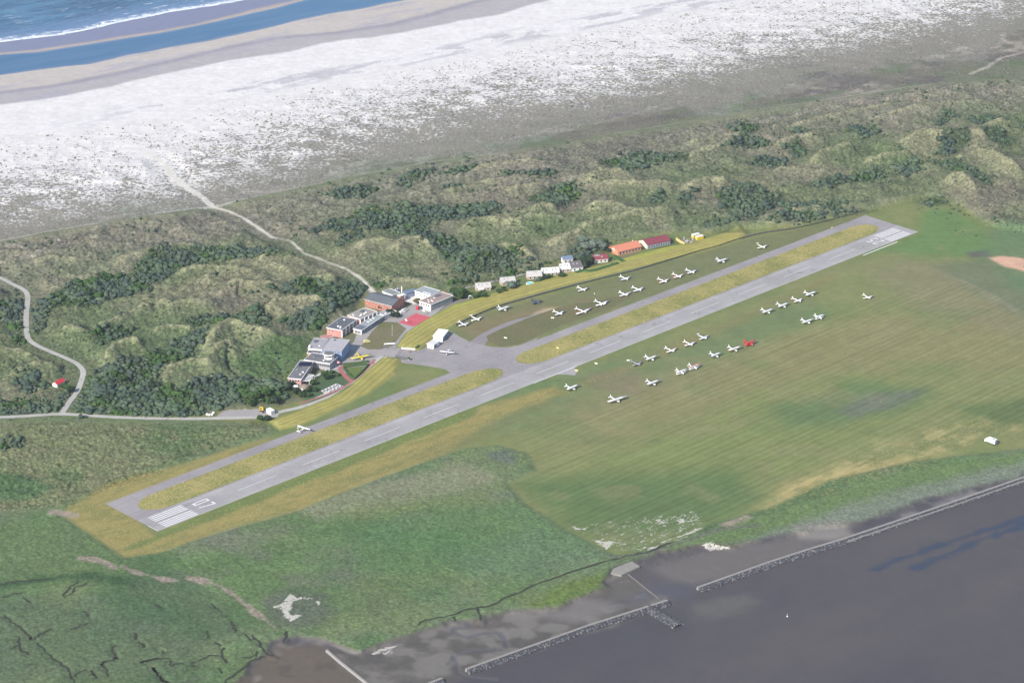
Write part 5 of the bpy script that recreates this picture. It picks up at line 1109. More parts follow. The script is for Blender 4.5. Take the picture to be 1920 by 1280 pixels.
lnm.build('court_line', mat('worn_court_line', (.62, .36, .37)), ctr)
for q, lb in ((-1, 'ball hoop with white board at the near-left end of the red court'), (1, 'ball hoop with white board at the far end of the red court')):
    px, py = cen+L/ln*q*(ln/2-.3); r = tag(empty('basketball_hoop', (px, py, .07), rz+(math.pi if q > 0 else 0)), lb, 'ball hoop', 'ball hoops at the red court')
    MB().tube((-.9, 0, 0), (-.9, 0, 3.2), .08, n=8).build('post', M['steel'], r); MB().box(-.05, 0, -.9, .9, 2.7, 3.8).build('backboard', M['white_trim'], r); MB().tube((.3, 0, 3.0), (.3, 0, 3.05), .25, n=12).build('hoop', M['orange_tiles'], r)
    MB().tube((-.9, 0, 3.1), (-.04, 0, 3.1), .06, n=6).build('arm', M['steel'], r)
# flagpole, goal-like frame
x, y = g1(735.5, 628); r = tag(empty('flagpole', (x, y, 0)), 'bare pale flagpole on the worn lawn beside the red court', 'flagpole')
MB().tube((0, 0, 0), (0, 0, 7.5), .13, .07, 8).build('pole', M['cream_render'], r); MB().box(-.5, .5, -.5, .5, 0, .2).build('foot', M['grey_wall'], r)
# ---- swimming pool behind the cottages
x, y = g1(993.6, 533.5); r = tag(empty('round_pool', (x, y, 0)), 'round garden pool with turquoise water and white rim', 'pool')
ring = MB(); n = 28
for q in range(2): pass
ring.loft([[(R_*math.cos(2*math.pi*i/n), R_*math.sin(2*math.pi*i/n), z) for i in range(n)] for R_, z in ((2.75, 0), (2.75, 1.15), (2.45, 1.15), (2.45, .9))], cap=False).build('pool_wall', M['white_trim'], r)
MB().prism([(2.46*math.cos(2*math.pi*i/n), 2.46*math.sin(2*math.pi*i/n)) for i in range(n)], .2, .98).build('water', mat('pool_water', (.10, .58, .68), .1, .5, noise=.12, nscale=1), r)
# ---- garden in front of the restaurant: red path, hedge triangle, stone terrace
M_RPATH = mat('red_brick_path', (.34, .12, .12), .9, noise=.18, nscale=1.0)
def F(x, y): return (620+x/10.664, 640+y/10.664)
strip('red_garden_path', smooth_line(G([F(880, 430), F(700, 455), F(450, 480), F(250, 500), F(190, 540), F(230, 620), F(330, 730), F(430, 800)])), 3.0, .062, M_RPATH)
sheet('hedge_lawn', G([F(310, 530), F(690, 490), F(470, 735)]), .06, M_LAWN)
mk('garden_yard', (.5, .5, .5))
M_HEDGE = mat('hedge_leaves', (.045, .095, .030), .95, noise=.5, nscale=1.6, bump=1.0)
def hedge(name, label, pts, w, h):
    line = smooth_line(np.array(pts), 6); T = np.gradient(line, axis=0); T /= np.linalg.norm(T, axis=1)[:, None]; Nn = np.c_[-T[:, 1], T[:, 0]]; rings = []
    for i, (p, nn) in enumerate(zip(line, Nn)):
        rg = []
        for a_, z in ((-1, 0), (-1.05, h*.7), (-.7, h), (0, h*1.05), (.7, h), (1.05, h*.7), (1, 0)):
            j = .12*random.uniform(-1, 1); rg.append((p[0]+nn[0]*w/2*a_*(1+j), p[1]+nn[1]*w/2*a_*(1+j), z*(1+j*.7) if z else 0))
        rings.append(rg)
    return tag(MB().loft(rings).build(name, M_HEDGE), label, 'hedge')
hedge('hedge', 'dark clipped hedge bounding the lawn triangle in the restaurant garden', G([F(280, 520), F(500, 490), F(720, 470), F(730, 500), F(600, 640), F(480, 745), F(440, 740), F(340, 640), F(265, 540), F(290, 515)]), 1.3, 1.1)
hedge('hedge', 'low hedge strip between the yellow aeroplane and the garden path', G([F(240, 470), F(500, 440), F(760, 405)]), 2.2, .9)
hedge('hedge', 'long green hedge below the maroon-roofed house along the dike', G([I(1400, 690), I(1600, 640), (1108, 511), (1140, 502), (1158, 496)]), 3.4, 1.9)
hedge('hedge', 'short green hedge between the maroon-roofed house and the orange-roofed hall', G([J(850, 745), J(980, 810), J(1130, 900)]), 4.0, 1.6)
mk('terrace_stone', (.50, .49, .47), noise=.15, nscale=.8)
def AA(x, y): return (530+x/9.85, 620+y/9.85)
sheet('stone_terrace', G([AA(700, 1110), AA(990, 970), AA(1150, 1030), AA(800, 1170), AA(560, 1270), AA(520, 1270), AA(770, 1160)]), .06, M['terrace_stone'])
sheet('guest_terrace', G([AA(840, 690), AA(1040, 640), AA(1080, 650), AA(1040, 690), AA(830, 740), AA(600, 870), AA(580, 840)]), .06, M['terrace_stone'])
# tables with white tops and parasols on the terraces
tbl = tag(empty('cafe_table', (*g1(*AA(740, 1125)), .06)), 'x', 'table', 'cafe tables on the restaurant terraces')
MB().tube((0, 0, .7), (0, 0, .76), .75, n=12).build('table_top', M['white_trim'], tbl); MB().tube((0, 0, 0), (0, 0, .7), .08, n=6).build('leg', M['dark_metal'], tbl)
for k_ in range(4):
    a = k_*math.pi/2; MB().box(-.25, .25, -.25, .25, .4, .46).box(-.25, -.2, -.25, .25, .46, .95).build('chair', M['dark_wall'], tbl, loc=(-1.15*math.cos(a), -1.15*math.sin(a), 0), rz=a)
spots = [AA(740, 1125), AA(800, 1100), AA(860, 1075), AA(920, 1045), AA(980, 1015), AA(860, 1130), AA(930, 1100), AA(1000, 1065), AA(1060, 1035), AA(880, 695), AA(930, 680), AA(985, 668), AA(800, 740), AA(740, 780), AA(660, 840), AA(610, 860)]
tl = ['at the lower left corner of the stone terrace', 'second along the front row of the stone terrace', 'third along the front row of the stone terrace', 'fourth along the front row of the stone terrace', 'at the upper end of the front row of the stone terrace', 'lowest of the four in the road-side row of the stone terrace', 'second of the four in the road-side row', 'third of the four in the road-side row', 'last of the four in the road-side row',
      'nearest the tower shadow on the guest terrace', 'in the middle of the guest terrace row', 'next to the red garden path', 'on the guest terrace below the annexe', 'in the shade of the annexe wall', 'beside the pergola end, upper one', 'beside the pergola end, lower one']
for i, (p_, t_) in enumerate(zip(spots, tl)):
    o = tbl if i == 0 else copy_tree(tbl); o.location = (*g1(*p_), .06); o.rotation_euler = (0, 0, i*.7); o['label'] = 'round white cafe table '+t_
mk('parasol_cloth', (.74, .70, .62))
for i, (p_, t_) in enumerate(((AA(240, 1085), 'white dome parasol at the corner below the thatched shelter'), (AA(1030, 640), 'pink parasol at the upper end of the guest terrace'), (AA(355, 1145), 'cream parasol under the trees below the thatched shelter'))):
    r = tag(empty('parasol', (*g1(*p_), 0)), t_, 'parasol', 'parasols round the restaurant'); n = 12; mm_ = M['parasol_cloth'] if i != 1 else mat('pink_cloth', (.62, .30, .34))
    MB().loft([[(R_*math.cos(2*math.pi*k/n), R_*math.sin(2*math.pi*k/n), z) for k in range(n)] for R_, z in ((2.6 if i == 0 else 1.5, 2.0), (1.7 if i == 0 else .9, 2.8), (.1, 3.1))]).build('canopy', mm_, r); MB().tube((0, 0, 0), (0, 0, 2.6), .05, n=6).build('pole', M['steel'], r)
# ================================================================== AEROPLANES
def pm(n, c, **k): return mat(n, c, rough=.35, spec=.5, **k)
P_WHITE = pm('white_aircraft_paint', (.80, .80, .79), noise=.03); P_CREAM = pm('cream_aircraft_paint', (.74, .71, .62), noise=.03); P_PALEBLUE = pm('pale_blue_aircraft_paint', (.60, .68, .74), noise=.03)
P_NAVY = pm('navy_aircraft_paint', (.05, .06, .12)); P_GREY = pm('grey_aircraft_paint', (.26, .27, .30)); P_RED = pm('red_aircraft_paint', (.62, .03, .035)); P_YEL = pm('yellow_aircraft_paint', (.80, .62, .015)); P_DARK = pm('black_rubber', (.03, .03, .03))
P_GLASS = pm('canopy_glass', (.03, .04, .055)); P_STRIPE = pm('blue_stripe_paint', (.08, .13, .32)); P_RSTRIPE = pm('red_stripe_paint', (.50, .05, .05)); P_SILVER = pm('bare_metal_paint', (.52, .53, .55))
def ell(x, ry, rz, cz, n=10): return [(x, ry*math.cos(2*math.pi*i/n), cz+rz*math.sin(2*math.pi*i/n)) for i in range(n)]
def surf_(b, stations, thick=.12):
    """wing-like surface through (y, x_front, x_back, z) stations"""
    rings = []
    for y, xf, xb, z in stations:
        c = xf-xb; t = thick*c
        rings.append([(xf, y, z), (xf-.25*c, y, z+t*.6), (xf-.6*c, y, z+t*.45), (xb, y, z), (xf-.6*c, y, z-t*.25), (xf-.25*c, y, z-t*.4)])
    b.loft(rings); return b
def plane(kind, paint=P_WHITE, span=11.0, stripe=None, tail='low', twin=False, wing_paint=None, bands=None):
    """kind: high, low or biplane; nose along +x"""
    root = empty('light_aircraft', (0, 0, 0)); s = span/11.0; L = 8.0*(.5+.5*s); x0 = L*.36; cz = 1.25
    wp = wing_paint or paint
    f = MB().loft([ell(x0, .12, .12, cz-.02), ell(x0-.25, .42, .40, cz-.02), ell(x0-1.2, .54, .55, cz), ell(x0-2.0, .60, .72, cz+.12), ell(x0-3.4, .58, .70, cz+.10), ell(x0-4.6, .36, .42, cz+.08), ell(x0-L+.7, .16, .20, cz+.16), ell(x0-L, .06, .12, cz+.2)])
    f.build('fuselage', paint, root)
    if stripe: MB().box(x0-L+.8, x0-.7, -.62, -.585, cz-.05, cz+.16).box(x0-L+.8, x0-.7, .585, .62, cz-.05, cz+.16).build('stripe', stripe, root)
    xw = x0-1.55; h = span/2;
    if stripe: MB().box(x0-1.15, x0-.5, -.30, .30, cz+.42, cz+.50).build('cowling_panel', stripe, root)
    c0, c1 = 1.9*s**.5, 1.4*s**.5
    if stripe and kind != 'biplane':
        zt = 2.34 if kind == 'high' else 1.47
        for q in (-1, 1): MB().box(xw-.15-c1*.98, xw-.17, q*h-.30, q*h+.30, zt-.06, zt+.10).build('wing_tip', stripe, root)
    def wing(z, dih, name='wing', sp=h, mt=wp):
        b = MB(); surf_(b, [(-sp, xw-.15, xw-.15-c1, z+dih), (-sp*.5, xw, xw-c0, z+dih*.45), (0, xw, xw-c0, z), (sp*.5, xw, xw-c0, z+dih*.45), (sp, xw-.15, xw-.15-c1, z+dih)], .13)
        return b.build(name, mt, root)
    if kind == 'high':
        w = wing(2.18, .16)
        MB().box(xw-.2, xw+.35, -.52, .52, 1.55, 2.05).build('windscreen', P_GLASS, root); MB().box(xw-1.7, xw-.3, -.60, .60, 1.58, 1.98).build('cabin_window', P_GLASS, root)
        for q in (-1, 1): MB().tube((xw-.6, q*.5, .95), (xw-.6, q*h*.48, 2.16), .06, n=6).build('wing_strut', paint, root)
    elif kind == 'low':
        w = wing(.92, .55)
        MB().loft([ell(x0-1.5, .30, .05, cz+.5), ell(x0-2.1, .50, .45, cz+.52), ell(x0-3.1, .50, .48, cz+.50), ell(x0-4.0, .22, .08, cz+.45)]).build('canopy', P_GLASS, root)
    else:
        w = wing(2.45, .1); w2 = wing(.95, .18, 'lower_wing', h*.92)
        for q in (-1, 1):
            for dx in (-.25, -1.2): MB().tube((xw+dx, q*h*.62, 1.05), (xw+dx, q*h*.66, 2.5), .05, n=6).build('wing_strut', paint, root)
        MB().box(xw-2.3, xw-1.6, -.3, .3, 1.75, 1.98).build('windscreen', P_GLASS, root)
    if bands:
        for k in range(-4, 5):
            y = k*h*.22; MB().box(xw-c0*.95, xw-.06, y-h*.055, y+h*.055, 2.615 if kind != 'low' else 1.2, 2.66 if kind != 'low' else 1.25).build('wing_band', bands, root)
    if twin:
        for q in (-1, 1):
            e = MB().loft([ell(xw+1.1, .1, .1, 1.05), ell(xw+.9, .36, .34, 1.05), ell(xw-.3, .40, .38, 1.08), ell(xw-1.4, .12, .12, 1.1)]); e.v = [(a, b_+q*2.1, c_) for a, b_, c_ in e.v]; e.build('engine', paint, root)
            pr = MB().box(xw+1.12, xw+1.18, q*2.1-.09, q*2.1+.09, .1, 2.0).build('propeller', P_DARK, root)
    else:
        pr = MB().box(x0+.06, x0+.12, -.09, .09, cz-.95, cz+.95); pr.tube((x0-.02, 0, cz), (x0+.3, 0, cz), .15, .02, 8); pr.build('propeller', P_SILVER, root)
    xt = x0-L; tz = cz+.22 if tail == 'low' else cz+1.55; ts_ = 1.75*s**.4
    surf_(MB(), [(-ts_, xt+.75, xt+.05, tz), (0, xt+1.05, xt-.05, tz), (ts_, xt+.75, xt+.05, tz)], .09).build('tailplane', wp, root)
    fn = MB(); rings = []
    for z, xf, xb in ((cz+.15, xt+1.7, xt+.05), (cz+.75, xt+.95, xt-.05), (cz+1.65, xt+.55, xt-.1)):
        c = xf-xb; rings.append([(xf, 0, z), (xf-.3*c, .07, z), (xb, 0, z), (xf-.3*c, -.07, z)])
    fn.loft(rings).build('fin', paint, root)
    for x, y in ((x0-.6, 0), (xw-.9, 1.25), (xw-.9, -1.25)):
        g = MB(); g.tube((x, y-.08, .24), (x, y+.08, .24), .24, n=10).build('wheel', P_DARK, root); MB().tube((x, y, .3), (x, y*.7, cz-.3), .05, n=6).build('gear_leg', paint, root)
    return root
PROTO = {}
_pc = [0]
def place(px, py, heading, label, key, **kw):
    _pc[0] += 1
    if 'stripe' not in kw and 'paint' not in kw and 'bands' not in kw and 'tail' not in kw: kw['stripe'] = [P_STRIPE, P_RSTRIPE, P_NAVY, P_SILVER][_pc[0] % 4]
    heading += [1.5, -2.5, 0, 3, -1][_pc[0] % 5]
    k = (key, tuple(sorted((a, str(b)) for a, b in kw.items())))
    if k not in PROTO: o = PROTO[k] = plane(key, **kw)
    else: o = copy_tree(PROTO[k])
    # the surveyed spot is the middle of the wing, about 1.4 m above the grass
    x, y = g1(px, py, 1.4); o.location = (x, y, .045); o.rotation_euler = (0, 0, math.radians(heading))
    tag(o, label, 'aircraft', 'light aircraft parked at the airfield'); return o
HD = math.degrees(RA)-90
place(839, 661, -102, 'high-wing aeroplane with white wing and dark nose standing alone on the asphalt apron', 'high', stripe=P_NAVY)
place(869, 607, HD-4, 'white low-wing aeroplane nearest the white metal shed', 'low', span=10.4)
place(893, 597, HD-2, 'white T-tailed aeroplane second from the white metal shed', 'low', span=10.6, tail='T')
place(943.5, 579, HD, 'white high-wing aeroplane by the dike track below the two detached cottages', 'high')
place(1005.5, 565.5, HD-3, 'small dark navy low-wing aeroplane by the dike track', 'low', paint=P_NAVY, span=9.6)
place(1092, 542, HD, 'white low-wing aeroplane by the dike track right of the dark navy one', 'low', span=10)
place(1172, 521.5, HD, 'slim white low-wing aeroplane by the dike track below the maroon-roofed house', 'low', span=9.6, stripe=P_STRIPE)
place(1048, 586.5, HD+3, 'white low-wing aeroplane with dark tail left of the long-winged one by the taxiway', 'low', span=10, stripe=P_NAVY)
place(1092, 582.5, HD+3, 'white aeroplane with very long slim wings, like a motor glider', 'low', span=15)
place(1127, 568, HD, 'largest white aeroplane, twin-engined, on the grass above the taxiway', 'low', span=13.2, twin=True)
place(1171, 551, HD+2, 'white low-wing aeroplane directly left of a similar one above the taxiway middle', 'low', span=10.2)
place(1196, 542, HD+2, 'white low-wing aeroplane with broad wings, right one of the pair above the taxiway middle', 'low', span=11)
place(1244, 526, HD, 'white low-wing aeroplane, first of three in a short row below the orange-roofed hall', 'low', span=10.8)
place(1271, 517, HD, 'white low-wing aeroplane, middle one of three below the orange-roofed hall', 'low', span=10.4, stripe=P_RSTRIPE)
place(1296, 509, HD, 'white low-wing aeroplane, last of three below the maroon-roofed hall', 'low', span=10, stripe=P_STRIPE)
place(1353, 489, HD, 'white high-wing aeroplane alone below the rounded end of the dike', 'high', span=10.8)
place(1429, 462, HD-4, 'cream T-tailed low-wing aeroplane farthest along the grass towards the runway end', 'low', paint=P_CREAM, span=10, tail='T')
place(1072, 727, HD, 'white high-wing aeroplane nearest the runway turning pad, left of all others on the field', 'high')
place(1155, 749, HD-6, 'white high-wing aeroplane with long wings, lowest on the mown field', 'high', span=14.5)
place(1223, 718, HD-4, 'white high-wing aeroplane on the mown field between the long-winged one and the striped biplane', 'high', span=11)
place(1277, 697.5, HD-4, 'plain white biplane-like aeroplane standing directly left of the striped one', 'biplane', span=9.4)
place(1301, 688, HD-4, 'biplane with red and white striped wings', 'biplane', span=10, bands=P_RSTRIPE)
place(1194, 681, HD, 'grey low-wing aeroplane at the left end of the row along the runway', 'low', paint=P_GREY, span=9.8)
place(1220, 672, HD, 'white high-wing aeroplane second in the row, beside the grey one', 'high', span=10.6)
place(1258, 656, HD, 'white low-wing aeroplane third in the row right of the grey one', 'low', span=10.4)
place(1292.5, 644, HD, 'white low-wing aeroplane fourth in the row along the runway', 'low', span=10.4, stripe=P_RSTRIPE)
place(1319, 632, HD+4, 'pale blue-white T-tailed aeroplane fifth in the row along the runway', 'low', paint=P_PALEBLUE, span=9.6, tail='T')
place(1341, 666, HD-4, 'white high-wing aeroplane left of the larger white one beside the red biplane', 'high', span=9.4)
place(1376, 654.5, HD-4, 'white high-wing aeroplane between a smaller white one and the red biplane', 'high', span=11.5)
place(1405.5, 643.5, HD-4, 'bright red biplane on the mown field', 'biplane', paint=P_RED, span=10.4)
place(1438, 584, HD, 'white high-wing aeroplane at the left end of the four by the far runway half', 'high', span=10.8, stripe=P_STRIPE)
place(1467, 573, HD, 'white high-wing aeroplane second of the four by the far runway half', 'high', span=10.8)
place(1495.5, 562.5, HD, 'white low-wing aeroplane third of the four by the far runway half', 'low', span=10)
place(1519, 551.5, HD, 'white high-wing aeroplane at the right end of the four by the far runway half', 'high', span=11.4)
place(1513, 603, HD-4, 'white high-wing aeroplane below the four, left one of a close pair', 'high', span=10.6)
place(1536, 594.5, HD-4, 'white biplane right one of the close pair below the four', 'biplane', span=8.6)
place(1627, 556.5, HD-10, 'small white aeroplane parked alone far out on the right of the field', 'low', paint=P_CREAM, span=9)
place(569, 804, math.degrees(RA)+6, 'white high-wing aeroplane with black-striped body rolling on the taxiway', 'high', stripe=P_DARK)
place(676, 669.5, -62, 'bright yellow aeroplane displayed beside the hangar and the hedge garden', 'high', paint=P_YEL, span=14.5)

# ================================================================== VEHICLES
def wheelset(root, xs, w, r=.45, m=None):
    for x in xs:
        for q in (-1, 1): MB().tube((x, q*w-.12, r), (x, q*w+.12, r), r, n=12).build('wheel', P_DARK, root)
x, y = g1(1858.5, 831); r = tag(empty('box_truck', (x, y, 0), math.radians(133)), 'white box truck parked on the grass near the shore at the right edge', 'truck')
MB().box(-3.6, 2.3, -1.25, 1.25, .95, 3.6).build('cargo_box', P_WHITE, r); MB().box(-3.63, -3.6, -1.15, 1.15, 1.0, 3.5).build('rear_door', M['blue_wall'], r)
MB().add([(2.6, -1.15, .55), (4.5, -1.15, .55), (4.5, 1.15, .55), (2.6, 1.15, .55), (2.6, -1.15, 2.5), (3.9, -1.1, 2.5), (3.9, 1.1, 2.5), (2.6, 1.15, 2.5), (4.45, -1.15, 1.5), (4.45, 1.15, 1.5)], [(3, 2, 1, 0), (4, 5, 6, 7), (0, 1, 8, 5, 4), (3, 7, 6, 9, 2), (1, 2, 9, 8), (8, 9, 6, 5), (0, 4, 7, 3)]).build('cab', P_WHITE, r)
MB().add([(4.47, -1.05, 1.5), (4.47, 1.05, 1.5), (3.98, 1.0, 2.4), (3.98, -1.0, 2.4)], [(0, 1, 2, 3)]).build('windscreen', P_GLASS, r); MB().box(3.0, 3.8, -1.17, 1.17, 1.55, 2.25).build('side_window', P_GLASS, r)
MB().box(-3.5, 4.3, -.5, .5, .55, .94).build('chassis', P_DARK, r); MB().box(-2.6, -1.6, .2, .9, 3.6, 3.78).build('roof_hatch', P_DARK, r); wheelset(r, (-2.3, 3.4), 1.0, .48)
def van(x, y, rz, label, paint):
    r = tag(empty('parked_van', (x, y, .02), rz), label, 'van')
    rg = [[(xx, w_, z) for w_, z in ((-.85, .35), (.85, .35), (.88, zz*.6+.35), (.70, zz+.3), (-.70, zz+.3), (-.88, zz*.6+.35))] for xx, zz in ((-2.2, 1.3), (-2.1, 1.55), (.9, 1.6), (1.5, .95), (2.2, .75), (2.3, .5))]
    MB().loft(rg, smooth=False).build('body', paint, r); MB().box(.95, 1.28, -.66, .66, 1.25, 1.72).build('windscreen', P_GLASS, r); MB().box(-1.9, .7, -.87, .87, 1.3, 1.65).build('side_window', P_GLASS, r); wheelset(r, (-1.4, 1.4), .78, .34); return r
van(*g1(688, 642), math.radians(20), 'pale yellow car parked beside the worn lawn near the hangar', mat('pale_yellow_car_paint', (.62, .56, .25), .35))
van(*g1(783, 579), math.radians(80), 'red van standing between the slate-roofed hall and the brown-roofed wing', P_RED)
van(*g1(790, 577.5), math.radians(80), 'dark car right beside the red van', P_NAVY)
for i, (px, py, pt, lb) in enumerate(((755, 586.5, P_WHITE, 'white van in the row in front of the slate-roofed hall'), (759, 583, P_SILVER, 'silver car behind the white van by the slate-roofed hall'), (743, 592.5, P_PALEBLUE, 'pale blue car nearest the trees in front of the slate-roofed hall'))): van(*g1(px, py), math.radians(40), lb, pt)
# digger at the parking place
x, y = g1(490.5, 770); r = tag(empty('yellow_digger', (x, y, .03), math.radians(-75)), 'yellow digger with folded arm beside the white container', 'digger')
for q in (-1, 1): MB().loft([[(xx, q*.95+w_, z) for xx, z in ((-1.7, .35), (-1.4, .05), (1.4, .05), (1.7, .35), (1.4, .75), (-1.4, .75))] for w_ in (-.25, .25)], smooth=False).build('track', P_DARK, r)
MB().box(-1.6, 1.2, -1.1, 1.1, .85, 1.6).build('body', M['yellow_panel'], r); MB().box(0, 1.3, -1.05, -.1, 1.6, 2.6).build('cab', M['yellow_panel'], r); MB().box(.1, 1.33, -1.07, -.2, 1.75, 2.45).build('pane', P_GLASS, r)
MB().tube((.9, .3, 1.3), (2.6, .3, 3.3), .28, .22, 6).tube((2.6, .3, 3.3), (3.9, .3, 1.7), .22, .15, 6).build('arm', M['yellow_panel'], r); MB().prism([(3.6, -.2), (4.4, -.2), (4.4, .8), (3.6, .8)], .5, 1.7).build('bucket', P_DARK, r)
MB().box(-1.9, -1.0, -1.0, 1.0, 1.6, 1.95).build('engine_hood', M['yellow_panel'], r)
# trailer frames and racks on the verge by the apron gate
for i, (px, py, rz, lb, w_) in enumerate(((731, 647, .15, 'long white glider trailer lying by the apron gate', 8), (727, 651.5, .1, 'low empty trailer frame below the white glider trailer', 7), (716, 651, .5, 'light metal rack at the left end of the trailers', 3.5))):
    r = tag(empty('trailer', (*g1(px, py), .03), rz), lb, 'trailer', 'trailers by the apron gate')
    if i == 0: MB().loft([ell(-w_/2, .2, .2, 1.0), ell(-w_/2+1, .55, .5, 1.0), ell(w_/2-1, .5, .5, 1.0), ell(w_/2, .2, .2, 1.0)]).build('body', P_WHITE, r)
    else: b = MB().box(-w_/2, w_/2, -.9, -.78, .5, .62).box(-w_/2, w_/2, .78, .9, .5, .62); [b.box(-w_/2+q*w_/4-.05, -w_/2+q*w_/4+.05, -.78, .78, .5, .6) for q in range(1, 4)]; b.build('frame', M['steel'], r)
    for q in (-1, 1): MB().tube((0, q*.8-.08, .3), (0, q*.8+.08, .3), .3, n=10).build('wheel', P_DARK, r)
    MB().tube((w_/2, 0, .55), (w_/2+1.2, 0, .5), .05, n=6).build('drawbar', M['steel'], r)
# apron wall with flower troughs, gate and barrier
def E(x_, y_): return (740+x_/12.8, 600+y_/12.8)
a = np.array(g1(*E(160, 690))); b = np.array(g1(*E(500, 720))); L = b-a; ln = float(np.hypot(*L)); r = tag(empty('apron_wall', (*a, .03), math.atan2(L[1], L[0])), 'low white-topped wall between the dike end and the apron', 'wall')
for k in range(6): MB().box(ln*k/6+.04, ln*(k+1)/6-.04, -.25, .25, 0, .9).build('wall_panel', M['cream_render'], r)
MB().box(-.1, ln+.1, -.33, .33, .9, 1.02).build('coping', M['white_trim'], r)
a = np.array(g1(*E(20, 905))); b = np.array(g1(*E(290, 945))); L = b-a; ln = float(np.hypot(*L)); r = tag(empty('sliding_gate', (*a, .03), math.atan2(L[1], L[0])), 'long dark sliding gate at the edge of the apron', 'gate')
MB().box(0, ln, -.06, .06, .15, .3).build('rail', M['dark_metal'], r); MB().box(0, ln, -.06, .06, 1.4, 1.55).build('rail', M['dark_metal'], r)
bar = MB().box(-.03, .03, -.03, .03, .3, 1.4).mesh('bar', M['dark_metal'])
for k in range(int(ln/.5)): put('bar', bar, r, (.25+k*.5, 0, 0))
for q in (0, ln): MB().box(q-.15, q+.15, -.15, .15, 0, 1.8).build('post', M['dark_wall'], r)
for i, (px, py, lb) in enumerate(((*E(340, 960), 'round concrete planter with a dark bush at the end of the sliding gate'), (*E(520, 700), 'round planter with a dark bush at the right end of the low apron wall'), (*E(560, 665), 'round planter with a dark bush just above the low apron wall'))):
    r = tag(empty('planter', (*g1(px, py), .03)), lb, 'planter', 'planters at the apron gate'); MB().tube((0, 0, 0), (0, 0, .7), .7, .85, 10).build('pot', M['grey_wall'], r)
    MB().loft([[(R_*math.cos(k), R_*math.sin(k), z) for k in np.arange(8)*math.pi/4] for R_, z in ((.7, .7), (1.1, 1.2), (.9, 1.9), (.2, 2.2))]).build('bush', M_HEDGE, r)
for i, (px, py, rz) in enumerate(((*E(700, 700), .3), (*E(800, 870), .6))): pass
r = tag(empty('apron_fence', (0, 0, 0)), 'light steel fence running from the white hut along the apron edge', 'fence')
ln_ = smooth_line(G([E(760, 660), E(700, 745), E(600, 790), E(540, 780), E(440, 840), E(360, 890)]), 3); pst = MB().box(-.04, .04, -.04, .04, 0, 1.5).mesh('post', M['steel'])
for p_, q_ in zip(ln_[:-1], ln_[1:]):
    put('post', pst, r, (p_[0], p_[1], 0)); d_ = q_-p_; MB().box(0, float(np.hypot(*d_)), -.02, .02, 1.3, 1.36).box(0, float(np.hypot(*d_)), -.02, .02, .5, .55).build('rail', M['steel'], r, loc=(p_[0], p_[1], 0), rz=math.atan2(d_[1], d_[0]))
# fence on the airfield side of the dike track
r = tag(empty('dike_fence', (0, 0, 0)), 'long dark mesh fence along the track at the foot of the dike', 'fence')
ln_ = smooth_line(G(fence_px), 5); pst = MB().box(-.06, .06, -.06, .06, 0, 1.6).mesh('post', M['weathered_wood'])
M_MESH = mat('green_fence_mesh', (.075, .085, .07), .8)
for p_, q_ in zip(ln_[:-1], ln_[1:]):
    put('post', pst, r, (p_[0], p_[1]-.2, 0)); d_ = q_-p_; MB().box(.08, float(np.hypot(*d_))-.08, -.015, .015, .1, 1.3).build('mesh_panel', M_MESH, r, loc=(p_[0], p_[1]-.2, 0), rz=math.atan2(d_[1], d_[0]))
# picket posts near the big trees
r = tag(empty('picket_fence', (0, 0, 0)), 'short row of dark pickets at the foot of the dike beside the big trees', 'fence'); pk = MB().box(-.09, .09, -.09, .09, 0, 1.5).add([(-.09, -.09, 1.5), (.09, -.09, 1.5), (.09, .09, 1.5), (-.09, .09, 1.5), (0, 0, 1.75)], [(0, 1, 4), (1, 2, 4), (2, 3, 4), (3, 0, 4)]).mesh('picket', M['dark_wall'])
a = np.array(g1(*HQ(150, 940))); b = np.array(g1(*HQ(470, 870)))
for k in range(24): p_ = a+(b-a)*k/23; put('picket', pk, r, (p_[0], p_[1], 0))
MB().box(0, float(np.hypot(*(b-a))), -.04, .04, .9, 1.0).build('rail', M['weathered_wood'], r, loc=(*a, 0), rz=math.atan2(*(b-a)[::-1]))
# play frame under the trees
r = tag(empty('swing_frame', (*g1(*HQ(375, 830)), 0), .5), 'white swing frame standing in the tree shade at the start of the cottages', 'swing')
for q in (-1.5, 1.5):
    for s_ in (-.8, .8): MB().tube((q, s_, 0), (q, 0, 2.6), .07, n=6).build('leg', M['white_trim'], r)
MB().tube((-1.6, 0, 2.6), (1.6, 0, 2.6), .08, n=6).build('beam', M['white_trim'], r); MB().box(-1.2, .4, -.9, .9, 2.75, 2.82).build('roof', M['white_trim'], r)
# marker boards beside the runway
for i, (px, py, lb) in enumerate(((1046, 653, 'on the median grass right of the apron'), (1118, 682, 'beside the runway above the grey low-wing aeroplane'), (948, 634, 'on the park grass between spur and taxiway'), (1081, 695, 'at the corner of the turning pad'), (1036, 596.5, 'on the grass left of the long-winged aeroplane'), (1178, 676, 'small one left of the grey low-wing aeroplane'), (768, 672, 'at the apron corner'), (723, 671, 'white one on the tip of the dike strip'), (560, 802, 'beside the taxiway where the striped aeroplane rolls'), (1560, 427, 'beside the taxiway far end'), (1605, 398, 'outside the far turning head'), (1115, 551, 'on the dike track near the pool'))):
    r = tag(empty('marker_board', (*g1(px, py), .03), HD*math.pi/180+.2*i), 'pale yellow marker board '+lb, 'marker', 'marker boards on the airfield')
    MB().add([(-1.1, -.5, .1), (1.1, -.5, .1), (1.1, 0, .75), (-1.1, 0, .75), (-1.1, .5, .1), (1.1, .5, .1)], [(0, 1, 2, 3), (3, 2, 5, 4), (0, 3, 4), (1, 5, 2), (0, 4, 5, 1)]).build('board', M['cream_render'] if i % 3 else M['pale_yellow_board'], r)

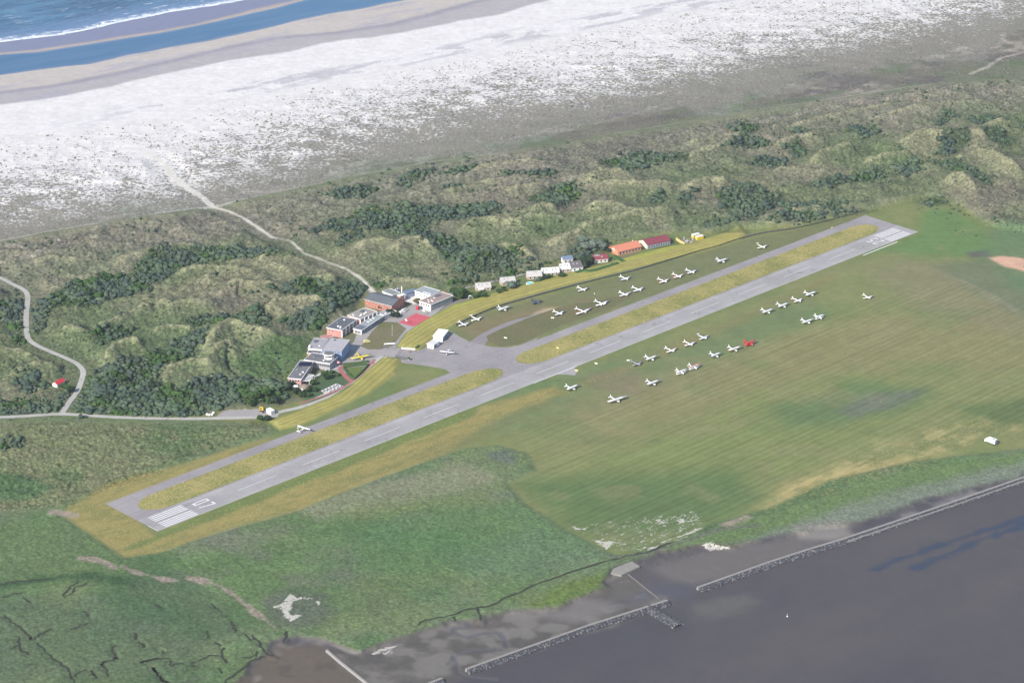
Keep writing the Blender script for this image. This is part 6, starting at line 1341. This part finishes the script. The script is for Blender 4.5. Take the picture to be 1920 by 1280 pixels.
# ================================================================== SEA DEFENCES
M_STONE = mat('dark_basalt', (.050, .052, .060), .8, noise=.4, nscale=.7); M_SLAB = mat('weathered_slab', (.235, .225, .215), .9, noise=.22, nscale=.4); M_SLAB2 = mat('dark_slab', (.22, .215, .215), .9, noise=.25, nscale=.5)
def stones(name, spots, parent, size=(.35, .8), mats=None):
    b = MB(); ico = [(0, 0, 1), (.89, 0, .45), (.28, .85, .45), (-.72, .53, .45), (-.72, -.53, .45), (.28, -.85, .45), (.72, .53, -.45), (-.28, .85, -.45), (-.89, 0, -.45), (-.28, -.85, -.45), (.72, -.53, -.45), (0, 0, -1)]
    fi = [(0, 1, 2), (0, 2, 3), (0, 3, 4), (0, 4, 5), (0, 5, 1), (1, 6, 2), (2, 7, 3), (3, 8, 4), (4, 9, 5), (5, 10, 1), (6, 7, 2), (7, 8, 3), (8, 9, 4), (9, 10, 5), (10, 6, 1), (11, 7, 6), (11, 8, 7), (11, 9, 8), (11, 10, 9), (11, 6, 10)]
    for x, y, z in spots:
        s = random.uniform(*size); sx, sy, sz = s*random.uniform(.7, 1.2), s*random.uniform(.7, 1.2), s*random.uniform(.5, .9); b.mat(random.choice((0, 0, 0, 1)))
        b.add([(x+px*sx*random.uniform(.85, 1.1), y+py*sy, z+pz*sz) for px, py, pz in ico], fi)
    return tag(b.build(name, [M_STONE, mat('grey_boulder', (.15, .15, .155), .9)], parent), kind='stuff')
def groyne(name, label, pts, w=2.6, h=1.0, base=-.95, stone_side=-1, ns=900, slab=8.0):
    line = G(pts); r = tag(empty(name, (0, 0, 0)), label, 'sea wall'); prof = None; spots = []
    for i in range(len(line)-1):
        a, b = line[i], line[i+1]; d = b-a; ln = float(np.hypot(*d)); rz = math.atan2(d[1], d[0]); n = max(1, int(ln/slab))
        sl = MB(); k = ln/n
        sl.add([(x, y, z) for x in (.03, k-.03) for y, z in ((-w/2, base), (-w*.22, h), (w*.22, h), (w/2, base))], [(0, 1, 2, 3), (7, 6, 5, 4), (0, 4, 5, 1), (1, 5, 6, 2), (2, 6, 7, 3)])
        me = sl.mesh('slab', M_SLAB)
        rib = MB().box(.3, .55, -w*.28, w*.28, h, h+.1)
        for q in range(1, int(k/1.6)): rib.box(.3+q*1.6, .6+q*1.6, -w*.28, w*.28, h, h+.1)
        mr = rib.mesh('rib', M_SLAB)
        for q in range(n):
            p_ = a+d*q/n; o = put('slab', me, r, (p_[0], p_[1], 0), rz); put('rib', mr, o)
        nn = np.array([-d[1], d[0]])/ln
        if ns:
            y1_, y2_ = stone_side*w*.30, stone_side*(w*.42+3.0)
            e_ = MB().add([(x, y, z) for x in (0, ln) for y, z in ((y1_, base), (y1_, h-.25), (y2_, base+.05))], [(0, 1, 2), (5, 4, 3), (0, 3, 4, 1), (1, 4, 5, 2), (2, 5, 3, 0)])
            e_.build('embankment', M_STONE, r, loc=(a[0], a[1], 0), rz=rz)
        for q in range(int(ns*ln/np.sum(np.hypot(*np.diff(line, axis=0).T)))):
            t = random.random(); u_ = random.random(); off = stone_side*(w*.36+u_*2.8); spots.append((*(a+d*t+nn*off), base+.1+(h-base-.4)*(1-u_)*.8))
    if ns: stones('riprap', spots, r)
    return r
groyne('stone_groyne', 'long straight sea wall with pale capping and dark stone slope, nearest in view', [(874, 1256), (1020, 1204), (1100, 1175), (1251, 1127)], ns=2600)
line = G([(1216, 1137), (1271, 1171)]); sp_ = []
for i in range(1500):
    t = random.random(); o_ = random.gauss(0, 2.1)*(1 if t < .9 else 1.2); d = line[1]-line[0]; nn = np.array([-d[1], d[0]])/np.hypot(*d); p_ = line[0]+d*t+nn*np.clip(o_, -3.4, 3.4); sp_.append((*p_, -.8+1.5*math.exp(-(o_/2.2)**2)))
r = tag(empty('rubble_spur', (0, 0, 0)), 'short spur of loose dark boulders branching off the near sea wall', 'sea wall'); stones('boulders', sp_, r, (.45, .85)); 
MB().loft([[(x_, y_, z_) for x_, y_, z_ in ((*(line[k]+nn*3), -.95), (*(line[k]+nn*1.2), .2), (*(line[k]-nn*1.2), .2), (*(line[k]-nn*3), -.95))] for k in (0, 1)]).build('core', M_STONE, r)
groyne('stone_groyne', 'sea wall with dotted capping from the gap up to the pale joint', [(1308, 1103), (1440, 1056), (1520, 1030), (1584, 1011)], ns=2200)
groyne('stone_groyne', 'pale double-edged sea wall running on to the right edge of the view', [(1586, 1010), (1700, 972), (1800, 938), (1920, 896), (2060, 845)], w=2.6, stone_side=-1, ns=1800)
groyne('stone_groyne', 'second pale kerb on the seaward side of the double-edged sea wall', [(1588, 1015), (1700, 977), (1800, 943), (1920, 901), (2060, 850)], w=1.1, h=.3, ns=0)
groyne('stone_groyne', 'stub of sea wall at the bottom edge of the view', [(770, 1296), (829, 1273)], ns=300)
groyne('concrete_strip', 'narrow pale concrete causeway leaving the bottom edge left of the sea walls', [(613, 1217), (640, 1240), (694, 1283), (730, 1315)], w=2.2, h=.1, ns=0)
r = tag(empty('brushwood_fence', (0, 0, 0)), 'thin dark line of stakes crossing the mud to the near sea wall', 'fence'); a, b = G([(1178, 1076), (1236, 1122)]); sk_ = MB().tube((0, 0, -1.4), (0, 0, .5), .12, n=5).mesh('stake', M['dark_wall'])
for k in range(70): p_ = a+(b-a)*k/69; put('stake', sk_, r, (p_[0]+random.uniform(-.1, .1), p_[1], random.uniform(-.15, .1)))
q = G([(1145, 1074), (1150, 1066), (1185, 1052), (1200, 1062), (1165, 1078)]); o = MB().prism([tuple(p_) for p_ in (q if MB() else q)], -1.2, .25).build('concrete_ramp', mat('algae_concrete', (.22, .215, .19), .9, noise=.3, nscale=.3)); tag(o, 'grey-green concrete ramp at the bend of the shore', 'ramp')
x, y = g1(1476, 1156, -.9); r = tag(empty('buoy', (x, y, -.9)), 'tiny white buoy lying on the open mud', 'buoy'); MB().loft([[(R_*math.cos(k), R_*math.sin(k), z) for k in np.arange(8)*math.pi/4] for R_, z in ((.2, 0), (.38, .3), (.3, .7), (.1, .9))]).build('float', M['white_trim'], r); MB().tube((0, 0, 1.4), (0, 0, 2.2), .08, n=6).build('topmark', M['white_trim'], r)
# ================================================================== SCRUB AND TREES
def leaf_mat(name, c1, c2, c3):
    m = bpy.data.materials.new(name); m.use_nodes = True; N = NT(m); b = N.n['Principled BSDF']; b.inputs['Roughness'].default_value = .9; b.inputs['Specular IOR Level'].default_value = .15
    pos = N.new('ShaderNodeNewGeometry').outputs['Position']; a = N.noise(pos, .09, 3, .6); d = N.noise(pos, .7, 3, .75)
    c = N.mix(N.ramp(a, .38, .62), c1, c2); c = N.mix(N.ramp(d, .55, .72), c, c3); N.link(N.mix(N.math('MULTIPLY', N.ramp(d, .46, .34), .6), c, tuple(q*.35 for q in c1)), b.inputs['Base Color'])
    bp = N.new('ShaderNodeBump'); bp.inputs['Strength'].default_value = 1.0; N.link(d, bp.inputs['Height']); N.link(bp.outputs[0], b.inputs['Normal']); return m
L_THORN = leaf_mat('sea_buckthorn', (.052, .086, .050), (.080, .114, .074), (.140, .170, .120))
L_GREEN = leaf_mat('willow_leaves', (.030, .065, .022), (.050, .095, .030), (.095, .14, .045))
L_SILVER = leaf_mat('silver_willow', (.10, .135, .11), (.14, .18, .14), (.21, .25, .20))
L_BLUE = leaf_mat('grey_blue_thorn', (.040, .064, .050), (.058, .086, .068), (.105, .135, .110))
L_OLIVE = leaf_mat('dry_scrub', (.105, .110, .068), (.14, .14, .09), (.19, .18, .13))
L_DARK = leaf_mat('pine_needles', (.022, .040, .024), (.034, .055, .030), (.07, .09, .05))
M_BARK = mat('bark', (.13, .105, .08), .95, noise=.3, nscale=3)
def ico1():
    bm = bmesh.new(); bmesh.ops.create_icosphere(bm, subdivisions=1, radius=1); v = np.array([q.co[:] for q in bm.verts]); f = np.array([[q.index for q in p.verts] for p in bm.faces]); bm.free(); return v, f
IV, IF = ico1(); IV1, IF1 = IV, IF
phi_ = 1.618; IV0 = np.array([(-1, phi_, 0), (1, phi_, 0), (-1, -phi_, 0), (1, -phi_, 0), (0, -1, phi_), (0, 1, phi_), (0, -1, -phi_), (0, 1, -phi_), (phi_, 0, -1), (phi_, 0, 1), (-phi_, 0, -1), (-phi_, 0, 1)], float)/1.902
IF0 = np.array([(0, 11, 5), (0, 5, 1), (0, 1, 7), (0, 7, 10), (0, 10, 11), (1, 5, 9), (5, 11, 4), (11, 10, 2), (10, 7, 6), (7, 1, 8), (3, 9, 4), (3, 4, 2), (3, 2, 6), (3, 6, 8), (3, 8, 9), (4, 9, 5), (2, 4, 11), (6, 2, 10), (8, 6, 7), (9, 8, 1)])
def raw_mesh(name, V, F, m, midx=None, smooth=False):
    me = bpy.data.meshes.new(name); k = F.shape[1]
    me.vertices.add(len(V)); me.vertices.foreach_set('co', V.astype(np.float32).ravel()); me.loops.add(F.size); me.loops.foreach_set('vertex_index', F.astype(np.int32).ravel())
    me.polygons.add(len(F)); me.polygons.foreach_set('loop_start', (np.arange(len(F))*k).astype(np.int32))
    for q in (m if isinstance(m, list) else [m]): me.materials.append(q)
    if midx is not None: me.polygons.foreach_set('material_index', midx.astype(np.int32))
    if smooth: me.polygons.foreach_set('use_smooth', np.ones(len(F), bool))
    me.update(calc_edges=True); return me
# terrain height lookup
_sel = (np.abs(P[:, 0]) < 900) & (P[:, 1] > -900) & (P[:, 1] < 1400)
_cell = 2.0; _gx = ((P[_sel, 0]+900)/_cell).astype(int); _gy = ((P[_sel, 1]+900)/_cell).astype(int); HM = np.full((901, 1151), np.nan); HM[_gx, _gy] = H[_sel]
for _ in range(6):
    nanm = np.isnan(HM)
    if not nanm.any(): break
    for ax, sh_ in ((0, 1), (0, -1), (1, 1), (1, -1)):
        r_ = np.roll(HM, sh_, ax); w_ = np.isnan(HM) & ~np.isnan(r_); HM[w_] = r_[w_]
HM = np.nan_to_num(HM)
def zat(x, y):
    i = np.clip(((np.asarray(x)+900)/_cell).astype(int), 0, 900); j = np.clip(((np.asarray(y)+900)/_cell).astype(int), 0, 1150); return HM[i, j]
keepout = [smooth_line(G(SANDPATH)), smooth_line(G(DUNEROAD)), smooth_line(G(MAINROAD))]
def scrub_points(outline, density, z=2.5):
    q = G(outline, z); lo, hi = q.min(0)-6, q.max(0)+6; n = int(np.prod(hi-lo)*density); pts = lo+(hi-lo)*rng.random((n, 2))
    d = sdist(pts, q)+5*fbm(pts[:, 0], pts[:, 1], 18, 3, 301); pts = pts[rng.random(len(pts)) < sstep(5, -5, d)]
    for ln in keepout:
        if len(pts): dd, _ = seg_dist(pts, ln); pts = pts[dd > 3.2]
    if len(pts): pts = pts[~inside(pts, AIRW)]
    return pts
AIRW = G([(380, 788), (380, 777), (430, 761), (500, 758), (538, 748), (534, 712), (560, 690), (590, 640), (612, 600), (655, 578), (684, 545), (720, 538), (800, 528), (835, 538), (850, 548), (985, 512), (1095, 484), (1140, 460), (1255, 436), (1330, 434), (1395, 425), (1500, 424), (1620, 396), (1700, 380), (1900, 500), (1900, 900), (1000, 1000), (300, 1045), (104, 962), (305, 880), (518, 812)])
def thicket(name, label, pts, mats, size=(1.3, 2.6), lush=0.15, low=False):
    IV, IF = (IV0, IF0) if low else (IV1, IF1)
    if len(pts) < 3: return None
    n = len(pts); nv = len(IV); s = (size[0]+(size[1]-size[0])*rng.random(n)**2)*(.75+.5*vnoise(pts[:, 0]/14, pts[:, 1]/14, 311)); z = zat(pts[:, 0], pts[:, 1])
    V = IV[None]*(1+.62*(rng.random((n, nv, 1))-.5)*2)*np.stack([s*rng.uniform(.8, 1.25, n), s*rng.uniform(.8, 1.25, n), s*rng.uniform(.5, .95, n)], -1)[:, None, :]
    a = rng.random(n)*6.28; c, s_ = np.cos(a)[:, None], np.sin(a)[:, None]; V = np.stack([V[..., 0]*c-V[..., 1]*s_, V[..., 0]*s_+V[..., 1]*c, V[..., 2]], -1)
    V = V+np.stack([pts[:, 0], pts[:, 1], z+s*.35], -1)[:, None, :]; F_ = (IF[None]+(np.arange(n)*nv)[:, None, None]).reshape(-1, 3)
    pn = vnoise(pts[:, 0]/13, pts[:, 1]/13, 312)+.3*(rng.random(n)-.5); pick = np.where(pn > 1-lush, 1, np.where(pn < .36, 2, 0))
    o = bpy.data.objects.new(name, raw_mesh(name, V.reshape(-1, 3), F_, mats, np.repeat(pick, len(IF)), True)); COL.objects.link(o)
    return tag(o, label, 'scrub', kind='stuff')
places = ['long band of dark scrub across the upper left dunes', 'small round scrub patch left of the central dune ridge', 'broad dense scrub filling the hollow above the parking place', 'scrub climbing the slope behind the school blocks', 'small scrub clump on the ridge left of the dark-roofed block', 'thin scrub line on the dune flank', 'scrub beside the winding dune road on the left edge', 'scrub in the fork of the two roads near the red-roofed hut', 'small scrub patch south of the road at the left edge', 'scrub knoll at the tip of the airfield by the parking place', 'scrub left of the red-roofed hut',
          'scrub belt behind the cottages', 'dark scrub tongue in the dunes above the cottages', 'scrub in the hollow behind the terrace houses', 'scrub at the end of the sand path', 'scrub beside the slate-roofed hall']
for i, t_ in enumerate(THICKETS):
    far = i >= 16; dens = .24 if not far else .17
    pts = scrub_points(t_, dens); lab = places[i] if i < len(places) else 'patch of dark dune scrub in the farther dunes'
    thicket('scrub_thicket', lab, pts, [L_THORN, L_GREEN, L_BLUE], (.7, 2.5) if not far else (.8, 2.6), .30 if not far else .15)
# loose bushes sprinkled through the dunes
def dune_spots(n, sc, th, sd_):
    yy = -650+1750*rng.random(n); xx = (rng.random(n)-.5)*.46*(yy+1650); pts = np.c_[xx, yy]; uu, vv = uv(pts)
    m_ = (vv < np.interp(uu, *SH['track'])-6) & (fbm(pts[:, 0], pts[:, 1], sc, 3, sd_) > th); pts = pts[m_]
    q = G([(-900, 792), (0, 792), (130, 787), (300, 790), (505, 790), (600, 800), (2400, 480)]); u2, v2 = uv(q); o_ = np.argsort(u2); uu, vv = uv(pts); pts = pts[vv > np.interp(uu, u2[o_], v2[o_])+3]; pts = pts[~inside(pts, AIRW)]
    for ln in keepout: dd, _ = seg_dist(pts, ln); pts = pts[dd > 4.0]
    return pts
thicket('loose_scrub', 'scattered low bushes all over the dunes', dune_spots(30000, 30, .16, 321), [L_THORN, L_GREEN, L_BLUE], (.5, 1.5), .3, low=True)
thicket('loose_scrub', 'small grey-brown dwarf shrubs in patches across the dunes', dune_spots(26000, 18, .16, 322), [L_OLIVE, L_BLUE, L_OLIVE], (.35, .95), .25, low=True)

# hummocks of marram on the foredunes and dots of scrub on the flat behind
L_MARRAM = leaf_mat('marram_hummock', (.17, .168, .125), (.23, .225, .17), (.25, .24, .19))
yy = -300+1700*rng.random(90000); xx = (rng.random(90000)-.5)*.47*(yy+1650); pts = np.c_[xx, yy]; uu, vv = uv(pts)
dT = vv-np.interp(uu, *SH['tuft']); dF = vv-np.interp(uu, *SH['flat']); dK = vv-np.interp(uu, *SH['track'])
fr2 = np.clip(dT/np.minimum(dT-dF, -20), 0, 2); pr = np.interp(fr2, [0, .05, .3, .6, 1.0, 1.3], [0, .10, .30, .45, .40, .22])*(dK > 3)*(dT < 0)*(.15+1.7*np.clip(fbm(pts[:, 0], pts[:, 1], 24, 4, 331)*1.6+.35, 0, 1))
pts = pts[rng.random(len(pts)) < pr]; dd, _ = seg_dist(pts, keepout[0]); pts = pts[dd > 3.5]
thicket('marram_hummocks', 'grey-green marram hummocks dotting the white foredunes', pts[:15000], [L_MARRAM, L_OLIVE, L_MARRAM], (.32, .85), .25, low=True)

# single trees and big shrubs: trunk with limbs, and a crown of many small leaf clumps
def tree_mesh(R_, h, leaf, seed, n=420, flat=.8):
    g = np.random.default_rng(seed); lobes = g.normal(0, 1, (9, 3)); lobes /= np.linalg.norm(lobes, axis=1)[:, None]; lobes = lobes*np.array([.55, .55, .38])*R_+np.array([0, 0, h-R_*.75]); lr = g.uniform(.38, .62, 9)*R_
    k = g.integers(0, 9, n); d = g.normal(0, 1, (n, 3)); d /= np.linalg.norm(d, axis=1)[:, None]; c = lobes[k]+d*(lr[k]*g.uniform(.72, 1.04, n))[:, None]*np.array([1, 1, flat]); c[:, 2] = np.maximum(c[:, 2], h*.18)
    tet = np.array([(1, 0, -.35), (-.5, .87, -.35), (-.5, -.87, -.35), (0, 0, .55)]); s = g.uniform(.28, .62, n)*R_/3.2
    V = tet[None]*s[:, None, None]*g.uniform(.7, 1.3, (n, 4, 1)); a = g.random(n)*6.28; ca, sa = np.cos(a)[:, None], np.sin(a)[:, None]; V = np.stack([V[..., 0]*ca-V[..., 1]*sa, V[..., 0]*sa+V[..., 1]*ca, V[..., 2]], -1)+c[:, None]
    F_ = (np.array([(0, 2, 1), (0, 1, 3), (1, 2, 3), (2, 0, 3)])[None]+(np.arange(n)*4)[:, None, None]).reshape(-1, 3)
    core = []; cf = []; b0 = n*4
    for j in range(9): core.append(IV*lr[j]*.78*(1+.25*(g.random((len(IV), 1))-.5))+lobes[j]); cf.append(IF+b0+j*len(IV))
    V = np.vstack([V.reshape(-1, 3)]+core); F_ = np.vstack([F_]+cf)
    return raw_mesh('crown', V, F_, leaf), (lobes, lr)
TM = {}
def tree(name, label, px, py, R_, h, leaf, seed=0, group=None):
    k = (round(R_/.6), leaf.name, seed % 3); x, y = g1(px, py); z = float(zat([x], [y])[0])
    if k not in TM:
        cr, (lb, lr) = tree_mesh(3.0, 5.5, leaf, 400+len(TM)); b = MB(); b.tube((0, 0, -.5), (.1, .05, 2.2), .26, .18, 8)
        for j in range(5): b.tube((.1, .05, 1.5+.15*j), tuple(lb[j]*.9), .12, .04, 6)
        TM[k] = (cr, b.mesh('trunk', M_BARK))
    root = tag(empty(name, (x, y, z), seed*1.3), label, 'tree' if R_ > 1.9 else 'shrub', group); root.scale = (R_/3.0, R_/3.0, h/5.5*1.0)
    put('crown', TM[k][0], root); put('trunk', TM[k][1], root); return root
TR = [
 (*HQ(130, 800), 5.2, 7.5, L_GREEN, 'large dark green tree at the start of the cottage lane'), (*HQ(30, 760), 4.2, 6.5, L_GREEN, 'tree at the left of the big group beside the overgrown garage'), (*HQ(260, 780), 3.4, 5.0, L_GREEN, 'rounded tree in the shade beside the white swing frame'),
 (*HQ(540, 790), 3.4, 4.2, L_GREEN, 'round shrub in front of the detached cottage with the awning, left one'), (*HQ(650, 800), 3.2, 4.0, L_GREEN, 'round shrub in front of the detached cottage with the awning, right one'), (*HQ(460, 810), 3.0, 3.8, L_GREEN, 'round shrub left of the pair before the awning cottage'),
 (*HQ(980, 720), 2.2, 3.0, L_GREEN, 'small bush between the two detached cottages'), (*HQ(1100, 680), 2.4, 3.2, L_GREEN, 'low bush left of the silver willow'), (*HQ(1250, 600), 4.6, 5.4, L_SILVER, 'broad silver-grey willow in front of the second detached cottage'), (*HQ(1360, 560), 3.0, 4.2, L_SILVER, 'smaller silver willow touching the broad one'),
 (*I(480, 880), 2.6, 3.0, L_SILVER, 'grey shrub right of the round pool'), (*I(560, 850), 2.4, 2.6, L_GREEN, 'green shrub between pool and terrace houses'), (*I(690, 820), 2.4, 2.8, L_DARK, 'dark bush under the wide terrace house'), (*I(780, 790), 2.2, 2.6, L_GREEN, 'second bush under the wide terrace house'), (*I(1040, 790), 2.3, 2.4, L_GREEN, 'bush left of the brown terrace'), (*I(1110, 770), 2.0, 2.2, L_GREEN, 'small bush at the corner of the brown terrace'),
 (*I(1620, 500), 3.8, 6.5, L_DARK, 'tall dark tree right of the dark-roofed terrace house'), (*I(1710, 470), 3.6, 6.2, L_DARK, 'dark tree next to the maroon-roofed house'), (*J(60, 900), 3.4, 5.8, L_DARK, 'dark tree in front of the maroon-roofed house, left one'), (*J(230, 900), 3.6, 6.0, L_DARK, 'dark tree in front of the maroon-roofed house, right one'), (*I(1600, 560), 2.8, 4.0, L_DARK, 'low dark tree by the hedge end'),
 (*J(120, 560), 5.0, 6.5, L_SILVER, 'big silver-green willow behind the maroon-roofed house, left one'), (*J(300, 520), 5.2, 7.0, L_SILVER, 'big silver-green willow behind the maroon-roofed house, middle one'), (*J(480, 500), 5.0, 6.6, L_SILVER, 'big silver-green willow behind the maroon-roofed house, right one'), (*J(600, 560), 4.4, 5.8, L_SILVER, 'silver-green willow touching the orange-roofed hall'), (*J(620, 430), 3.6, 5.0, L_GREEN, 'green tree behind the silver willows'), (*J(30, 470), 4.0, 5.4, L_SILVER, 'silver willow at the left of the group behind the maroon roof'), (*J(740, 600), 2.6, 3.4, L_DARK, 'dark bush at the corner of the orange-roofed hall'),
 (*AA(770, 900), 3.6, 6.2, L_GREEN, 'broad tree in the restaurant garden casting a long shadow'), (*AA(560, 1000), 2.6, 3.6, L_GREEN, 'low tree beside the pergola'), (*AA(460, 1130), 2.6, 3.4, L_GREEN, 'round bush right of the thatched shelter'), (*AA(600, 1120), 2.4, 2.8, L_GREEN, 'bush left of the stone terrace'), (*AA(480, 1210), 2.4, 2.8, L_GREEN, 'bush below the thatched shelter'), (*AA(900, 780), 1.8, 2.0, L_GREEN, 'small bush near the guest terrace'), (*AA(1010, 830), 1.8, 1.9, L_GREEN, 'small bush by the red garden path'),
 (715, 580, 2.6, 4.0, L_GREEN, 'bush against the brick front of the slate-roofed hall'), (731, 591.5, 3.2, 5.0, L_DARK, 'conifer-like tree right of the slate-roofed hall'), (736.5, 594.5, 2.6, 4.0, L_DARK, 'dark tree at the far end of the long low hall'), (744, 595, 2.6, 3.8, L_DARK, 'round dark tree beside the parked cars'), (782, 568, 2.8, 3.4, mat('autumn_leaves', (.11, .10, .06), .95, noise=.4, nscale=2, bump=.8), 'brownish tree on the white yard'), (677, 607.5, 2.0, 2.6, L_GREEN, 'shrub in the gap between the dark-roofed block and the long hall'), (685, 606, 1.7, 2.3, M_HEDGE and L_GREEN, 'second shrub in the gap before the long hall'),
 (590, 652, 2.0, 2.4, L_GREEN, 'bush at the back of the workshop'), (866, 553, 2.4, 3.0, L_GREEN, 'bush at the foot of the large dark tree'), (500, 788, 3.0, 3.4, L_DARK, 'dark shrub at the tip of scrub opposite the white container'), (488, 787, 2.6, 3.0, L_GREEN, 'shrub beside the road left of the dark tip shrub'),
 (217, 717, 3.6, 5.0, L_GREEN, 'bright green bushy tree in the middle of the broad scrub'), (230, 722, 3.2, 4.6, L_GREEN, 'second bright green tree in the broad scrub'), (290, 735, 4.0, 6.0, L_DARK, 'tall dark tree in the broad scrub casting a blue shadow'), (270, 712, 2.8, 4.0, L_GREEN, 'yellowish green tree at the upper edge of the broad scrub'), (199, 726, 3.0, 4.2, L_GREEN, 'bright green tree at the left of its group in the broad scrub'),
 (480, 752, 3.4, 5.2, L_GREEN, 'green tree above the parking place, left one'), (500, 748, 3.4, 5.0, L_GREEN, 'green tree above the parking place, right one'), (517, 758, 3.8, 6.0, L_DARK, 'dark tree behind the white container'), (470, 762, 3.0, 4.4, L_GREEN, 'green tree directly behind the yellow digger'), (163, 556, 3.0, 4.2, L_GREEN, 'bright green tree in the upper left scrub band'), (170, 561, 2.8, 4.0, L_DARK, 'dark tree beside the bright one in the upper left scrub band'), (357, 486, 2.2, 3.6, L_DARK, 'small blue-black tree in the upper scrub band'),
 (118, 727, 2.8, 3.6, L_GREEN, 'green bush below the red-roofed hut, left one'), (126, 731, 2.8, 3.8, L_GREEN, 'green bush below the red-roofed hut, right one'), (133, 735, 2.6, 4.4, L_DARK, 'dark tree by the bend of the dune road'),
 (545, 726, 3.2, 4.6, L_DARK, 'dark tree left of the restaurant front'), (556, 738, 3.0, 4.4, L_DARK, 'dark tree below the thatched shelter at the road'), (535, 735, 3.4, 4.8, L_THORN, 'broad grey-green shrub left of the restaurant'), (566, 744, 2.8, 3.6, L_GREEN, 'shrub at the tip of the restaurant garden'), (1233, 120, 2.0, 2.0, L_DARK, 'x'),
]
for i, (px, py, R_, h, lf, lb) in enumerate(TR):
    if lb == 'x': continue
    tree('broadleaf_tree' if R_ > 1.9 else 'garden_shrub', lb, px, py, R_, h, lf, i, 'trees and bushes near the buildings')

# small people on the roads and by the gate
def person(px, py, label, shirt, rz=0, stride=.25):
    x, y = g1(px, py); z = .06; r = tag(empty('person', (x, y, z), rz), label, 'person')
    V = [(0, 0, .95), (0, 0, 1.2), (0, 0, 1.45), (0, 0, 1.55), (.02, 0, 1.68), (0, .1, .9), (stride, .1, .48), (stride*.7, .1, .05), (0, -.1, .9), (-stride*.4, -.1, .48), (-stride*1.1, -.1, .08), (0, .2, 1.42), (-.06, .26, 1.15), (.05, .27, .9), (0, -.2, 1.42), (.06, -.26, 1.15), (.16, -.27, .92)]
    Ed = [(0, 1), (1, 2), (2, 3), (3, 4), (0, 5), (5, 6), (6, 7), (0, 8), (8, 9), (9, 10), (2, 11), (11, 12), (12, 13), (2, 14), (14, 15), (15, 16)]
    R_ = [.15, .15, .16, .06, .1, .1, .07, .05, .1, .07, .05, .06, .05, .035, .06, .05, .035]
    me = bpy.data.meshes.new('body'); me.from_pydata(V, Ed, []); o = put('body', me, r); md = o.modifiers.new('skin', 'SKIN')
    for i, q in enumerate(me.skin_vertices[0].data): q.radius = (R_[i], R_[i]); q.use_root = i == 0
    o.modifiers.new('sub', 'SUBSURF').levels = 1; me.materials.append(shirt); put('hair', MB().loft([[(.02+R2*math.cos(k), R2*math.sin(k), z_) for k in np.arange(8)*math.pi/4] for R2, z_ in ((.115, 1.7), (.12, 1.76), (.03, 1.84))]).mesh('hair', M['dark_wall']), r)
person(*E(345, 785), 'person in a dark red top standing near the apron gate', mat('red_cloth', (.35, .06, .06)), 1.0)
person(*E(390, 790), 'person in dark clothes standing right beside the one in red', mat('dark_cloth', (.06, .06, .08)), 2.0)
person(270, 784, 'person in pale top walking on the road, left of the two walkers', mat('pale_cloth', (.6, .58, .55)), .1)
person(314, 785.5, 'person in dark blue walking on the road towards the parking place', mat('blue_cloth', (.06, .09, .2)), 3.1)

# ================================================================== AIR
hz = MB().box(-31000, 31000, -31500, 31500, -3.0, 720.0).build('haze', mat('haze_air', (1, 1, 1))); hz['kind'] = 'stuff'; hz['label'] = 'thin bluish summer haze over the island'
hm = bpy.data.materials.new('haze_volume'); hm.use_nodes = True; nt = hm.node_tree; nt.nodes.clear(); ho = nt.nodes.new('ShaderNodeOutputMaterial'); hv = nt.nodes.new('ShaderNodeVolumePrincipled')
hv.inputs['Color'].default_value = (.80, .88, 1.0, 1); hv.inputs['Density'].default_value = .000025; hv.inputs['Anisotropy'].default_value = .0
nt.links.new(hv.outputs[0], ho.inputs['Volume']); hz.data.materials.clear(); hz.data.materials.append(hm)
